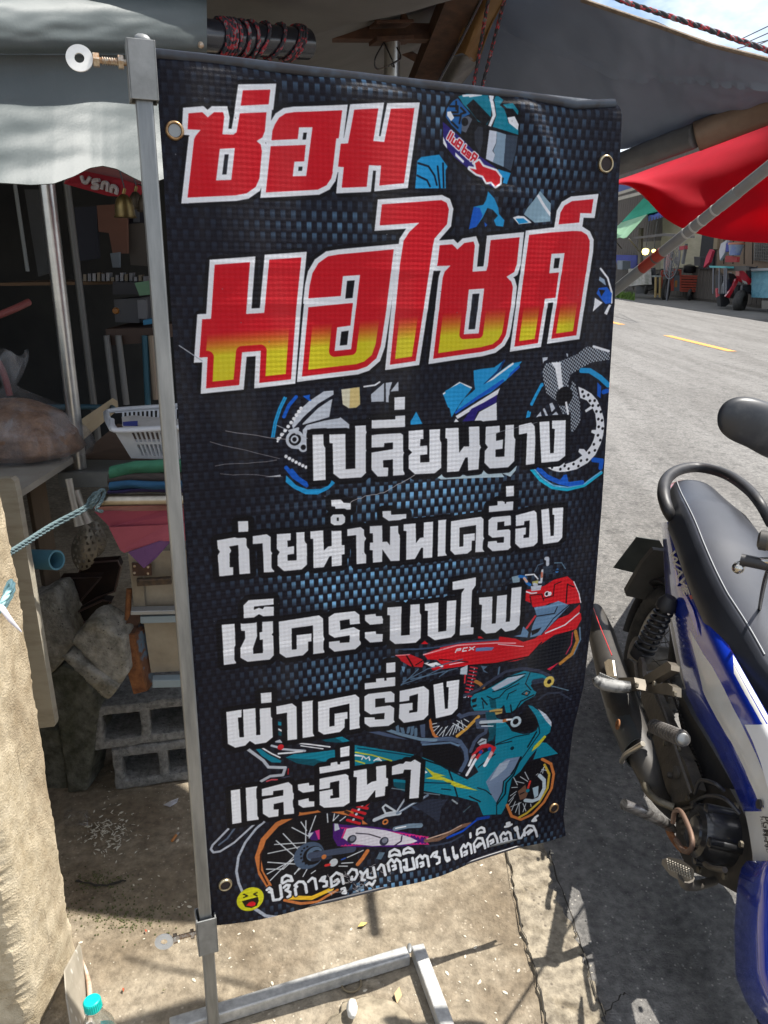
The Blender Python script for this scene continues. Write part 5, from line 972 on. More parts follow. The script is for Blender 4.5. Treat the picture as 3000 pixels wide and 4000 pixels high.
prism('corner_panel', [face_pt(0, .1), face_pt(.12, .1), face_pt(.12, .9), face_pt(.0, .9)], (0, .004, 0), wp, bk)
tube('rim', [bkp(436, 1640, .09), bkp(440, 1672, -.004), bkp(470, 1681, -.01), bkp(640, 1673, -.01), bkp(900, 1655, -.01)], .0075, wp, bk, n=5, flat=.7)
Bk = [bkp(415, 1612, .28), bkp(445, 1602, .28), bkp(600, 1590, .28), bkp(900, 1572, .28)]
tube('rim', Bk, .007, wp, bk, n=4); tube('rim', [bkp(415, 1612, .28), bkp(420, 1640, .14), bkp(438, 1674, .0)], .0085, wp, bk, n=4)
def back_pt(u, v): return bkp(lerp(450, 900, u), lerp(1605-u*30, 1690, v), lerp(.28, .22, v))
prism('corner_panel', [bkp(418, 1614, .28), bkp(440, 1674, 0), bkp(512, 1790, .03), bkp(470, 1700, .24)], (.004, 0, 0), wp, bk)
for k in range(24):
    u0 = .06+k*.038; prism('slat', [back_pt(u0, .1), back_pt(u0+.016, .1), back_pt(u0+.016, .7), back_pt(u0, .7)], (0, .003, 0), wp, bk)
prism('back_band', [back_pt(0, 0), back_pt(1, 0), back_pt(1, .1), back_pt(0, .1)], (0, .004, 0), wp, bk)
prism('bottom', [B0, B1, bkp(860, 1720, .24), bkp(520, 1720, .22)], (0, 0, .003), wp, bk)
tag(prism('paper', [bkp(475, 1628, .12), bkp(520, 1622, .16), bkp(660, 1640, .16), bkp(860, 1650, .1), bkp(860, 1690, .06), bkp(480, 1668, .04)], (0, 0, -.01), M('crumpled pale paper', (.36, .35, .33), .7, 0, (.45, .44, .42), ns=20, bs=20, bst=.5), bev=.001), 'pale crumpled packet lying in the white basket', 'packet')
tag(prism('blue_label', [bkp(480, 1652, .06), bkp(538, 1648, .06), bkp(538, 1664, .05), bkp(482, 1668, .05)], (0, 0, .003), M('dark blue label', (.02, .03, .16), .5)), 'small dark blue label on the packet in the basket', 'label')
# folded cloths stack
for (y0, y1, x0, c, lab, dY) in ((1796, 1848, 430, (.035, .15, .085), 'folded green cloth on top of the cloth stack', 0.), (1842, 1888, 425, (.06, .05, .045), 'folded dark brown cloth below the green cloth', .01), (1876, 1912, 430, (.02, .085, .17), 'folded blue cloth in the cloth stack', .0), (1905, 1925, 425, (.03, .025, .09), 'folded dark violet cloth at the bottom of the cloth stack', .01)):
    m = M('cloth '+lab, c, .85, 0, tuple(v*1.4 for v in c), ns=8, bs=60, bst=.3)
    def cf(u, v, y0=y0, y1=y1, x0=x0, dY=dY):
        px = lerp(x0-6*math.sin(v*3), 830, u); a = v*math.pi; py = lerp(y0, y1, .5-.5*math.cos(a)) + 3*math.sin(u*9+y0)+ (28*(1-min(1, u*4)) if y0 < 1800 else 6*(1-min(1, u*5))); return at(px, py, 1.93+dY-.025*math.sin(a)+.008*nz3(u*6, v*2, y0))
    o = grid('folded_cloth', cf, 40, 12, m, thick=.004); tag(o, lab, 'cloth')
# horizontal chrome pipe and blue rope
hp = thing('horizontal_pipe', 'short shiny steel pipe end lying across, tied with blue rope', 'pipe', tuple(at(400, 1950, 1.75)))
ch = M('polished pipe', (.34, .31, .26), .3, 1., (.22, .2, .16), ns=18, nd=8)
P0_, P1_ = at(382, 1954, 1.72), at(1000, 1946, 1.78); tube('pipe', [P0_, P1_], .0148, ch, hp, seg=24); tube('pipe_end', [P0_+Vector((-.001, 0, 0)), P0_+Vector((.012, 0, 0))], .0156, ch, hp, seg=24)
blr = M('faded blue green rope', (.085, .135, .15), .85, 0, (.14, .20, .21), ns=150, bs=250, bst=.4)
for i, (pts, lab) in enumerate((([(-60, 2210, 1.3), (60, 2140, 1.45), (200, 2050, 1.6), (330, 1980, 1.68), (350, 1950, 1.70), (372, 1925, 1.70), (388, 1932, 1.70), (372, 1965, 1.69), (350, 1985, 1.69)], 'faded blue rope stretched from the wall to the shiny pipe, upper strand'), ([(-60, 2226, 1.3), (60, 2152, 1.45), (200, 2063, 1.6), (335, 1990, 1.68), (360, 1960, 1.685), (392, 1915, 1.70), (408, 1922, 1.71), (395, 1960, 1.69), (375, 1990, 1.68), (402, 1998, 1.69)], 'faded blue rope stretched from the wall to the shiny pipe, lower strand'))):
    bm = bmesh.new(); rope_(bm, resample(smooth_path([at(*p) for p in pts], 8), .005), .0043, 60); tag(fbm(bm, 'rope', blr, smooth=True), lab, 'rope', )
bm = bmesh.new(); rope_(bm, resample(smooth_path([at(*p) for p in ((-30, 2400, 1.12), (10, 2350, 1.13), (36, 2275, 1.15), (50, 2285, 1.14), (44, 2320, 1.13), (15, 2370, 1.12), (-20, 2395, 1.11), (5, 2360, 1.1), (40, 2300, 1.13))], 8), .004), .0045, 60)
tag(fbm(bm, 'rope', M('pale blue green rope', (.25, .45, .45), .85, 0, (.35, .55, .55), ns=150), smooth=True), 'pale turquoise rope knotted round the concrete wall end', 'rope')
tag(tube('cable_tie', [at(-20, 2350, 1.1), at(8, 2375, 1.095), at(40, 2420, 1.1), at(84, 2468, 1.12)], [.003, .0055, .0045, .001], M('white nylon', (.6, .58, .62), .5), n=4, flat=.4), 'white plastic cable tie on the ochre wall', 'cable tie')
# ladles
pst = M('perforated steel', (.30, .275, .235), .42, .55, (.22, .2, .16), ns=14)
def ladle(lab, hx, hy, bx, by, Y, w, h, tl_):
    t = thing('skimmer', lab, 'skimmer', tuple(at(bx, by, Y)))
    hd = [at(hx, hy, Y+.02), at(lerp(hx, bx, .35), lerp(hy, by, .38), Y+.008), at(lerp(hx, bx, .7), lerp(hy, by, .68), Y)]
    tube('handle', hd, [.0095, .008, .014], pst, t, n=6, flat=.35)
    c = at(bx, by, Y); hr = set()
    HP = []
    for r_ in range(7):
        for q in range(5): HP.append(((q-2)*.34+(.17 if r_ % 2 else 0), (r_-3)*.26))
    def sp(a, b_): r2 = a*a+b_*b_; return c+Vector((a*w, .018*(r2-1), 0))+Vector((tl_*b_*h, 0, -b_*h))
    bm = bmesh.new(); nr = 40; V = {}
    wd = lambda b_: math.sqrt(max(0, 1-b_*b_))*(1-.28*max(0, -b_))
    for j in range(29):
        b_ = -1.0+2.0*j/28
        for i in range(21): a = -1+2*i/20; V[i, j] = bm.verts.new(sp(a*wd(b_)+.0001*i, b_))
    for j in range(28):
        for i in range(20):
            ca = (-1+2*(i+.5)/20)*wd(-1+2*(j+.5)/28); cb = -1+2*(j+.5)/28
            if any((ca-x)**2*1.0+(cb-y)**2*1.6 < .0078 for x, y in HP) and abs(cb) < .86: continue
            bm.faces.new((V[i, j], V[i+1, j], V[i+1, j+1], V[i, j+1]))
    bmesh.ops.solidify(bm, geom=list(bm.faces), thickness=.0015)
    fbm(bm, 'perforated_bowl', pst, t, smooth=True, auto=50)
ladle('rear perforated steel skimmer hanging half hidden behind the front one', 300, 1915, 372, 2105, 1.86, .030, .05, -.10)
ladle('front perforated steel skimmer hanging below the ledge', 268, 1870, 330, 2140, 1.80, .0335, .062, -.18)
# blue pvc pipe stub
t = thing('pvc_pipe', 'blue plastic pipe stub behind the cream board', 'pipe', tuple(at(160, 2185, 1.7)))
pa_, pb2 = at(60, 2182, 1.78), at(222, 2188, 1.72); bl = M('dusty blue plastic', (.07, .2, .27), .6, 0, (.1, .25, .32), ns=10)
bm = bmesh.new(); lathe_(bm, [(0, .0245), ((pb2-pa_).length, .0245), ((pb2-pa_).length, .020), (.02, .020)], pa_, pb2-pa_, 24); fbm(bm, 'pipe', bl, t, smooth=True, auto=40)
# pink and violet cloths hanging under the pipe
for (pl_, c, lab, Y) in (([(362, 1975), (640, 1966), (800, 1962), (800, 1990), (640, 1994), (375, 2000)], (.30, .13, .1), 'salmon cloth edge just under the shiny pipe', 1.765),
        ([(368, 1998), (640, 1990), (800, 1985), (800, 2110), (650, 2095), (480, 2155), (430, 2060)], (.25, .045, .075), 'dusty pink folded umbrella cloth hanging under the pipe', 1.76),
        ([(425, 2060), (650, 2050), (760, 2040), (760, 2110), (620, 2115), (485, 2160), (470, 2150)], (.28, .06, .085), 'lower pink umbrella panel above the violet tip', 1.75),
        ([(500, 2158), (620, 2115), (672, 2110), (610, 2180), (562, 2220)], (.11, .045, .13), 'violet pointed cloth tip below the pink umbrella', 1.745)):
    o = prism('umbrella_cloth', [at(x, y, Y+.01*math.sin(x*.03)) for x, y in pl_], (0, .004, 0), M('cloth '+lab, c, .8, 0, tuple(v*1.25 for v in c), ns=6, bs=40, bst=.3), bev=.0015); tag(o, lab, 'cloth')
# metal cabinet behind with latch
cab = thing('cabinet', 'beige metal cabinet with a rusty latch and hinge, half hidden by the stand post', 'cabinet', tuple(at(600, 2700, 1.9)))
bei = M('beige enamel', (.30, .265, .20), .45, .1, (.17, .14, .10), ns=7, nd=12, bs=20, bst=.05)
prism('upper_door', [at(500, 2160, 1.86), at(860, 2140, 1.9), at(870, 2375, 1.9), at(525, 2385, 1.86)], (0, .28, 0), bei, cab, bev=.003)
prism('door_stile', [at(510, 2175, 1.85), at(552, 2175, 1.85), at(566, 2375, 1.85), at(526, 2380, 1.85)], (0, .012, 0), bei, cab, bev=.002)
prism('lower_panel', [at(560, 2420, 1.87), at(880, 2400, 1.9), at(890, 2610, 1.9), at(590, 2628, 1.87)], (0, .25, 0), bei, cab, bev=.003)
gf = M('grey angle frame', (.24, .26, .27), .5, .5, (.3, .31, .31), ns=8)
beam('frame_rail', at(512, 2386, 1.83), at(880, 2378, 1.88), .03, .012, gf, cab); beam('frame_rail', at(550, 2415, 1.84), at(880, 2405, 1.88), .025, .02, M('pale blue frame', (.22, .28, .31), .5), cab)
beam('frame_rail', at(596, 2662, 1.85), at(880, 2655, 1.9), .03, .024, M('pale blue frame', (.22, .28, .31), .5), cab)
blkrust = M('blackened latch', (.035, .03, .025), .7, .3, (.12, .08, .05), ns=60)
lt = beam('latch', at(535, 2274, 1.84), at(670, 2266, 1.85), .012, .020, blkrust, cab); tube('latch_bolt', [at(545, 2268, 1.832), at(665, 2262, 1.842)], .004, blkrust, lt)
hg = prism('hinge', [at(514, 2200, 1.842), at(590, 2205, 1.842), at(592, 2248, 1.842), at(520, 2250, 1.842)], (0, .005, 0), rust_dk, cab)
for (x, y) in ((525, 2212), (525, 2238), (578, 2215), (578, 2240)): lathe('screw', [(0, .004), (.002, .003), (.0025, .0001)], at(x, y, 1.842), (0, -1, 0), zinc, hg, seg=10)
rb = thing('rusty_bracket', 'rust covered steel channel standing upright on the cinder blocks', 'bracket', tuple(at(550, 2710, 1.84)))
prism('flange', [at(470, 2478, 1.83), at(525, 2480, 1.83), at(545, 2590, 1.83), at(572, 2700, 1.83), at(522, 2712, 1.83), at(485, 2580, 1.83)], (0, .015, 0), rust, rb, bev=.003)
prism('web', [at(525, 2480, 1.832), at(540, 2440, 1.88), at(578, 2450, 1.90), at(592, 2600, 1.90), at(598, 2660, 1.88), at(574, 2700, 1.84), at(545, 2590, 1.835)], (.003, .01, 0), M('rust with blue paint', (.14, .06, .03), .8, .1, (.10, .15, .2), ns=14, nd=3, lo=.5, hi=.56, bs=60, bst=.4), rb, bev=.002)
prism('top_flange', [at(482, 2440, 1.86), at(512, 2395, 1.86), at(560, 2400, 1.88), at(540, 2440, 1.87), at(525, 2478, 1.835), at(472, 2476, 1.835)], (0, .01, 0), rust_dk, rb, bev=.002)
tube('bolt', [at(470, 2440, 1.85), at(505, 2437, 1.86)], .006, rust, rb); tube('bolt', [at(505, 2300, 1.87), at(498, 2420, 1.86)], .008, rust, rb)
# cinder blocks
cb = M('grey cinder block', (.11, .112, .108), .95, 0, (.27, .27, .26), ns=60, nd=14, c3=(.07, .07, .07), n3=120, bs=120, bst=1., bd=.006)
def cinder(lab, o, ax, L_, Hh, D, nh=3):
    R = Matrix((Vector(ax).normalized(), Vector((0, 0, 1)).cross(Vector(ax).normalized()), Vector((0, 0, 1)))).transposed()
    t = thing('cinder_block', lab, 'cinder block', tuple(o)); bm = bmesh.new(); web = .028; hw = (L_-web*(nh+1))/nh
    def bx(x0, x1, y0, y1, z0, z1): bbox_(bm, Vector(o)+R @ Vector(((x0+x1)/2, (y0+y1)/2, (z0+z1)/2)), (x1-x0, y1-y0, z1-z0), R)
    bmr = bmesh.new(); xs = [0]
    for k in range(nh): xs += [xs[-1]+web, xs[-1]+web+hw]
    xs.append(L_); zs = [0, .03, Hh-.03, Hh]
    V = {}
    for yi, y in enumerate((0, D)):
        for i, x in enumerate(xs):
            for j, z in enumerate(zs): V[yi, i, j] = bmr.verts.new((x, y, z))
    for yi in (0, 1):
        for i in range(len(xs)-1):
            for j in range(3):
                if j == 1 and i % 2 == 1: continue
                bmr.faces.new([V[yi, i, j], V[yi, i+1, j], V[yi, i+1, j+1], V[yi, i, j+1]])
    for i in range(len(xs)-1):
        bmr.faces.new([V[0, i, 0], V[0, i+1, 0], V[1, i+1, 0], V[1, i, 0]]); bmr.faces.new([V[0, i, 3], V[0, i+1, 3], V[1, i+1, 3], V[1, i, 3]])
        if i % 2 == 1:
            for j in (1, 2): bmr.faces.new([V[0, i, j], V[0, i+1, j], V[1, i+1, j], V[1, i, j]])
            for ii in (i, i+1): bmr.faces.new([V[0, ii, 1], V[0, ii, 2], V[1, ii, 2], V[1, ii, 1]])
    for ii in (0, len(xs)-1):
        for j in range(3): bmr.faces.new([V[0, ii, j], V[0, ii, j+1], V[1, ii, j+1], V[1, ii, j]])
    bmesh.ops.recalc_face_normals(bmr, faces=bmr.faces)
    bmesh.ops.bevel(bmr, geom=[e for e in bmr.edges if len(e.link_faces) == 2 and e.calc_face_angle(0) > .5], offset=.007, segments=2, profile=.5, affect='EDGES')
    bmesh.ops.subdivide_edges(bmr, edges=[e for e in bmr.edges if e.calc_length() > .03], cuts=3, use_grid_fill=True)
    for v in bmr.verts:
        p = v.co.copy(); n = nz3(p.x*60+o[2]*9, p.y*60, p.z*60)*.003+nz3(p.x*18, p.y*18, p.z*18+o[0])*.003; v.co += Vector((n, n*.8, n*.7)); v.co = Vector(o)+R @ v.co
    bm.free(); fbm(bmr, 'block', cb, t, smooth=True, auto=45)
bo = gp(452, 3090); axb = Vector((gp(760, 3045)-bo)).normalized(); axb.z = 0
hB = .5*(onplane(380, 2790, (bo.x, bo.y, 0), (0, 1, 0)).z)
zb = at(385, 2765, bo.y).z; hB = zb/2
cinder('lower hollow cinder block of the stack, half in shadow on the floor', bo, axb, .42, hB-.001, .19)
cinder('upper hollow cinder block of the stack below the rusty bracket', bo+Vector((-.045, -.005, hB)), axb, .43, hB-.001, .19)
def voxel(bm, size, amp):
    bmesh.ops.recalc_face_normals(bm, faces=bm.faces); me = bpy.data.meshes.new('v'); bm.to_mesh(me); bm.free(); o = bpy.data.objects.new('v', me); COL.objects.link(o)
    md = o.modifiers.new('r', 'REMESH'); md.mode = 'VOXEL'; md.voxel_size = size; dg = bpy.context.evaluated_depsgraph_get(); m2 = bpy.data.meshes.new_from_object(o.evaluated_get(dg)); bpy.data.objects.remove(o)
    b2 = bmesh.new(); b2.from_mesh(m2); bpy.data.meshes.remove(m2); bmesh.ops.smooth_vert(b2, verts=b2.verts, factor=.6, use_axis_x=True, use_axis_y=True, use_axis_z=True); b2.normal_update()
    for v in b2.verts: p = v.co; v.co = p+v.normal*(nz3(p.x*22, p.y*22, p.z*22)*amp+nz3(p.x*80, p.y*80, p.z*80)*amp*.5+nz3(p.x*190, p.y*190, p.z*190)*amp*.3)
    return b2
def rock(name, lab, poly, Y, dep_, m, amp=.006, cat='concrete chunk', rx=0.):
    bm = bmesh.new(); prism_(bm, [at(x, y, Y+(y-poly[0][1])*rx) for x, y in poly], (0.01, dep_, .0)); bm = voxel(bm, .0065, amp*.5)
    return tag(fbm(bm, name, m, smooth=True), lab, cat)
con2 = M('old grey concrete', (.14, .135, .115), .95, 0, (.36, .345, .30), ns=34, nd=14, c3=(.08, .08, .07), n3=90, bs=110, bst=1., bd=.008)
stain(con2, 9, .36, .55, (.7, .66, .55))
con3 = M('mossy dark concrete', (.06, .062, .048), .95, 0, (.19, .19, .165), ns=30, nd=14, bs=110, bst=1., bd=.008)
stain(con3, 8, .36, .6, (.5, .52, .42))
rock('concrete_slab', 'pale broken concrete slab leaning beside the cream board', [(100, 2335), (205, 2302), (225, 2325), (248, 2400), (292, 2500), (262, 2560), (190, 2645), (140, 2600)], 1.90, .10, con2)
rock('concrete_slab', 'dark concrete slab standing on edge left of the cinder blocks', [(190, 2640), (240, 2598), (300, 2620), (360, 2700), (385, 2760), (372, 2900), (340, 3090), (262, 3098), (240, 2900), (205, 2760)], 1.93, .12, con3)
rock('concrete_slab', 'low dark broken slab behind the ochre wall foot', [(120, 2840), (230, 2850), (255, 2960), (270, 3095), (150, 3105)], 1.95, .12, con3)
ch_ = thing('concrete_chunk', 'tilted grey concrete chunk with a groove resting on the block stack', 'concrete chunk', tuple(at(370, 2600, 1.85)))
def chunk(poly, Y, vec, nm):
    bm = bmesh.new(); prism_(bm, [at(x, y, Y) for x, y in poly], vec); bm = voxel(bm, .0055, .0024)
    fbm(bm, nm, con2, ch_, smooth=True)
chunk([(270, 2510), (330, 2440), (375, 2432), (480, 2500), (498, 2635), (458, 2690), (400, 2640)], 1.80, (.015, .08, .02), 'chunk_body')
chunk([(238, 2572), (262, 2555), (460, 2690), (425, 2735), (400, 2728)], 1.785, (.01, .05, .01), 'chunk_lip')
# baking trays leaning in the gap
trm = M('black baking tray', (.018, .015, .014), .45, .5, (.05, .03, .025), ns=9)
for i, (pl_, Y, lab) in enumerate((([(330, 2200), (460, 2190), (470, 2215), (448, 2310), (380, 2335), (250, 2410), (300, 2250)], 2.12, 'rearmost of the dark baking trays stacked in the gap'), ([(235, 2260), (395, 2255), (270, 2400), (245, 2390)], 2.0, 'middle dark baking tray with pinkish rim'), ([(262, 2410), (400, 2345), (435, 2350), (395, 2400), (280, 2455)], 1.97, 'nearest dark baking tray above the concrete chunk'))):
    t = thing('baking_tray', lab, 'tray', tuple(at(*pl_[0], Y))); prism('pan', [at(x, y, Y) for x, y in pl_], (.005, .015, .01), trm, t, bev=.002)
    tube('rim', [at(x, y, Y-.004) for x, y in pl_], .0032, M('tray rim', (.12, .08, .07), .4, .5), t, closed=True, seg=8)
# small litter
t = tag(prism('paper_scrap', [gp(640, 3145, .01), gp(668, 3130, .03), gp(690, 3122, .02), gp(697, 3118, .01), gp(692, 3135, .0), gp(664, 3152, .0)], (0, 0, .002), M('white scrap', (.5, .5, .55), .7)), 'small white plastic scrap on the dark floor', 'scrap')
def cyl_between(nm, a, b, r, m, lab, cat): return tag(tube(nm, [a, b], r, m, seg=12), lab, cat)
cg = thing('cigarette_end', 'orange cigarette end on the pavement left of the post', 'cigarette end', tuple(gp(680, 3270, .004)))
tube('filter', [gp(672, 3285, .004), gp(688, 3262, .004)], .0038, M('cork filter', (.42, .17, .05), .8), cg, seg=12); tube('ash', [gp(688, 3262, .004), gp(697, 3253, .004)], .0036, M('ash', (.25, .24, .22), .9), cg, seg=12)
tag(grid('plastic_wrap', lambda u, v: gp(lerp(250, 345, u), lerp(3165, 3225, v), .012+.014*abs(nz3(u*5, v*5, 2))*math.sin(u*3.1)*math.sin(v*3.1)*3), 16, 14, film), 'crumpled clear plastic wrapper on the dark floor', 'wrapper')
random.seed(21)
lf = M('dry brown leaf', (.3, .13, .05), .8)
for (x, y, l, c, lab) in ((1415, 3614, .014, (.5, .38, .12), 'yellow dry leaf behind the base frame'), (570, 3638, .005, (.35, .05, .02), 'tiny red seed on the pavement near the lower clamp'), (482, 3868, .006, (.3, .06, .02), 'red brown chip of brick near the bottle cap'), (1555, 3890, .022, (.42, .3, .16), 'crumpled dry leaf inside the base frame'), (640, 3870, .004, (.2, .18, .1), 'little twig scrap near the post foot')):
    p = gp(x, y, .003); a = random.random()*3; d1 = Vector((math.cos(a), math.sin(a), 0))*l; w = Vector((-d1.y, d1.x, 0))*.4
    tag(prism('litter', [p+d1, p+w+Vector((0, 0, .004)), p-d1*.9, p-w+Vector((0, 0, .002))], (0, 0, .0015), M('litter '+lab, c, .85)), lab, 'litter')
# stone inside the base frame
bm = bmesh.new(); r_ = bmesh.ops.create_icosphere(bm, subdivisions=4, radius=1); cc = gp(1440, 3990)
for v in r_['verts']:
    n = 1+.22*nz3(v.co.x*2, v.co.y*2, v.co.z*2)+.08*nz3(v.co.x*7, v.co.y*7, v.co.z*7); v.co = cc+Vector((v.co.x*.085*n, v.co.y*.075*n-.02, max(-.01, v.co.z*.02*n)))
tag(fbm(bm, 'rock', M('ochre stone', (.15, .125, .085), .9, 0, (.33, .28, .2), ns=26, nd=12, bs=40, bst=.6), smooth=True), 'flat ochre stone lying inside the stand base frame', 'stone')
bm = bmesh.new(); r_ = bmesh.ops.create_icosphere(bm, subdivisions=3, radius=1); cc = gp(1375, 3945, .03)
for v in r_['verts']: n = 1+.25*nz3(v.co.x*2, v.co.y*2, v.co.z*2+4); v.co = cc+Vector((v.co.x*.012*n, v.co.y*.02*n, v.co.z*.012*n+.004))
tag(fbm(bm, 'pebble', M('white pebble', (.55, .54, .5), .8), smooth=True), 'white pebble on the ochre stone', 'stone')
tag(tube('bottle_ring', [gp(1372, 3840, .004)+Vector((math.cos(a)*.022, math.sin(a)*.022, 0)) for a in [2*math.pi*k/24 for k in range(24)]], .0026, M('rusty wire ring', (.2, .16, .1), .6, .5), closed=True), 'small rusty wire ring half under the base bar', 'ring')
# leaning metal sheet and water bottle
sh = thing('metal_sheet', 'dirty bent metal sheet leaning against the ochre wall foot', 'metal sheet', tuple(gp(330, 3950)))
prism('sheet', [Vector(gp(348, 4080)), Vector(gp(332, 3800)), Vector(gp(318, 3700, .02)), Vector(gp(312, 3690, .035)), at(255, 3795, 1.22)+Vector((0, 0, 0)), at(262, 3900, 1.16), at(292, 4080, 1.08)], (-.003, 0, .002), M('stained sheet metal', (.30, .27, .21), .6, .3, (.4, .36, .29), ns=12, nd=8, c3=(.6, .58, .52), n3=40), sh)
tube('rolled_edge', [gp(322, 3748, .012), gp(338, 3800, .008), gp(350, 3870, .006), gp(352, 4000, .005)], [.001, .004, .006, .005], M('rusty white rod', (.5, .45, .38), .6, 0, (.3, .12, .04), ns=30), sh, n=5)
bt = thing('water_bottle', 'clear water bottle with a turquoise cap at the bottom left', 'bottle', tuple(gp(400, 4300)))
cap_c = at(362, 3925, 1.035); bax = Vector((.10, -.05, -1)).normalized()
teal = M('turquoise cap', (.0, .42, .36), .35, 0, (.0, .5, .43), ns=4)
lathe('cap', [(0, .0001), (0, .0128), (.0015, .0145), (.020, .0148), (.0205, .013)], cap_c-bax*.012, bax, teal, bt, seg=28)
bm = bmesh.new()
for k in range(28): a = 2*math.pi*k/28; R = dirR(bax); bbox_(bm, cap_c-bax*.012+bax*.011+R @ Vector((0, math.cos(a)*.0149, math.sin(a)*.0149)), (.016, .0012, .0012), R)
fbm(bm, 'cap_ribs', teal, bt)
pet = bpy.data.materials.new('clear bottle plastic'); pet.use_nodes = True; N = pet.node_tree.nodes; K = pet.node_tree.links
gl = N['Principled BSDF']; gl.inputs['Roughness'].default_value = .06; gl.inputs['Base Color'].default_value = (.9, .95, .97, 1); gl.inputs['IOR'].default_value = 1.45
tr_ = N.new('ShaderNodeBsdfTransparent'); tr_.inputs[0].default_value = (.9, .95, .97, 1); ms_ = N.new('ShaderNodeMixShader'); lw = N.new('ShaderNodeLayerWeight'); lw.inputs[0].default_value = .35; gs = N.new('ShaderNodeBsdfGlossy'); gs.inputs[1].default_value = .08
K.new(lw.outputs[1], ms_.inputs[0]); K.new(tr_.outputs[0], ms_.inputs[1]); K.new(gs.outputs[0], ms_.inputs[2]); K.new(ms_.outputs[0], N['Material Output'].inputs[0])
lathe('bottle_body', [(.008, .0125), (.012, .0165), (.014, .0165), (.016, .013), (.022, .0135), (.034, .020), (.050, .028), (.068, .031), (.10, .0315), (.20, .0315), (.21, .028)], cap_c-bax*.004, bax, pet, bt, seg=36)
R = dirR(bax)
def lab_pt(u, v): a = lerp(-2.6, .4, u)+1.2; r = .0322; return cap_c+bax*lerp(.072, .11, v)+R @ Vector((0, math.cos(a)*r, math.sin(a)*r))
grid('label_mark', lambda u, v: lab_pt(u*.5+.2, v*(1.0-.5*abs(math.sin(u*14)))+.02), 26, 5, teal, bt)
# dark interior: room shell and things on its shelves
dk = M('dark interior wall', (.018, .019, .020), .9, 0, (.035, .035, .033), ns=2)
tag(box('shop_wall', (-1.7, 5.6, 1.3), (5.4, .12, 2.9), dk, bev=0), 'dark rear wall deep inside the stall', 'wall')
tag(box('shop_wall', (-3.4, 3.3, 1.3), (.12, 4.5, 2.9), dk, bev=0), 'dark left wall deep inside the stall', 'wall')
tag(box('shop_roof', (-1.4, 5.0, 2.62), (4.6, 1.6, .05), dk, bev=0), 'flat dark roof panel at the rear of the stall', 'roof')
Yi = 3.6
def ipanel(nm, pts, c, lab, cat, Y=Yi, d=.02, m=None, par=None):
    o = prism(nm, [at(x, y, Y) for x, y in pts], (0, d, 0), m or M('stall '+lab, c, .7, 0, tuple(v*1.3 for v in c), ns=5), bev=.002)
    return tag(o, lab, cat)
ipanel('hanging_curtain', [(95, 740), (185, 740), (215, 1060), (150, 1080), (120, 900)], (.05, .055, .06), 'grey curtain strip in the dark left of the shiny pole', 'panel', 3.8)
tag(tube('hanging_pipe', [at(58, 720, 3.0), at(108, 1060, 3.0)], .007, M('pale cable', (.2, .22, .22), .6)), 'thin pale pipe hanging at the far left of the stall', 'pipe')
ipanel('towel', [(290, 810), (378, 805), (385, 1010), (310, 1020)], (.008, .01, .02), 'dark navy towel hanging beside the peach cloth', 'towel', 3.3)
ipanel('cloth', [(378, 803), (494, 795), (498, 990), (440, 990), (425, 910), (385, 905)], (.13, .055, .035), 'dull peach cloth hanging in the stall', 'cloth', 3.3)
ipanel('cloth', [(494, 875), (575, 870), (585, 1040), (510, 1035)], (.07, .06, .05), 'grey brown paper bag hanging right of the peach cloth', 'bag', 3.35)
ipanel('cloth', [(500, 790), (580, 790), (580, 870), (500, 875)], (.02, .02, .03), 'dark cloth with a light stripe behind the bells', 'cloth', 3.4)
ipanel('stripe', [(515, 795), (545, 793), (545, 868), (520, 868)], (.11, .12, .14), 'pale vertical strip on the dark cloth behind the bells', 'strip', 3.39, .004)
ipanel('paper', [(430, 990), (465, 985), (465, 1045), (440, 1045)], (.1, .12, .14), 'pale blue card on the upper shelf', 'card', 3.2)
ipanel('shelf', [(0, 1105), (480, 1098), (480, 1110), (0, 1117)], (.10, .055, .025), 'thin brown shelf edge across the dark stall', 'shelf', 3.2, .35)
random.seed(5)
for k in range(14):
    x = 325+k*18; h = random.uniform(14, 34); o = prism('jar', [at(x, 1098-h, 3.15), at(x+12, 1098-h, 3.15), at(x+12, 1098, 3.15), at(x, 1098, 3.15)], (0, .035, 0), M('jar %d' % (k % 3), [(.13, .1, .06), (.12, .12, .13), (.2, .2, .21)][k % 3], .4), bev=.002)
    tag(o, 'small jar among the row on the brown shelf', 'jar', 'jars on the brown shelf')
ipanel('green_bag', [(525, 1105), (590, 1095), (590, 1150), (545, 1155)], (.1, .2, .12), 'pale green plastic bag beside the appliance', 'bag', 3.0)
ap = thing('appliance', 'dark grey box appliance with pale handle on the shelf', 'appliance', tuple(at(500, 1220, 3.1)))
prism('body', [at(445, 1170, 3.05), at(540, 1165, 3.05), at(545, 1262, 3.05), at(450, 1258, 3.05)], (0, .2, 0), M('dark plastic', (.045, .045, .05), .5), ap, bev=.006)
prism('door', [at(536, 1172, 3.045), at(570, 1170, 3.045), at(574, 1245, 3.045), at(540, 1245, 3.045)], (0, .02, 0), M('pale plastic', (.12, .12, .13), .4), ap, bev=.004)
lathe('knob', [(0, .013), (.012, .010), (.014, .0001)], at(453, 1214, 3.05), (0, -1, 0), M('orange knob', (.3, .12, .02), .5), ap)
ipanel('appliance', [(440, 1100), (545, 1105), (548, 1150), (440, 1150)], (.03, .03, .035), 'dark appliance on the shelf above the grey box appliance', 'appliance', 3.1, .2)
ipanel('tray', [(558, 1250), (600, 1246), (600, 1264), (560, 1270)], (.03, .16, .28), 'bright blue tray edge by the appliance', 'tray', 3.0, .1)
tabl = thing('side_table', 'small dark wooden table with steel legs in the stall', 'table', tuple(at(500, 1560, 2.95)))
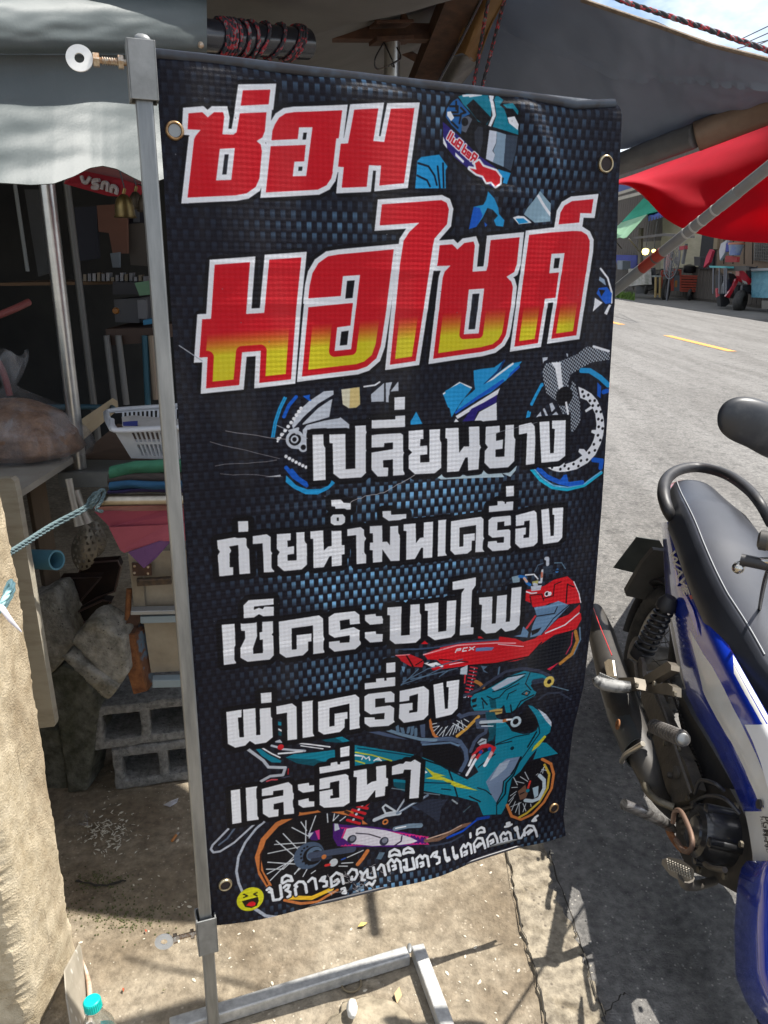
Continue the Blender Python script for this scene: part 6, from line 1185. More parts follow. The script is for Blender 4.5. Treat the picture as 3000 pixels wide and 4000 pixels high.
prism('top', [at(412, 1285, 2.95), at(620, 1280, 2.95), at(620, 1335, 2.95), at(420, 1350, 2.95)], (0, .3, 0), M('dark brown wood', (.05, .025, .015), .6), tabl, bev=.003)
for (x0, x1, y1, c) in ((416, 450, 1590, (.16, .16, .155)), (462, 494, 1580, (.16, .16, .155)), (566, 578, 1590, (.03, .10, .14)), (590, 608, 1560, (.24, .19, .14))):
    tube('leg', [at(x0, 1310, 2.93), at(x1, y1, 2.93)], .012, M('leg %g' % c[0], c, .5, .3), tabl, seg=12)
tag(tube('red_pipe', [at(-40, 1245, 2.2), at(60, 1205, 2.25), at(112, 1180, 2.3)], .010, M('dull red plastic', (.2, .05, .045), .6), n=4), 'dull red pipe sticking out from the left in the dark', 'pipe')
tag(tube('red_pipe', [at(-20, 1390, 2.2), at(15, 1460, 2.2), at(38, 1545, 2.2)], .009, M('dark red metal', (.16, .015, .015), .5), n=4), 'dark red metal leg at the far left edge', 'leg')
tag(tube('blue_hose', [at(0, 1600, 2.6), at(200, 1590, 2.7), at(380, 1590, 2.8), at(430, 1590, 2.75), at(445, 1600, 2.7)], .010, M('dark blue hose', (.02, .07, .1), .5), n=5), 'dark blue hose lying across behind the poles', 'hose')
# red sign cloth and bells below the scallop
sgn = thing('sign_cloth', 'red sign with grey letters hanging under the valance', 'sign', tuple(at(400, 740, 2.4)))
prism('cloth', [at(255, 705, 2.5), at(330, 668, 2.5), at(480, 700, 2.42), at(600, 745, 2.36), at(600, 775, 2.36), at(420, 765, 2.44), at(250, 718, 2.5)], (0, .004, 0), M('deep red cloth', (.30, .012, .025), .7), sgn)
prism('upper_cloth', [at(318, 690, 2.52), at(350, 640, 2.52), at(620, 640, 2.4), at(620, 735, 2.38), at(470, 705, 2.45)], (0, .004, 0), M('dusty pink tarpaulin', (.26, .10, .10), .7), sgn)
gl_ = M('grey letters', (.42, .38, .38), .7)
for i, st in enumerate(([(318, 688), (326, 710), (340, 712), (352, 692)], [(388, 704), (368, 705), (366, 717), (384, 724), (378, 735), (360, 732)], [(398, 740), (404, 715), (420, 718), (418, 748)], [(432, 752), (440, 726), (456, 738), (452, 758)])):
    tube('letter', [at(x, y, 2.47-(x-300)*.0004) for x, y in st], .006, gl_, sgn, n=4, seg=6)
bellm = M('aged brass bell', (.28, .20, .08), .38, .9, (.14, .1, .04), ns=20)
for (bx_, by_, s, Y, lab) in ((482, 795, 1., 1.95, 'largest brass bell hanging under the valance'), (528, 785, .8, 2.1, 'dark middle bell hanging behind the largest bell'), (566, 790, .85, 2.05, 'right bell half hidden by the stand post')):
    t = thing('bell', lab, 'bell', tuple(at(bx_, by_, Y))); c = at(bx_, by_-38, Y)
    lathe('bell_body', [(0, .0001), (.002, .008*s), (.012, .018*s), (.03*s, .0225*s), (.046*s, .0235*s), (.052*s, .0265*s), (.053*s, .023*s)], c, (0, 0, -1), bellm if s > .9 else M('dark bell', (.08, .06, .04), .5, .7), t, seg=28)
    tube('loop', [c+Vector((0, 0, .0)), c+Vector((0.004, 0, .012))], .004, bellm, t); tube('cord', [c+Vector((0.004, 0, .01)), c+Vector((-.006, 0, .06))], .0015, blk, t)
# ---------------------------------------------------------------- blue and white underbone motorcycle on the right
BO = np.array([.90, 2.33, 0.]); _bf = np.array([-.075, -1, 0.]); _bf /= np.linalg.norm(_bf); _b0 = np.array([_bf[1], -_bf[0], 0.])
_ln = rad(10); _bu = math.cos(_ln)*np.array([0, 0, 1.])-math.sin(_ln)*_b0; _br = math.cos(_ln)*_b0+math.sin(_ln)*np.array([0, 0, 1.])
def lc(s, q, h): return Vector(BO+_bf*s+_br*q+_bu*h)
def bq(px, py, q): return onplane(px, py, BO+_br*q, _br)           # on the lengthwise plane at lateral offset q
def bsx(px, py, s): return onplane(px, py, BO+_bf*s, _bf)
bike = thing('motorcycle', 'blue and white small motorcycle leaning on its stand by the roadside', 'motorcycle', tuple(lc(.6, 0, 0)))
blue = M('deep blue paint', (.004, .024, .30), .18, 0, (.006, .032, .36), ns=3, coat=.8, spec=.6); whitep = M('dusty white paint', (.78, .77, .73), .3, 0, (.66, .64, .58), ns=5, nd=8, coat=.3)
blkp = M('dull black plastic', (.012, .012, .014), .5, 0, (.026, .025, .025), ns=20, bs=40, bst=.1); dusty = M('dusty grey engine metal', (.065, .058, .05), .6, .4, (.12, .105, .085), ns=14, nd=9, bs=50, bst=.3)
alu = M('dusty aluminium', (.085, .075, .058), .5, .5, (.14, .12, .095), ns=12, nd=8); rub = M('tyre rubber', (.018, .018, .018), .8, 0, (.05, .046, .04), ns=30, bs=80, bst=.3)
chro = M('worn chrome', (.55, .53, .48), .2, 1., (.3, .26, .2), ns=18, nd=8); vin = M('black seat vinyl', (.020, .022, .028), .36, 0, (.034, .037, .046), ns=4, bs=320, bst=.35, bd=.001, spec=.6)
def wheel(sc, hc, R_, name, hub=True, steer=0.):
    w = tube(name, [lc(sc+math.cos(a)*R_, 0, hc+math.sin(a)*R_) for a in [2*math.pi*k/56 for k in range(56)]], .036, rub, bike, seg=14, closed=True)
    tube('rim', [lc(sc+math.cos(a)*(R_-.045), 0, hc+math.sin(a)*(R_-.045)) for a in [2*math.pi*k/48 for k in range(48)]], .016, M('grey rim', (.2, .2, .19), .35, .8), w, seg=8, closed=True)
    lathe('hub', [(-.07, .03), (-.06, .055), (.0, .04), (.055, .062), (.075, .062), (.08, .02)], lc(sc, 0, hc), _br, dusty, w, seg=24)
    for k in range(36):
        a = 2*math.pi*k/36; a2 = a+(.5 if k % 4 < 2 else -.5); sd = .045 if k % 2 else -.045
        tube('spoke', [lc(sc+math.cos(a2)*.05, sd, hc+math.sin(a2)*.05), lc(sc+math.cos(a)*(R_-.05), 0, hc+math.sin(a)*(R_-.05))], .0014, M('dark spoke', (.08, .075, .065), .4, .7), w, seg=5)
    bm = bmesh.new()
    for k in range(64):
        a = 2*math.pi*k/64
        for q in (-.018, .018): bbox_(bm, lc(sc+math.cos(a)*(R_+.033), q, hc+math.sin(a)*(R_+.033)), (.012, .016, .005), Matrix.Rotation(0, 3, 'X'))
    fbm(bm, 'tread', rub, w)
wheel(-.045, .247, .217, 'rear_wheel'); wheel(1.30, .275, .245, 'front_wheel')
# ---- painted side panel: surface through measured outline
LX = [(2040, 2588), (2060, 2590), (2150, 2597), (2285, 2603), (2375, 2607), (2466, 2625), (2602, 2652), (2720, 2690), (2800, 2730), (2900, 2790), (3020, 2850), (3157, 2911), (3300, 2935), (3400, 2955)]
RX = [(2040, 2650), (2160, 2682), (2247, 2707), (2370, 2762), (2457, 2812), (2555, 2864), (2685, 2938), (2800, 3004), (2950, 3090), (3150, 3160), (3400, 3230)]
def Qs(px, py, off=0.):
    l = pick(LX, py)[0]; r = pick(RX, py)[0]; u = (px-l)/max(40, r-l); w_ = pick([(2040, .095), (2400, .115), (2700, .13), (3000, .145), (3400, .16)], py)[0]
    return bq(px, py, w_+off-.032*max(0, 1-u*2.6)**2-.03*max(0, u-.75)**2*8)
def panel(name, Lc, Rc, y0, y1, m, off=0., nu=12, nv=40, th=.004, par=None):
    def fn(u, v):
        py = lerp(y0, y1, v); l = pick(Lc, py)[0]; r = pick(Rc, py)[0]; return Qs(lerp(l, r, u), py, off)
    return grid(name, fn, nu, nv, m, par or bike, thick=th)
sp_ = panel('side_panel', LX, RX, 2040, 3170, blue)
panel('white_stripe', [(2463, 2696), (2560, 2716), (2602, 2727), (2680, 2745), (2760, 2761), (2880, 2800), (3000, 2868), (3157, 2911), (3250, 2930), (3380, 2950)], [(2463, 2698), (2560, 2752), (2602, 2783), (2690, 2830), (2776, 2871), (2815, 2893), (2960, 2962), (3080, 3010), (3157, 3050), (3380, 3095)], 2463, 3378, whitep, .0025, th=.002, par=sp_)
panel('white_stripe', [(2556, 2863), (2650, 2868), (2776, 2871), (2840, 2890)], [(2556, 2866), (2690, 2940), (2800, 3004), (2845, 3030)], 2556, 2838, whitep, .003, th=.002, par=sp_)
panel('bright_panel', [(2832, 2912), (2900, 2945), (2980, 2975), (3080, 3003), (3157, 3040), (3200, 3050)], [(2832, 3030), (3200, 3175)], 2832, 3200, M('clean white panel', (.85, .85, .84), .4), .010, th=.002, par=sp_)
panel('edge_trim', [(2040, 2586), (2150, 2594), (2285, 2600), (2375, 2604), (2466, 2622), (2602, 2649), (2700, 2680)], [(2040, 2596), (2150, 2606), (2285, 2612), (2375, 2617), (2466, 2637), (2602, 2662), (2700, 2684)], 2100, 2690, M('silver trim', (.38, .36, .33), .3, .4), .004, nu=3, th=.002, par=sp_)
vb_ = M('violet blue gloss decal', (.012, .022, .45), .15, coat=1.)
panel('decal', [(2140, 2632), (2210, 2626), (2280, 2630), (2290, 2640)], [(2140, 2636), (2210, 2650), (2280, 2654), (2290, 2645)], 2142, 2288, vb_, .008, nu=4, nv=14, th=.001, par=sp_)
panel('decal', [(2310, 2662), (2380, 2688), (2440, 2712), (2480, 2726)], [(2310, 2672), (2380, 2708), (2440, 2725), (2480, 2728)], 2312, 2480, vb_, .008, nu=4, nv=14, th=.001, par=sp_)
def ptext(txt, x, y, ux, uy, vx, vy, m, off, par, name='lettering', surf=None, shear=0.):
    cu = bpy.data.curves.new('txt', 'FONT'); cu.body = txt; cu.resolution_u = 3; cu.offset = .02; o = bpy.data.objects.new('txt', cu); COL.objects.link(o)
    dg = bpy.context.evaluated_depsgraph_get(); me = bpy.data.meshes.new_from_object(o.evaluated_get(dg)); bpy.data.objects.remove(o); bpy.data.curves.remove(cu)
    bm = bmesh.new(); bm.from_mesh(me); bpy.data.meshes.remove(me); bmesh.ops.triangulate(bm, faces=bm.faces)
    for v in bm.verts:
        a, b_ = v.co.x+shear*v.co.y, v.co.y; v.co = (surf or Qs)(x+ux*a+vx*b_, y+uy*a+vy*b_, off)
    return fbm(bm, name, m, par)
silv = M('silver lettering', (.6, .57, .5), .35, .2)
ptext('WAVE', 2612, 2152, 21, 61, 33, -10, silv, .013, sp_, shear=.15); ptext('110', 2690, 2283, 12, 30, 18, -6, silv, .013, sp_)
panel('red_letter', [(2324, 2693), (2338, 2697), (2355, 2702)], [(2324, 2740), (2338, 2742), (2355, 2745)], 2325, 2340, M('red lettering', (.4, .01, .02), .35), .009, nu=5, nv=3, th=.001, par=sp_)
ptext('i', 2738, 2330, 3, 40, -46, 4, silv, .011, sp_)
# ---- seat
def seatf(u, v):
    s = lerp(-.27, .92, v); c0_ = pick([(-.27, .835, .045), (-.2, .86, .085), (0, .845, .118), (.25, .80, .128), (.5, .745, .12), (.75, .70, .10), (.92, .69, .075)], s); a = lerp(-1, 1, u)
    x = abs(a)**.9*(1 if a > 0 else -1); w = c0_[1]; drop = .035*a*a+.10*max(0, abs(a)-.80)*4.2*(.7 if s < 0 else 1)
    return lc(s, w*min(1.06, abs(x)*1.06)*(1 if a > 0 else -1) if abs(a) < 1 else w*1.0*(1 if a > 0 else -1), c0_[0]-drop+.004*math.sin(s*12))
seat = grid('seat', seatf, 40, 70, vin, bike, thick=.01)
tube('piping', [seatf(.86, k/60)+Vector(_bu)*.002 for k in range(0, 52)], .0022, M('grey piping', (.25, .26, .27), .4), seat, seg=6)
panel('seat_side', [(1885, 2658), (1950, 2650), (2040, 2654), (2160, 2692), (2247, 2718), (2457, 2812), (2685, 2930), (2900, 3060)], [(1885, 2712), (1950, 2745), (2040, 2770), (2160, 2790), (2247, 2820), (2457, 2920), (2685, 3060), (2900, 3200)], 1900, 2880, M('matt black side cover', (.02, .021, .024), .6, 0, (.03, .03, .033), ns=6, bs=200, bst=.1), -.035, par=bike)
# tail cover and lamp
tube('grab_rail', [gp(2640, 2050, .74), gp(2612, 2000, .79), gp(2592, 1930, .83), gp(2605, 1870, .85), gp(2655, 1835, .86), gp(2730, 1826, .86), gp(2830, 1850, .86), gp(2915, 1905, .855), gp(2970, 1970, .84), gp(3010, 2050, .78)], [.012, .019, .0205, .020, .019, .018, .018, .018, .016, .013], blkp, bike, n=7, seg=14)
tube('tail_lamp', [gp(2605, 2000, .74), gp(2600, 1960, .76), gp(2640, 1905, .77), gp(2700, 1885, .775)], [.014, .022, .022, .01], M('tail lamp lens', (.25, .22, .22), .15, 0, (.4, .03, .02), ns=14, coat=.5), bike, n=5)
prism('number_plate', [bsx(x, y, -.38) for x, y in ((2486, 2096), (2575, 2110), (2592, 2140), (2560, 2180), (2478, 2236), (2395, 2216))], Vector(_bf)*.006, M('dark plate', (.03, .035, .03), .5, 0, (.06, .065, .055), ns=9), bike, bev=.002)
prism('mudguard', [bsx(x, y, -.24) for x, y in ((2545, 2136), (2590, 2142), (2600, 2200), (2598, 2290), (2518, 2330), (2440, 2315), (2437, 2300), (2500, 2190))], Vector(_bf)*.03, M('dusty black mudguard', (.05, .045, .035), .65, 0, (.08, .07, .055), ns=10), bike, bev=.01)
tube('fender', [lc(-.045+math.cos(a)*.275, 0, .247+math.sin(a)*.275) for a in [rad(k) for k in range(60, 190, 8)]], .045, blkp, bike, seg=12, flat=.3)
# ---- shock absorber
sa, sb = bq(2612, 2350, .135), bq(2505, 2560, .155); ax = (sb-sa); R = dirR(ax); Ls = ax.length
sh_ = tube('shock_absorber', [sa, sb], .012, dusty, bike, seg=14); tube('spring', [sa+R @ Vector((Ls*(.1+.82*k/140), math.cos(k*.36)*(.024+.007*k/140), math.sin(k*.36)*(.024+.007*k/140))) for k in range(141)], .0048, M('dark spring', (.035, .035, .037), .4, .4), sh_, seg=8)
lathe('spring_seat', [(0, .02), (0, .034), (.03, .034), (.035, .02)], sa+R @ Vector((Ls*.88, 0, 0)), ax, blkp, sh_); lathe('spring_cap', [(-.02, .018), (0, .03), (.02, .03)], sa+R @ Vector((Ls*.02, 0, 0)), ax, blkp, sh_)
# ---- exhaust
ex = thing_ = tube('exhaust', [bq(2322, 2385, .225), bq(2350, 2480, .23), bq(2390, 2620, .235), bq(2435, 2760, .235), bq(2480, 2880, .23), bq(2530, 3010, .21), bq(2575, 3110, .17), bq(2640, 3190, .1)], [.028, .043, .047, .047, .043, .033, .024, .016], M('dark sooty muffler', (.03, .029, .028), .55, .3, (.06, .054, .046), ns=9, nd=8), bike, n=7, seg=20)
shield = M('grey heat shield', (.045, .052, .055), .42, .3, (.075, .08, .08), ns=5)
def hs(u, v):
    p = [bq(2306, 2500, .262), bq(2335, 2640, .275), bq(2378, 2790, .282), bq(2440, 2930, .276)]; f = v*3; i = min(2, int(f)); c = p[i].lerp(p[i+1], f-i); n = Vector(_br); a = lerp(-1.15, 1.15, u)
    sd = Vector(_bf).cross(n).normalized(); return c+sd*math.sin(a)*(.038+.014*v)+n*(math.cos(a)-1)*(.05)+Vector(_bf)*0
shd = grid('heat_shield', hs, 14, 24, shield, ex, thick=.003)
tube('shield_trim', [bq(2428, 2975, .262), bq(2445, 2948, .278), bq(2480, 2925, .285), bq(2512, 2905, .28)], .007, M('brushed trim', (.45, .42, .36), .3, .8), ex, n=5)
lathe('shield_bolt', [(0, .014), (.004, .014), (.005, .008), (.002, .007)], bq(2416, 2830, .288), _br, rust, ex, seg=18)
prism('chrome_clip', [bq(x, y, .27) for x, y in ((2368, 2588), (2385, 2575), (2400, 2580), (2408, 2640), (2418, 2650), (2378, 2640))], Vector(_br)*.006, chro, ex, bev=.002)
tube('red_stripe', [bq(2318, 2376, .262), bq(2345, 2450, .272), bq(2390, 2560, .27)], .0016, M('red trim', (.5, .02, .02), .4), ex, seg=6)
# ---- passenger peg with bracket
pg_ = tube('passenger_peg', [bq(2325, 2645, .36), bq(2345, 2668, .345), bq(2400, 2680, .31), bq(2462, 2685, .27)], [.012, .019, .02, .018], M('black peg rubber', (.03, .03, .03), .5, 0, (.25, .25, .24), ns=16, lo=.5, hi=.6), bike, n=5, flat=.8)
bm = bmesh.new()
for k in range(9): c = bq(2332+k*8, 2650+k*3.5, .352-.006*k); tube_(bm, [c+Vector((0, 0, -.015)), c+Vector((.004, 0, .006)), c+Vector((.008, 0, .017))], .003, 6)
fbm(bm, 'peg_ribs', M('pale worn rib', (.2, .2, .19), .4), pg_)
for pl_ in ([(2455, 2660), (2535, 2655), (2640, 2590), (2655, 2605), (2655, 2625), (2560, 2680), (2640, 2675), (2662, 2690), (2662, 2725), (2500, 2700), (2462, 2700)],): prism('peg_bracket', [bq(x, y, .20) for x, y in pl_], Vector(_br)*.022, alu, bike, bev=.006)
prism('peg_bracket', [bq(x, y, .235) for x, y in ((2455, 2655), (2520, 2655), (2530, 2700), (2462, 2700))], Vector(_br)*.03, alu, bike, bev=.006)
prism('muffler_stay', [bq(x, y, .19) for x, y in ((2418, 2595), (2440, 2580), (2470, 2575), (2490, 2590), (2500, 2660), (2470, 2655), (2440, 2620))], Vector(_br)*.012, alu, bike, bev=.004)
prism('muffler_stay', [bq(x, y, .18) for x, y in ((2495, 2660), (2505, 2590), (2515, 2568), (2524, 2590), (2528, 2660))], Vector(_br)*.012, dusty, bike, bev=.004)
# ---- swing arm, frame, chain cover
prism('swing_arm', [bq(x, y, .10) for x, y in ((2545, 2660), (2585, 2700), (2640, 2820), (2720, 2970), (2690, 3010), (2610, 2900), (2540, 2740))], Vector(_br)*.03, dusty, bike, bev=.008)
prism('frame_plate', [bq(x, y, .11) for x, y in ((2585, 2875), (2660, 2905), (2720, 2980), (2760, 3090), (2720, 3140), (2640, 3150), (2610, 3060), (2598, 2960))], Vector(_br)*.03, dusty, bike, bev=.01)
for (x, y, r) in ((2648, 3018, .016), (2622, 3030, .008)): lathe('frame_bolt', [(0, r), (.008, r), (.012, r*.6), (.012, .0001)], bq(x, y, .142), _br, dusty, bike, seg=16)
prism('under_cover', [bq(x, y, .085) for x, y in ((2655, 2690), (2700, 2790), (2780, 2920), (2860, 3060), (2925, 3180), (2948, 3370), (2900, 3400), (2820, 3200), (2740, 3060), (2680, 2930), (2650, 2800))], Vector(_br)*-.15, blkp, bike, bev=.01)
prism('engine_block', [bq(x, y, .10) for x, y in ((2640, 3140), (2720, 3060), (2850, 3080), (2930, 3220), (2945, 3420), (2880, 3490), (2800, 3445), (2690, 3400), (2640, 3300))], Vector(_br)*-.2, M('dark engine', (.03, .028, .025), .5, .4, (.07, .06, .05), ns=12), bike, bev=.012)
ec = bq(2795, 3262, .13)
cov = lathe('engine_cover', [(-.06, .062), (.03, .062), (.044, .056), (.05, .044), (.044, .035), (.05, .03), (.052, .0001)], ec, _br, M('black engine cover', (.025, .025, .027), .3, .5, (.05, .05, .05), ns=10, coat=.4), bike, seg=40)
for a in (20, 95, 160, 230, 300):
    c = ec+Vector(_br)*.0+Vector(_bf)*math.cos(rad(a))*.06+Vector(_bu)*math.sin(rad(a))*.06; lathe('cover_lug', [(-.05, .012), (.04, .012), (.043, .008)], c, _br, M('black engine cover', (.025, .025, .027)), cov, seg=12)
tube('stay_rod', [bq(2755, 3375, .17), bq(2780, 3390, .19), bq(2832, 3398, .19)], .006, alu, bike, n=3)
# ---- kick starter
ks = tube('kick_starter', [bq(2560, 2840, .20), bq(2533, 2880, .205), bq(2524, 2954, .215), bq(2518, 3060, .22), bq(2555, 3118, .21), bq(2633, 3155, .17)], .0095, M('scratched black steel', (.06, .055, .045), .5, .5, (.16, .14, .1), ns=20), bike, n=8)
kp0, kp1 = bq(2555, 2838, .22), bq(2668, 2886, .26)
tube('pedal_rubber', [kp0, kp1], .0165, M('kick rubber', (.035, .032, .03), .55, 0, (.1, .09, .08), ns=30), ks, seg=16); bm = bmesh.new()
for k in range(11): c = kp0.lerp(kp1, k/11+.03); R = dirR(kp1-kp0); tube_(bm, [c+R @ Vector((0, math.cos(a)*.017, math.sin(a)*.017)) for a in [2*math.pi*q/14 for q in range(14)]], .0022, 5, True)
fbm(bm, 'rubber_ribs', M('kick rubber', (.035, .032, .03)), ks); lathe('pedal_end', [(0, .013), (.004, .013), (.006, .010), (.006, .0001)], kp1, kp1-kp0, M('bright steel end', (.25, .25, .24), .35, .8), ks, seg=18)
# ---- foot rest bar, brake pedal, stand spring
tube('foot_rest', [bq(2436, 3142, .35), bq(2520, 3178, .29), bq(2600, 3218, .22), bq(2625, 3240, .19)], [.0125, .0125, .0125, .011], M('scraped chrome bar', (.12, .11, .1), .3, .8, (.55, .53, .5), ns=20, st=(1, 1, 6)), bike, n=5, seg=14)
tube('foot_rest', [bq(2605, 3210, .21), bq(2618, 3255, .2), bq(2655, 3310, .19), bq(2690, 3325, .18)], .008, rust, bike, n=4)
tube('stand_spring_rod', [bq(2628, 3215, .22), bq(2634, 3175, .225), bq(2652, 3165, .23), bq(2672, 3190, .23), bq(2700, 3258, .23), bq(2704, 3300, .23), bq(2690, 3325, .225), bq(2668, 3322, .22), bq(2640, 3280, .21)], .0055, M('rusty brown rod', (.16, .1, .07), .6, .4), bike, n=6)
bp_ = prism('brake_pedal', [bq(x, y, .27)+Vector((0, 0, 0)) for x, y in ((2586, 3358), (2612, 3347), (2665, 3360), (2710, 3395), (2712, 3415), (2690, 3425), (2662, 3424), (2620, 3400))], Vector((.0, .0, -.012)), M('dusty pedal', (.16, .145, .12), .6, .3), bike, bev=.003)
bm = bmesh.new()
for i in range(9):
    for j in range(5):
        x, y = 2612+i*10.5+j*2-6, 3360+i*4.6+j*9-2
        if x < 2704: bbox_(bm, bq(x, y, .273), (.0032, .0032, .004))
fbm(bm, 'pedal_studs', M('dusty pedal stud', (.26, .235, .19), .6), bp_, bev=.0008)
tube('pedal_arm', [bq(2680, 3425, .262), bq(2682, 3450, .25), bq(2720, 3460, .18), bq(2790, 3440, .12)], [.016, .014, .01, .01], dusty, bike, n=4)
# ---- leg shield
def shf(u, v):
    py = lerp(3368, 4180, v); l = pick([(3368, 2925), (3390, 2905), (3458, 2888), (3630, 2877), (3812, 2882), (3916, 2924), (4010, 2990), (4180, 3100)], py)[0]; r = l+330
    q = .215-.07*max(0, 1-u*3.2)**2-.35*max(0, u-.3)**2; return bq(lerp(l, r, u), py, q)
grid('leg_shield', shf, 24, 30, blue, bike, thick=.004)
rv = lathe('shield_rivet', [(0, .010), (.004, .009), (.005, .0001)], Qs(2968, 3142, .012), _br, blkp, bike, seg=16)
pgm = M('black print', (.02, .02, .02), .4)
ptext('PGM-FI', 2978, 3186, 3, 40, 36, -3, pgm, .022, sp_, shear=.2); ptext('FUEL INJECTED', 2968, 3188, 4, 21, 14, -2, pgm, .022, sp_, shear=.2)
prism('inner_shield', [lc(1.02, .14, .95), lc(1.2, .14, .55), lc(1.25, .13, .3), lc(1.25, -.13, .3), lc(1.2, -.14, .55), lc(1.02, -.14, .95)], Vector(_bf)*.02, blkp, bike, bev=.005)
# ---- handlebar, controls, mirror, front end
hb = tube('handlebar', [lc(1.02, .34, .985), lc(1.08, .2, 1.0), lc(1.10, .08, .98), lc(1.10, -.08, .98), lc(1.08, -.2, 1.0), lc(1.02, -.34, .985)], .011, blkp, bike, n=5)
gA, gB = at(2988, 2112, 1.32), at(3230, 2150, 1.27); tube('grip', [gA, gB], .0175, M('rubber grip', (.025, .024, .024), .55, 0, (.12, .1, .07), ns=30), hb, seg=18)
lathe('bar_end', [(0, .0185), (.012, .0185), (.016, .012), (.016, .0001)], gA+(gB-gA).normalized()*.004, gA-gB, M('bar end', (.04, .037, .032), .5), hb)
tube('brake_lever', [at(2884, 2213, 1.33), at(2900, 2203, 1.33), at(2940, 2192, 1.32), at(3050, 2196, 1.29), at(3200, 2215, 1.27)], [.010, .008, .0078, .0085, .009], chro, hb, n=5, seg=12)
bm = bmesh.new(); r_ = bmesh.ops.create_uvsphere(bm, u_segments=18, v_segments=12, radius=.0112)
for v in r_['verts']: v.co = at(2884, 2218, 1.325)+v.co*(1+.06*nz3(v.co.x*150, v.co.y*150, v.co.z*150))
fbm(bm, 'lever_ball', chro, hb, smooth=True)
Ym = 1.42; mp_ = [(2806, 1625), (2826, 1582), (2868, 1556), (2930, 1552), (3010, 1575), (3110, 1622), (3180, 1690), (3200, 1750), (3170, 1800), (3100, 1818), (3000, 1790), (2920, 1748), (2850, 1715), (2812, 1675)]
mc = smooth_path([at(x, y, Ym) for x, y in mp_], 4, True); cen = sum(mc, Vector())/len(mc); bm = bmesh.new(); rings = []
for (k_, dy) in ((.0, .018), (.6, .016), (.9, .006), (1., -.004), (.97, -.010), (.9, -.011)): rings.append([bm.verts.new(cen+(p-cen)*max(k_, .001)+Vector((0, -dy, 0))) for p in mc])
for A_, B_ in zip(rings, rings[1:]):
    for k in range(len(mc)): bm.faces.new((A_[k], A_[(k+1) % len(mc)], B_[(k+1) % len(mc)], B_[k]))
bmesh.ops.remove_doubles(bm, verts=bm.verts, dist=.0006)
mir = fbm(bm, 'mirror', M('dusty black mirror back', (.02, .022, .026), .42, 0, (.06, .06, .06), ns=18, nd=9, lo=.5, hi=.75), bike, smooth=True)
prism('mirror_glass', [cen+(p-cen)*.93+Vector((0, .008, 0)) for p in mc[::3]], (0, .003, 0), M('mirror glass', (.8, .8, .8), .03, 1.), mir)
tube('mirror_stalk', [at(3120, 1790, Ym), at(3160, 1900, 1.38), at(3170, 2100, 1.33)], .0055, blkp, hb, n=5)
mir2 = lc(.95, -.36, 1.2); tube('mirror_stalk', [lc(1.07, -.18, 1.0), lc(.98, -.3, 1.1), mir2], .0055, blkp, hb, n=4)
bm = bmesh.new(); r_ = bmesh.ops.create_uvsphere(bm, u_segments=18, v_segments=12, radius=1)
for v in r_['verts']: v.co = mir2+Vector((v.co.x*.075, v.co.y*.02, v.co.z*.045))
fbm(bm, 'mirror', blkp, bike, smooth=True)
def cowl(u, v):
    a = u*2*math.pi; t = v*math.pi; return lc(1.14+.10*math.sin(t)*math.cos(a)+.02, .125*math.sin(t)*math.sin(a), .97-.10*math.cos(t)*1.1)
grid('head_cowl', cowl, 24, 16, blue, bike)
lathe('headlight', [(0, .06), (.02, .055), (.03, .03), (.034, .0001)], lc(1.22, 0, .98), _bf, M('headlight glass', (.6, .6, .6), .1, coat=1.), bike)
for sd in (.07, -.07): tube('fork', [lc(1.12, sd, .85), lc(1.30, sd, .275)], .016, dusty, bike)
grid('front_fender', lambda u, v: lc(1.30+math.cos(lerp(.1, 2.5, u))*.30, lerp(-.055, .055, v), .275+math.sin(lerp(.1, 2.5, u))*(.30-.03*(2*v-1)**2)), 20, 8, blue, bike, thick=.003)
grid('front_body', lambda u, v: lc(1.16+.12*v+.05*(1-(2*u-1)**2), lerp(-.19, .19, u)*(1-.25*v), lerp(.88, .38, v)), 16, 16, blue, bike, thick=.004)
tube('side_stand', [lc(.75, -.1, .22), lc(.72, -.26, .02)], .010, blkp, bike)

# cables, bolts and small castings
cb_ = M('black cable', (.02, .02, .022), .45)
for pts, nm in (([at(3040, 2150, 1.30), at(2990, 2260, 1.42), bq(2960, 2420, -.02), bq(2930, 2600, -.04)], 'brake_hose'), ([bq(2700, 3140, .15), bq(2760, 3110, .17), bq(2830, 3120, .165), bq(2890, 3180, .14)], 'breather_hose'), ([bq(2560, 2700, .16), bq(2600, 2800, .17), bq(2650, 2960, .165), bq(2700, 3100, .15)], 'brake_rod'), ([bq(2715, 3100, .16), bq(2735, 3050, .17), bq(2790, 3060, .17), bq(2830, 3090, .15)], 'oil_pipe')):
    tube(nm, pts, .0045, cb_ if nm != 'brake_rod' else dusty, bike, n=6, seg=8)
for (x, y, q) in ((2700, 3180, .12), (2735, 3400, .12), (2835, 3425, .12), (2900, 3300, .12), (2880, 3150, .12), (2600, 2905, .145), (2655, 2925, .145), (2560, 2672, .235), (2492, 2678, .268), (2640, 2712, .225), (2690, 3120, .142)):
    bm = bmesh.new(); lathe_(bm, [(0, .0075), (.006, .0075)], bq(x, y, q), _br, 6); fbm(bm, 'hex_bolt', M('dirty bolt head', (.2, .18, .14), .5, .6, (.1, .08, .05), ns=60), bike, bev=.001)
for k in range(5): tube('cooling_fin', [bq(2650+k*4, 3165+k*22, .13), bq(2725+k*4, 3145+k*22, .13)], .004, dusty, bike, seg=6)
for k in range(26):
    t = k/26; tube('chain_link', [bq(lerp(2610, 2745, t), lerp(2660, 3040, t), .088), bq(lerp(2610, 2745, t+.028), lerp(2660, 3040, t+.028), .088)], .0042, M('oily chain', (.05, .045, .04), .5, .6), bike, seg=6)
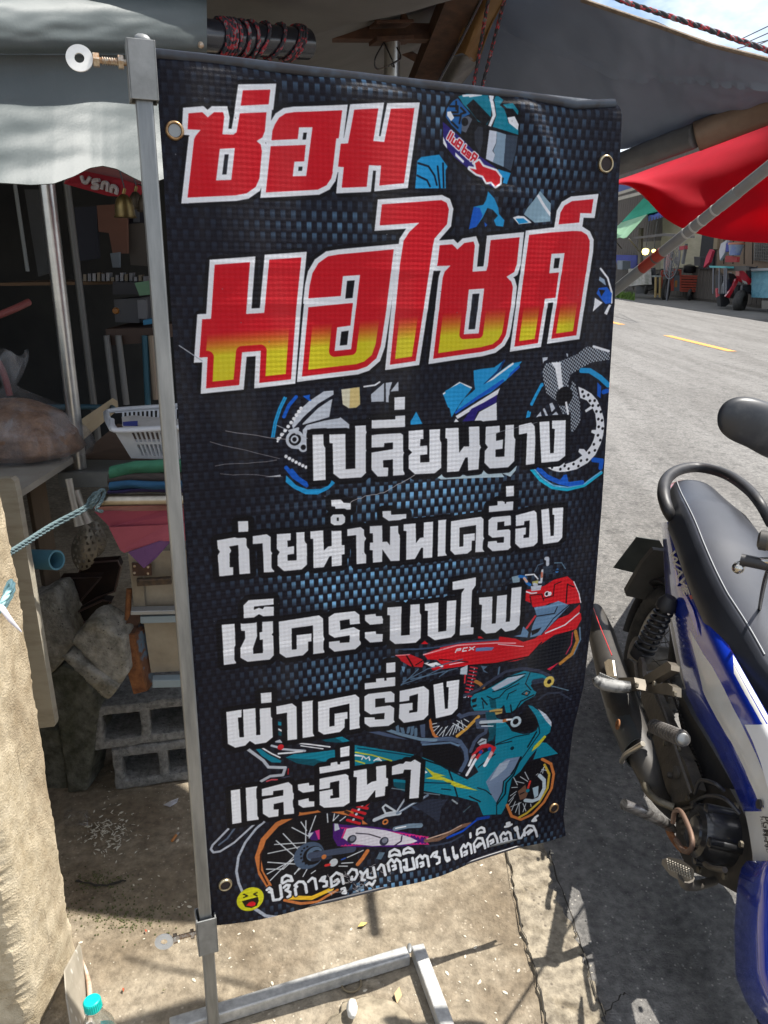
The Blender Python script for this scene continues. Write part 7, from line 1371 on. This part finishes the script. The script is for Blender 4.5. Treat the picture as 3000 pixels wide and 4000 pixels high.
# ---------------------------------------------------------------- across the road
nrmF = Vector((dd.y, -dd.x, 0)); nrmF = nrmF if nrmF.x > 0 else -nrmF
def fpl(px, py, off): return onplane(px, py, np.array(e1+nrmF*off), np.array(nrmF))
Z6 = lambda a, b: (2400+.36166*a, 800+.36166*b)
Z4 = lambda a, b: (2300+.42194*a, 700+.42194*b)
def fp(nm, Z, pts, off, c, lab, cat, th=.08, m=None, parent=None, bev=.01):
    o = prism(nm, [fpl(*Z(a, b), off) for a, b in pts], nrmF*th, m or M('far '+lab, c, .8, 0, tuple(v*1.35 for v in c), ns=1.2, nd=8), parent, bev=bev)
    return o if parent else tag(o, lab, cat)
OF = 3.2
fac = thing('shophouse', 'old dark wooden shophouse across the road', 'building', tuple(e1+nrmF*OF))
dwood = M('dark weathered boards', (.06, .05, .042), .85, 0, (.10, .085, .07), ns=2, st=(.3, 6, 1))
fb1, fb2 = e1-dd*30, e2+dd*14
bm = bmesh.new(); L_ = (fb2-fb1).length
prism_(bm, [fb1+nrmF*OF, fb2+nrmF*OF, fb2+nrmF*OF+Vector((0, 0, 6.6)), fb1+nrmF*OF+Vector((0, 0, 6.6))], nrmF*6); fbm(bm, 'wall', dwood, fac)
nb_ = int(L_/.32)
bmesh_me = None
for k in range(nb_):
    t = k*.32; a = fb1+dd*t+nrmF*(OF-.03)
    if not (18 < a.y < 50): continue
    if bmesh_me is None:
        bm = bmesh.new(); bbox_(bm, (0, 0, 2.6), (.29, .03, 5.0), dirR(dd)); bmesh_me = bpy.data.meshes.new('board'); bm.to_mesh(bmesh_me); bm.free(); bmesh_me.materials.append(dwood)
    o = bpy.data.objects.new('board', bmesh_me); COL.objects.link(o); o.parent = fac; o.matrix_parent_inverse = Matrix.Translation(-fac.location); o.location = a
fp('plywood_wall', Z6, [(520, 140), (960, 150), (962, 240), (905, 670), (500, 690), (500, 400), (520, 300)], OF-.12, (.27, .25, .18), '', '', parent=fac, m=M('pale plywood', (.26, .24, .17), .85, 0, (.33, .3, .22), ns=1.5, st=(1, 1, 4)))
fp('plywood_wall', Z6, [(300, 400), (500, 385), (500, 700), (310, 700)], OF-.1, (.2, .18, .13), '', '', parent=fac, m=M('dull plywood', (.17, .155, .115), .85, 0, (.23, .2, .15), ns=2))
fp('doorway', Z6, [(955, 240), (1085, 250), (1060, 700), (905, 690)], OF-.14, (.02, .02, .022), '', '', parent=fac, m=M('dark doorway', (.018, .018, .02), .9))
fp('door_post', Z6, [(1085, 250), (1125, 270), (1105, 480), (1065, 480)], OF-.2, (.2, .15, .08), '', '', parent=fac, m=M('tan post', (.2, .15, .09), .8))
fp('brown_wall', Z6, [(1120, 260), (1800, 300), (1800, 900), (1200, 760), (1100, 700)], OF-.12, (.09, .06, .035), '', '', parent=fac, m=M('brown planks', (.11, .075, .045), .8, 0, (.15, .1, .065), ns=2, st=(.3, 5, 1)))
for (x, w) in ((1180, 3), (1280, 3), (1400, 3), (1490, 4)): fp('plank_joint', Z6, [(x, 280), (x+w, 280), (x+w-6, 640), (x-6, 640)], OF-.15, (0, 0, 0), '', '', parent=fac, m=M('joint', (.02, .015, .01), .9), th=.04, bev=0)
win = fp('window', Z6, [(1510, 400), (1700, 420), (1700, 620), (1500, 600)], OF-.17, (0, 0, 0), '', '', parent=fac, m=M('dark window', (.015, .018, .02), .3))
for k in range(7): fp('grille_bar', Z6, [(1520+k*24, 402), (1525+k*24, 402), (1517+k*24, 600), (1512+k*24, 600)], OF-.22, (0, 0, 0), '', '', parent=win, m=M('grille', (.09, .08, .07), .6), th=.03, bev=0)
for k in range(5): fp('grille_bar', Z6, [(1508, 425+k*36), (1700, 440+k*36), (1700, 445+k*36), (1508, 430+k*36)], OF-.24, (0, 0, 0), '', '', parent=win, m=M('grille', (.09, .08, .07), .6), th=.03, bev=0)
fp('post', Z6, [(262, 250), (292, 250), (280, 640), (250, 640)], OF-.9, (.12, .10, .075), '', '', parent=fac, m=M('far post', (.13, .11, .08), .8), th=.1)
for (a, b, w) in (((240, 130), (480, 55), 26), ((240, 175), (490, 110), 30)):
    fp('eave_board', Z4, [(a[0], a[1]), (b[0], b[1]), (b[0], b[1]+w), (a[0], a[1]+w)], OF-1.4, (.3, .28, .24), '', '', parent=fac, m=M('grey eave board', (.28, .26, .22), .85, 0, (.36, .33, .28), ns=2), th=.08)
fp('roof_sheet', Z4, [(100, 60), (500, 10), (500, 60), (240, 135), (100, 160)], OF-1.2, (.2, .2, .2), '', '', parent=fac, m=M('blue gable board', (.03, .06, .2), .7), th=.1)
# awnings on the far side
grn = M('bright green awning', (.02, .36, .21), .7, 0, (.04, .45, .28), ns=1.5, trans=.4); pgr = M('pale green awning', (.28, .5, .3), .7, 0, (.35, .58, .38), ns=1.5, trans=.4)
aw = thing('green_awning', 'two tone green cloth awning across the road', 'awning', tuple(fpl(2450, 850, 1.5)))
def q4(name, Z, cs, offs, m, par, sag=.0, th=.02):
    P = [fpl(*Z(*c), o) for c, o in zip(cs, offs)]
    return grid(name, lambda u, v: P[0].lerp(P[1], u).lerp(P[3].lerp(P[2], u), v)+Vector((0, 0, -sag*math.sin(u*3.14)*math.sin(v*3.14)+(.02*math.sin(u*20)*v if sag else 0))), 20 if sag else 2, 10 if sag else 2, m, par, thick=th if sag else 0)
q4('upper_cloth', Z4, [(510, 178), (700, 290), (548, 325), (300, 405)], [2.8, 2.8, 1.8, 1.8], grn, aw, .05); q4('lower_cloth', Z4, [(300, 405), (540, 328), (350, 545), (150, 545)], [1.79, 1.79, .9, .9], pgr, aw, .05)
aw = thing('blue_awning', 'faded blue cloth awning with frilled edge across the road', 'awning', tuple(fpl(2600, 830, 2)))
q4('blue_cloth', Z4, [(560, 285), (690, 240), (860, 340), (545, 345)], [2.9, 2.9, 1.9, 1.9], M('faded blue cloth', (.05, .09, .34), .7, 0, (.09, .14, .42), ns=2, trans=.3), aw, .06)
for k in range(9): q4('frill', Z4, [(548+k*26, 345-k*3), (572+k*26, 342-k*3), (566+k*26, 385-k*7), (552+k*26, 392-k*8)], [1.9]*4, M('faded blue cloth', (.05, .09, .34)), aw, 0, .01)
fp('awning_beam', Z4, [(350, 545), (700, 500), (960, 520), (960, 545), (700, 525), (360, 560)], 1.1, (.07, .065, .06), 'dark thin roof beam under the far awnings', 'beam')
for k, (a, b) in enumerate((((370, 550), (470, 670)), ((245, 570), (300, 640)), ((420, 830), (410, 1020)))): tag(tube('support_strut', [fpl(*Z4(*a), .9), fpl(*Z4(*b), 1.8)], .03, M('pale strut', (.2, .19, .16), .7)), ['thin strut under the green awning, right one', 'thin strut under the green awning, left one', 'short prop beside the sandy path across the road'][k], 'strut')
# lit lamps
glow = bpy.data.materials.new('warm lamp glow'); glow.use_nodes = True; b = glow.node_tree.nodes['Principled BSDF']; b.inputs['Emission Color'].default_value = (1, .78, .22, 1); b.inputs['Emission Strength'].default_value = 2.2; b.inputs['Base Color'].default_value = (.8, .6, .2, 1)
for (x, y, r, lab) in ((335, 508, .15, 'larger glowing yellow lamp hanging in the far shop'), (424, 500, .08, 'smaller glowing yellow lamp half behind the slanting pole')):
    t = thing('hanging_lamp', lab, 'lamp', tuple(fpl(*Z6(x, y), 1.6))); c = fpl(*Z6(x, y), 1.6)
    lathe('bulb', [(-r*.9, .0001), (-r*.7, r*.7), (0, r), (r*.7, r*.9), (r*.95, r*.3), (r, .0001)], c, (0, 0, 1), glow, t, seg=16); tube('cord', [c+Vector((0, 0, r)), c+Vector((0, 0, 1.2))], .015, blk, t)
fp('display_board', Z6, [(0, 540), (240, 545), (240, 690), (40, 680)], OF-.4, (.03, .04, .2), 'dark blue board leaning at the far shop front', 'board')
fp('planter', Z6, [(150, 690), (320, 690), (330, 860), (160, 880)], 1.0, (.2, .22, .15), 'patterned pale cloth sheet beside the far path', 'sheet', .3, m=M('mottled sheet', (.2, .2, .16), .8, 0, (.35, .33, .3), ns=5))
gsm = M('roadside grass', (.05, .10, .015), .9, 0, (.12, .2, .03), ns=4); bm = bmesh.new(); random.seed(3)
for k in range(700):
    p = fpl(*Z6(random.uniform(0, 230), random.uniform(868, 905)), random.uniform(.2, 1.4)); p.z = 0; h = random.uniform(.05, .3); a = random.random()*6; w = Vector((math.cos(a), math.sin(a), 0))*.03
    bm.faces.new([bm.verts.new(p-w), bm.verts.new(p+w), bm.verts.new(p+w*.5+Vector((w.y*2, w.x*2, h)))])
fbm(bm, 'grass', gsm, kind='stuff')
# fan
fn_ = thing('fan', 'round cage fan standing behind the red cart', 'fan', tuple(fpl(*Z6(620, 700), 1.6))); fc = fpl(*Z6(620, 600), 1.6); Rf = dirR(-nrmF); cg_ = M('fan cage', (.12, .12, .13), .4, .5)
for rr in (.12, .28, .45, .6, .72): tube('cage_ring', [fc+Rf @ Vector((0, math.cos(a)*rr, math.sin(a)*rr)) for a in [2*math.pi*k/28 for k in range(28)]], .012 if rr < .7 else .03, cg_, fn_, closed=True, seg=6)
for k in range(20): a = 2*math.pi*k/20; tube('cage_wire', [fc+Rf @ Vector((0, math.cos(a)*.1, math.sin(a)*.1)), fc+Rf @ Vector((0, math.cos(a)*.72, math.sin(a)*.72))], .008, cg_, fn_, seg=5)
for k in range(3):
    a = 2.1*k; prism('blade', [fc+Rf @ Vector((-.03, math.cos(a+x)*r, math.sin(a+x)*r)) for x, r in ((0, .08), (-.4, .55), (.2, .62), (.5, .3))], -nrmF*-.02, M('fan blade', (.06, .06, .065), .4), fn_)
tube('stand', [fc, Vector((fc.x, fc.y, 0))], .04, cg_, fn_)
# red cart with tricycle wheels
cart = thing('cart', 'red metal food cart with slatted side and two black wheels', 'cart', tuple(gp(*Z6(750, 1030))))
Yc = gp(*Z6(800, 1030)).y
def cp(a, b, d=0.): return at(*Z6(a, b), Yc+d)
redc = M('dull orange red paint', (.36, .06, .03), .6, 0, (.28, .045, .025), ns=3)
def cbar(a, b, w=.06, m=redc, d=0., nm='frame_bar'): return beam(nm, cp(*a, d), cp(*b, d), w, w, m, cart, bev=.004)
for a, b in (((512, 712), (512, 900)), ((512, 712), (640, 730)), ((640, 700), (715, 705)), ((632, 730), (632, 930)), ((715, 705), (712, 930)), ((560, 745), (612, 830)), ((612, 830), (618, 930)), ((950, 770), (925, 930)), ((512, 760), (620, 770)), ((948, 800), (1080, 745)), ((712, 930), (925, 935)), ((715, 765), (950, 775))): cbar(a, b)
for k in range(5): y = 790+k*29; cbar((716, y), (950-k*5, y+6), .07, nm='slat')
prism('grey_panel', [cp(628, 765), cp(716, 765), cp(708, 930), cp(620, 930)], (0, .2, 0), M('grey panel', (.08, .1, .11), .6), cart, bev=.01)
prism('panel_mark', [cp(652, 820, -.01), cp(680, 815, -.01), cp(676, 890, -.01), cp(652, 890, -.01)], (0, .01, 0), M('orange mark', (.32, .14, .03), .6), cart)
prism('cart_body', [cp(640, 760, .3), cp(930, 780, .3), cp(915, 920, .3), cp(640, 920, .3)], (0, .9, 0), M('cart inside', (.05, .02, .015), .8), cart)
for (a, b, rx, ry) in ((560, 915, 55, 118), (1000, 950, 48, 100), (820, 970, 40, 48)):
    c = cp(a, b, .05); sx, sz = (cp(a+rx, b, .05)-c).length, (cp(a, b+ry, .05)-c).length
    w_ = tube('wheel', [c+Vector((math.cos(q)*sx, math.cos(q)*.25, math.sin(q)*sz)) for q in [2*math.pi*k/30 for k in range(30)]], .07, rub, cart, closed=True, seg=8)
    for k in range(10): q = 2*math.pi*k/10; tube('spoke', [c, c+Vector((math.cos(q)*sx, math.cos(q)*.25, math.sin(q)*sz))*.97], .012, cg_, w_, seg=5)
prism('number_plate', [cp(1008, 815, -.1), cp(1082, 815, -.1), cp(1082, 862, -.1), cp(1008, 862, -.1)], (0, .02, 0), M('pale plate', (.3, .31, .33), .6), cart)
for (a, b, w, h, c, lab) in ((672, 722, 48, 36, (.17, .17, .165), 'round aluminium pot on the red cart'), (800, 690, 62, 46, (.02, .02, .022), 'large black pot on the red cart'), (905, 715, 50, 34, (.03, .025, .025), 'low dark pan on the red cart')):
    c0_ = cp(a, b+h, .3); r_w = (cp(a+w, b, .3)-cp(a, b, .3)).length; hh = (cp(a, b-h, .3)-cp(a, b+h, .3)).length
    t = thing('pot', lab, 'pot', tuple(c0_)); lathe('pot_body', [(0, r_w*.8), (.05, r_w*.95), (hh*.8, r_w), (hh*.82, r_w*1.06), (hh*.85, r_w*.9), (hh, r_w*.25), (hh, .0001)], c0_, (0, 0, 1), M('pot '+lab, c, .35, .4), t, seg=20)
t = thing('bottle', 'pinkish bottle standing on the red cart', 'bottle', tuple(cp(572, 715))); lathe('body', [(0, .13), (.5, .13), (.75, .05), (1.1, .04), (1.15, .06), (1.2, .0001)], cp(572, 715, .2), (0, 0, 1), M('pink plastic', (.35, .2, .18), .5), t)
st_ = thing('stool', 'yellowish wooden stool in front of the cart wheel', 'stool', tuple(cp(470, 1000, -.5)))
for x in (448, 495): tube('leg', [cp(x, 780, -.3), cp(x-6, 1000, -.3)], .05, M('yellow wood', (.28, .2, .08), .7), st_)
prism('seat', [cp(435, 765, -.3), cp(508, 765, -.3), cp(508, 782, -.3), cp(435, 782, -.3)], (0, .4, 0), M('pale stool top', (.2, .22, .21), .6), st_); beam('rung', cp(448, 965, -.3), cp(495, 965, -.3), .05, .05, M('yellow wood', (.28, .2, .08)), st_)
for (pl_, c, lab, cat) in (([(345, 690), (420, 680), (430, 900), (330, 940)], (.02, .02, .022), 'dark bundle and tyre left of the cart', 'bundle'), ([(235, 870), (320, 870), (320, 960), (235, 960)], (.035, .035, .035), 'black crate at the far kerb', 'crate'), ([(720, 620), (760, 420), (768, 420), (730, 640)], (.1, .1, .1), 'thin pole with small flag behind the fan', 'pole'), ([(700, 450), (765, 440), (765, 480), (700, 490)], (.25, .03, .04), 'small red and white flag on the thin pole', 'flag'),
        ([(1030, 480), (1060, 500), (1020, 620), (960, 680), (990, 560)], (.3, .015, .04), 'crimson cloth hanging at the far door', 'cloth'), ([(1150, 420), (1215, 380), (1190, 520), (1140, 600), (1130, 500)], (.3, .3, .32), 'white cloth hanging on the far brown wall', 'cloth'), ([(1205, 420), (1240, 400), (1240, 500), (1200, 510)], (.03, .035, .18), 'blue cloth beside the white cloth on the far wall', 'cloth'),
        ([(1200, 550), (1325, 560), (1320, 620), (1195, 620)], (.22, .02, .02), 'dark red basin on the far rack', 'basin'), ([(1215, 665), (1420, 660), (1430, 710), (1215, 715)], (.05, .045, .04), 'dark box on the rack beside the scooter', 'box')):
    fp('far_item', Z6, pl_, 1.5, c, lab, cat, .1)
rk = thing('rack', 'turquoise topped rack behind the red scooter', 'rack', tuple(fpl(*Z6(1120, 800), 1.2)))
fp('rack_top', Z6, [(1020, 658), (1200, 665), (1200, 685), (1030, 678)], 1.2, (.05, .26, .27), '', '', .5, parent=rk, m=M('turquoise board', (.05, .27, .28), .6))
for x in (1070, 1135, 1190, 1210): tube('rack_leg', [fpl(*Z6(x, 680), 1.2), fpl(*Z6(x-4, 960), 1.2)], .03, cg_, rk, seg=8)
t = thing('bucket', 'white bucket with blue print on the far wall rack', 'bucket', tuple(fpl(*Z6(1300, 540), 1.5))); c = fpl(*Z6(1300, 545), 1.5); lathe('bucket_body', [(0, .17), (.32, .24), (.34, .25)], c, (0, 0, 1), M('bucket', (.25, .3, .33), .5, 0, (.1, .15, .35), ns=3), t); lathe('bucket_lid', [(.34, .27), (.40, .26), (.42, .0001)], c, (0, 0, 1), M('orange lid', (.3, .1, .05), .5), t)
tbt = thing('covered_table', 'table covered with a dusty blue tarpaulin beyond the scooter', 'table', tuple(fpl(*Z6(1600, 1000), .8)))
fp('tarp_cover', Z6, [(1480, 720), (1900, 700), (1900, 1010), (1600, 1005), (1480, 1000)], 2.0, (.07, .2, .26), '', '', 1.2, parent=tbt, m=M('dusty blue tarp', (.06, .19, .25), .5, 0, (.11, .27, .33), ns=2, bs=4, bst=.6, bd=.1), bev=.04)
fp('table_top', Z6, [(1470, 690), (1900, 672), (1900, 700), (1480, 716)], 1.9, (.2, .22, .22), '', '', 1.4, parent=tbt, m=M('table edge', (.22, .24, .25), .6))
fp('crate', Z6, [(1590, 1035), (1800, 1040), (1800, 1130), (1590, 1125)], .2, (.09, .085, .075), 'grey plastic crate under the covered table', 'crate', .5)
# red scooter on the far kerb, seen from the front
sco = thing('scooter', 'red and black scooter parked at the far kerb', 'scooter', tuple(gp(*Z6(1360, 1130)))); Ysc = gp(*Z6(1360, 1135)).y
def sc_(a, b, d=0.): return at(*Z6(a, b), Ysc+d)
rsc = M('scooter red', (.34, .008, .018), .3, 0, (.42, .012, .025), ns=3, coat=.5); bsc = M('scooter black', (.015, .015, .018), .5)
def sp2(nm, pts, m, d=0., th=.12, bev=.02, par=None): return prism(nm, [sc_(a, b, d) for a, b in pts], (0, th, 0), m, par or sco, bev=bev)
c = sc_(1360, 1045, 0); sx = (sc_(1460, 1045)-c).length; sz = (sc_(1360, 1125)-c).length
fw = tube('front_wheel', [c+Vector((math.cos(q)*sx, math.cos(q)*.5, math.sin(q)*sz)) for q in [2*math.pi*k/36 for k in range(36)]], .15, rub, sco, closed=True, seg=10)
for k in range(5): q = 2*math.pi*k/5+.3; beam('wheel_spoke', c, c+Vector((math.cos(q)*sx, math.cos(q)*.5, math.sin(q)*sz))*.9, .07, .06, M('black alloy', (.05, .05, .055), .4, .5), fw)
sp2('front_cowl', [(1350, 715), (1385, 705), (1430, 750), (1480, 800), (1530, 770), (1535, 820), (1500, 860), (1440, 860), (1380, 830), (1350, 770)], rsc, -.15, .3, .03)
sp2('headlight', [(1378, 810), (1430, 835), (1440, 860), (1400, 850)], M('lamp lens', (.35, .33, .3), .2), -.2, .08); sp2('headlight', [(1470, 850), (1510, 830), (1500, 860), (1480, 868)], M('lamp lens', (.35, .33, .3), .2), -.2, .08)
sp2('windshield', [(1430, 700), (1470, 700), (1500, 760), (1470, 800), (1440, 760)], bsc, -.18, .1)
sp2('fender', [(1390, 880), (1500, 860), (1530, 900), (1505, 980), (1470, 950), (1400, 930)], bsc, -.1, .2, .03)
sp2('leg_shield', [(1310, 800), (1345, 790), (1330, 850), (1240, 1010), (1200, 990), (1280, 880)], rsc, .2, .12, .02); sp2('body_side', [(1215, 810), (1245, 800), (1270, 860), (1260, 900), (1230, 1010), (1180, 960), (1190, 880)], M('scooter dark blue', (.02, .03, .05), .4), .5, .25, .03)
sp2('seat', [(1230, 740), (1290, 745), (1330, 800), (1300, 870), (1250, 850)], bsc, .5, .3, .04); sp2('tail_light', [(1103, 905), (1125, 900), (1135, 980), (1108, 1000)], M('red reflector', (.5, .08, .1), .4), .3, .1)
tube('handlebar', [sc_(1400, 690, 0), sc_(1450, 680, 0), sc_(1520, 690, 0), sc_(1560, 705, 0)], .05, bsc, sco, n=4); tube('mirror_stalk', [sc_(1500, 700), sc_(1545, 665)], .02, bsc, sco)
tube('fork', [sc_(1380, 870), sc_(1360, 1045)], .05, cg_, sco); tube('grab_rail', [sc_(1235, 790, .6), sc_(1240, 745, .6), sc_(1262, 740, .6)], .03, M('pale rail', (.4, .4, .4), .4), sco, n=4)
sp2('engine', [(1140, 960), (1230, 1000), (1250, 1060), (1200, 1100), (1150, 1100)], bsc, .5, .3, .03)
random.seed(9)
for k, (x0, x1, y0, y1, c, lab) in enumerate(((1090, 1160, 760, 1010, (.03, .03, .032), 'tall dark box standing between the cart and the scooter'), (1170, 1235, 870, 1010, (.045, .035, .03), 'low dark carton behind the scooter tail'), (380, 440, 800, 960, (.05, .04, .03), 'brown carton under the stool at the far kerb'), (860, 930, 560, 660, (.03, .028, .03), 'dark sack leaning at the far plywood wall'), (1290, 1340, 860, 960, (.02, .022, .026), 'dark crate under the rack by the scooter'), (30, 90, 600, 700, (.16, .18, .2), 'pale box in front of the blue board'))):
    fp('far_item', Z6, [(x0, y0), (x1, y0+6), (x1-4, y1), (x0+3, y1-4)], 2.0, c, lab, 'box', .4)
mo = thing('parked_motorcycle', 'dark motorcycle parked between the stool and the slanting pole across the road', 'motorcycle', tuple(cp(380, 940)))
for (a, b, r) in ((350, 880, 46), (470, 870, 40)):
    c = cp(a, b, .6); sx = (cp(a+r, b, .6)-c).length; tube('wheel', [c+Vector((math.cos(q)*sx, math.cos(q)*.5, math.sin(q)*sx*1.5)) for q in [2*math.pi*k/26 for k in range(26)]], .07, rub, mo, closed=True, seg=8)
prism('body', [cp(x, y, .6) for x, y in ((340, 760), (380, 735), (430, 760), (480, 740), (500, 780), (450, 850), (390, 860), (350, 820))], (0, .3, 0), bsc, mo, bev=.03); tube('handlebar', [cp(335, 700, .6), cp(365, 720, .6), cp(400, 705, .6)], .04, bsc, mo)
# overhead wires against the sky
for k, (a, b) in enumerate((((2890, 155), (3100, 55)), ((2920, 165), (3100, 85)), ((2965, 175), (3100, 110)), ((2880, 190), (3100, 130)))):
    tag(tube('power_line', [at(*a, 26), at(*b, 22)], .014, M('black cable', (.05, .05, .055), .6), seg=6), ['uppermost', 'second', 'third', 'lowest'][k]+' of the thin power lines in the sky corner', 'power line')
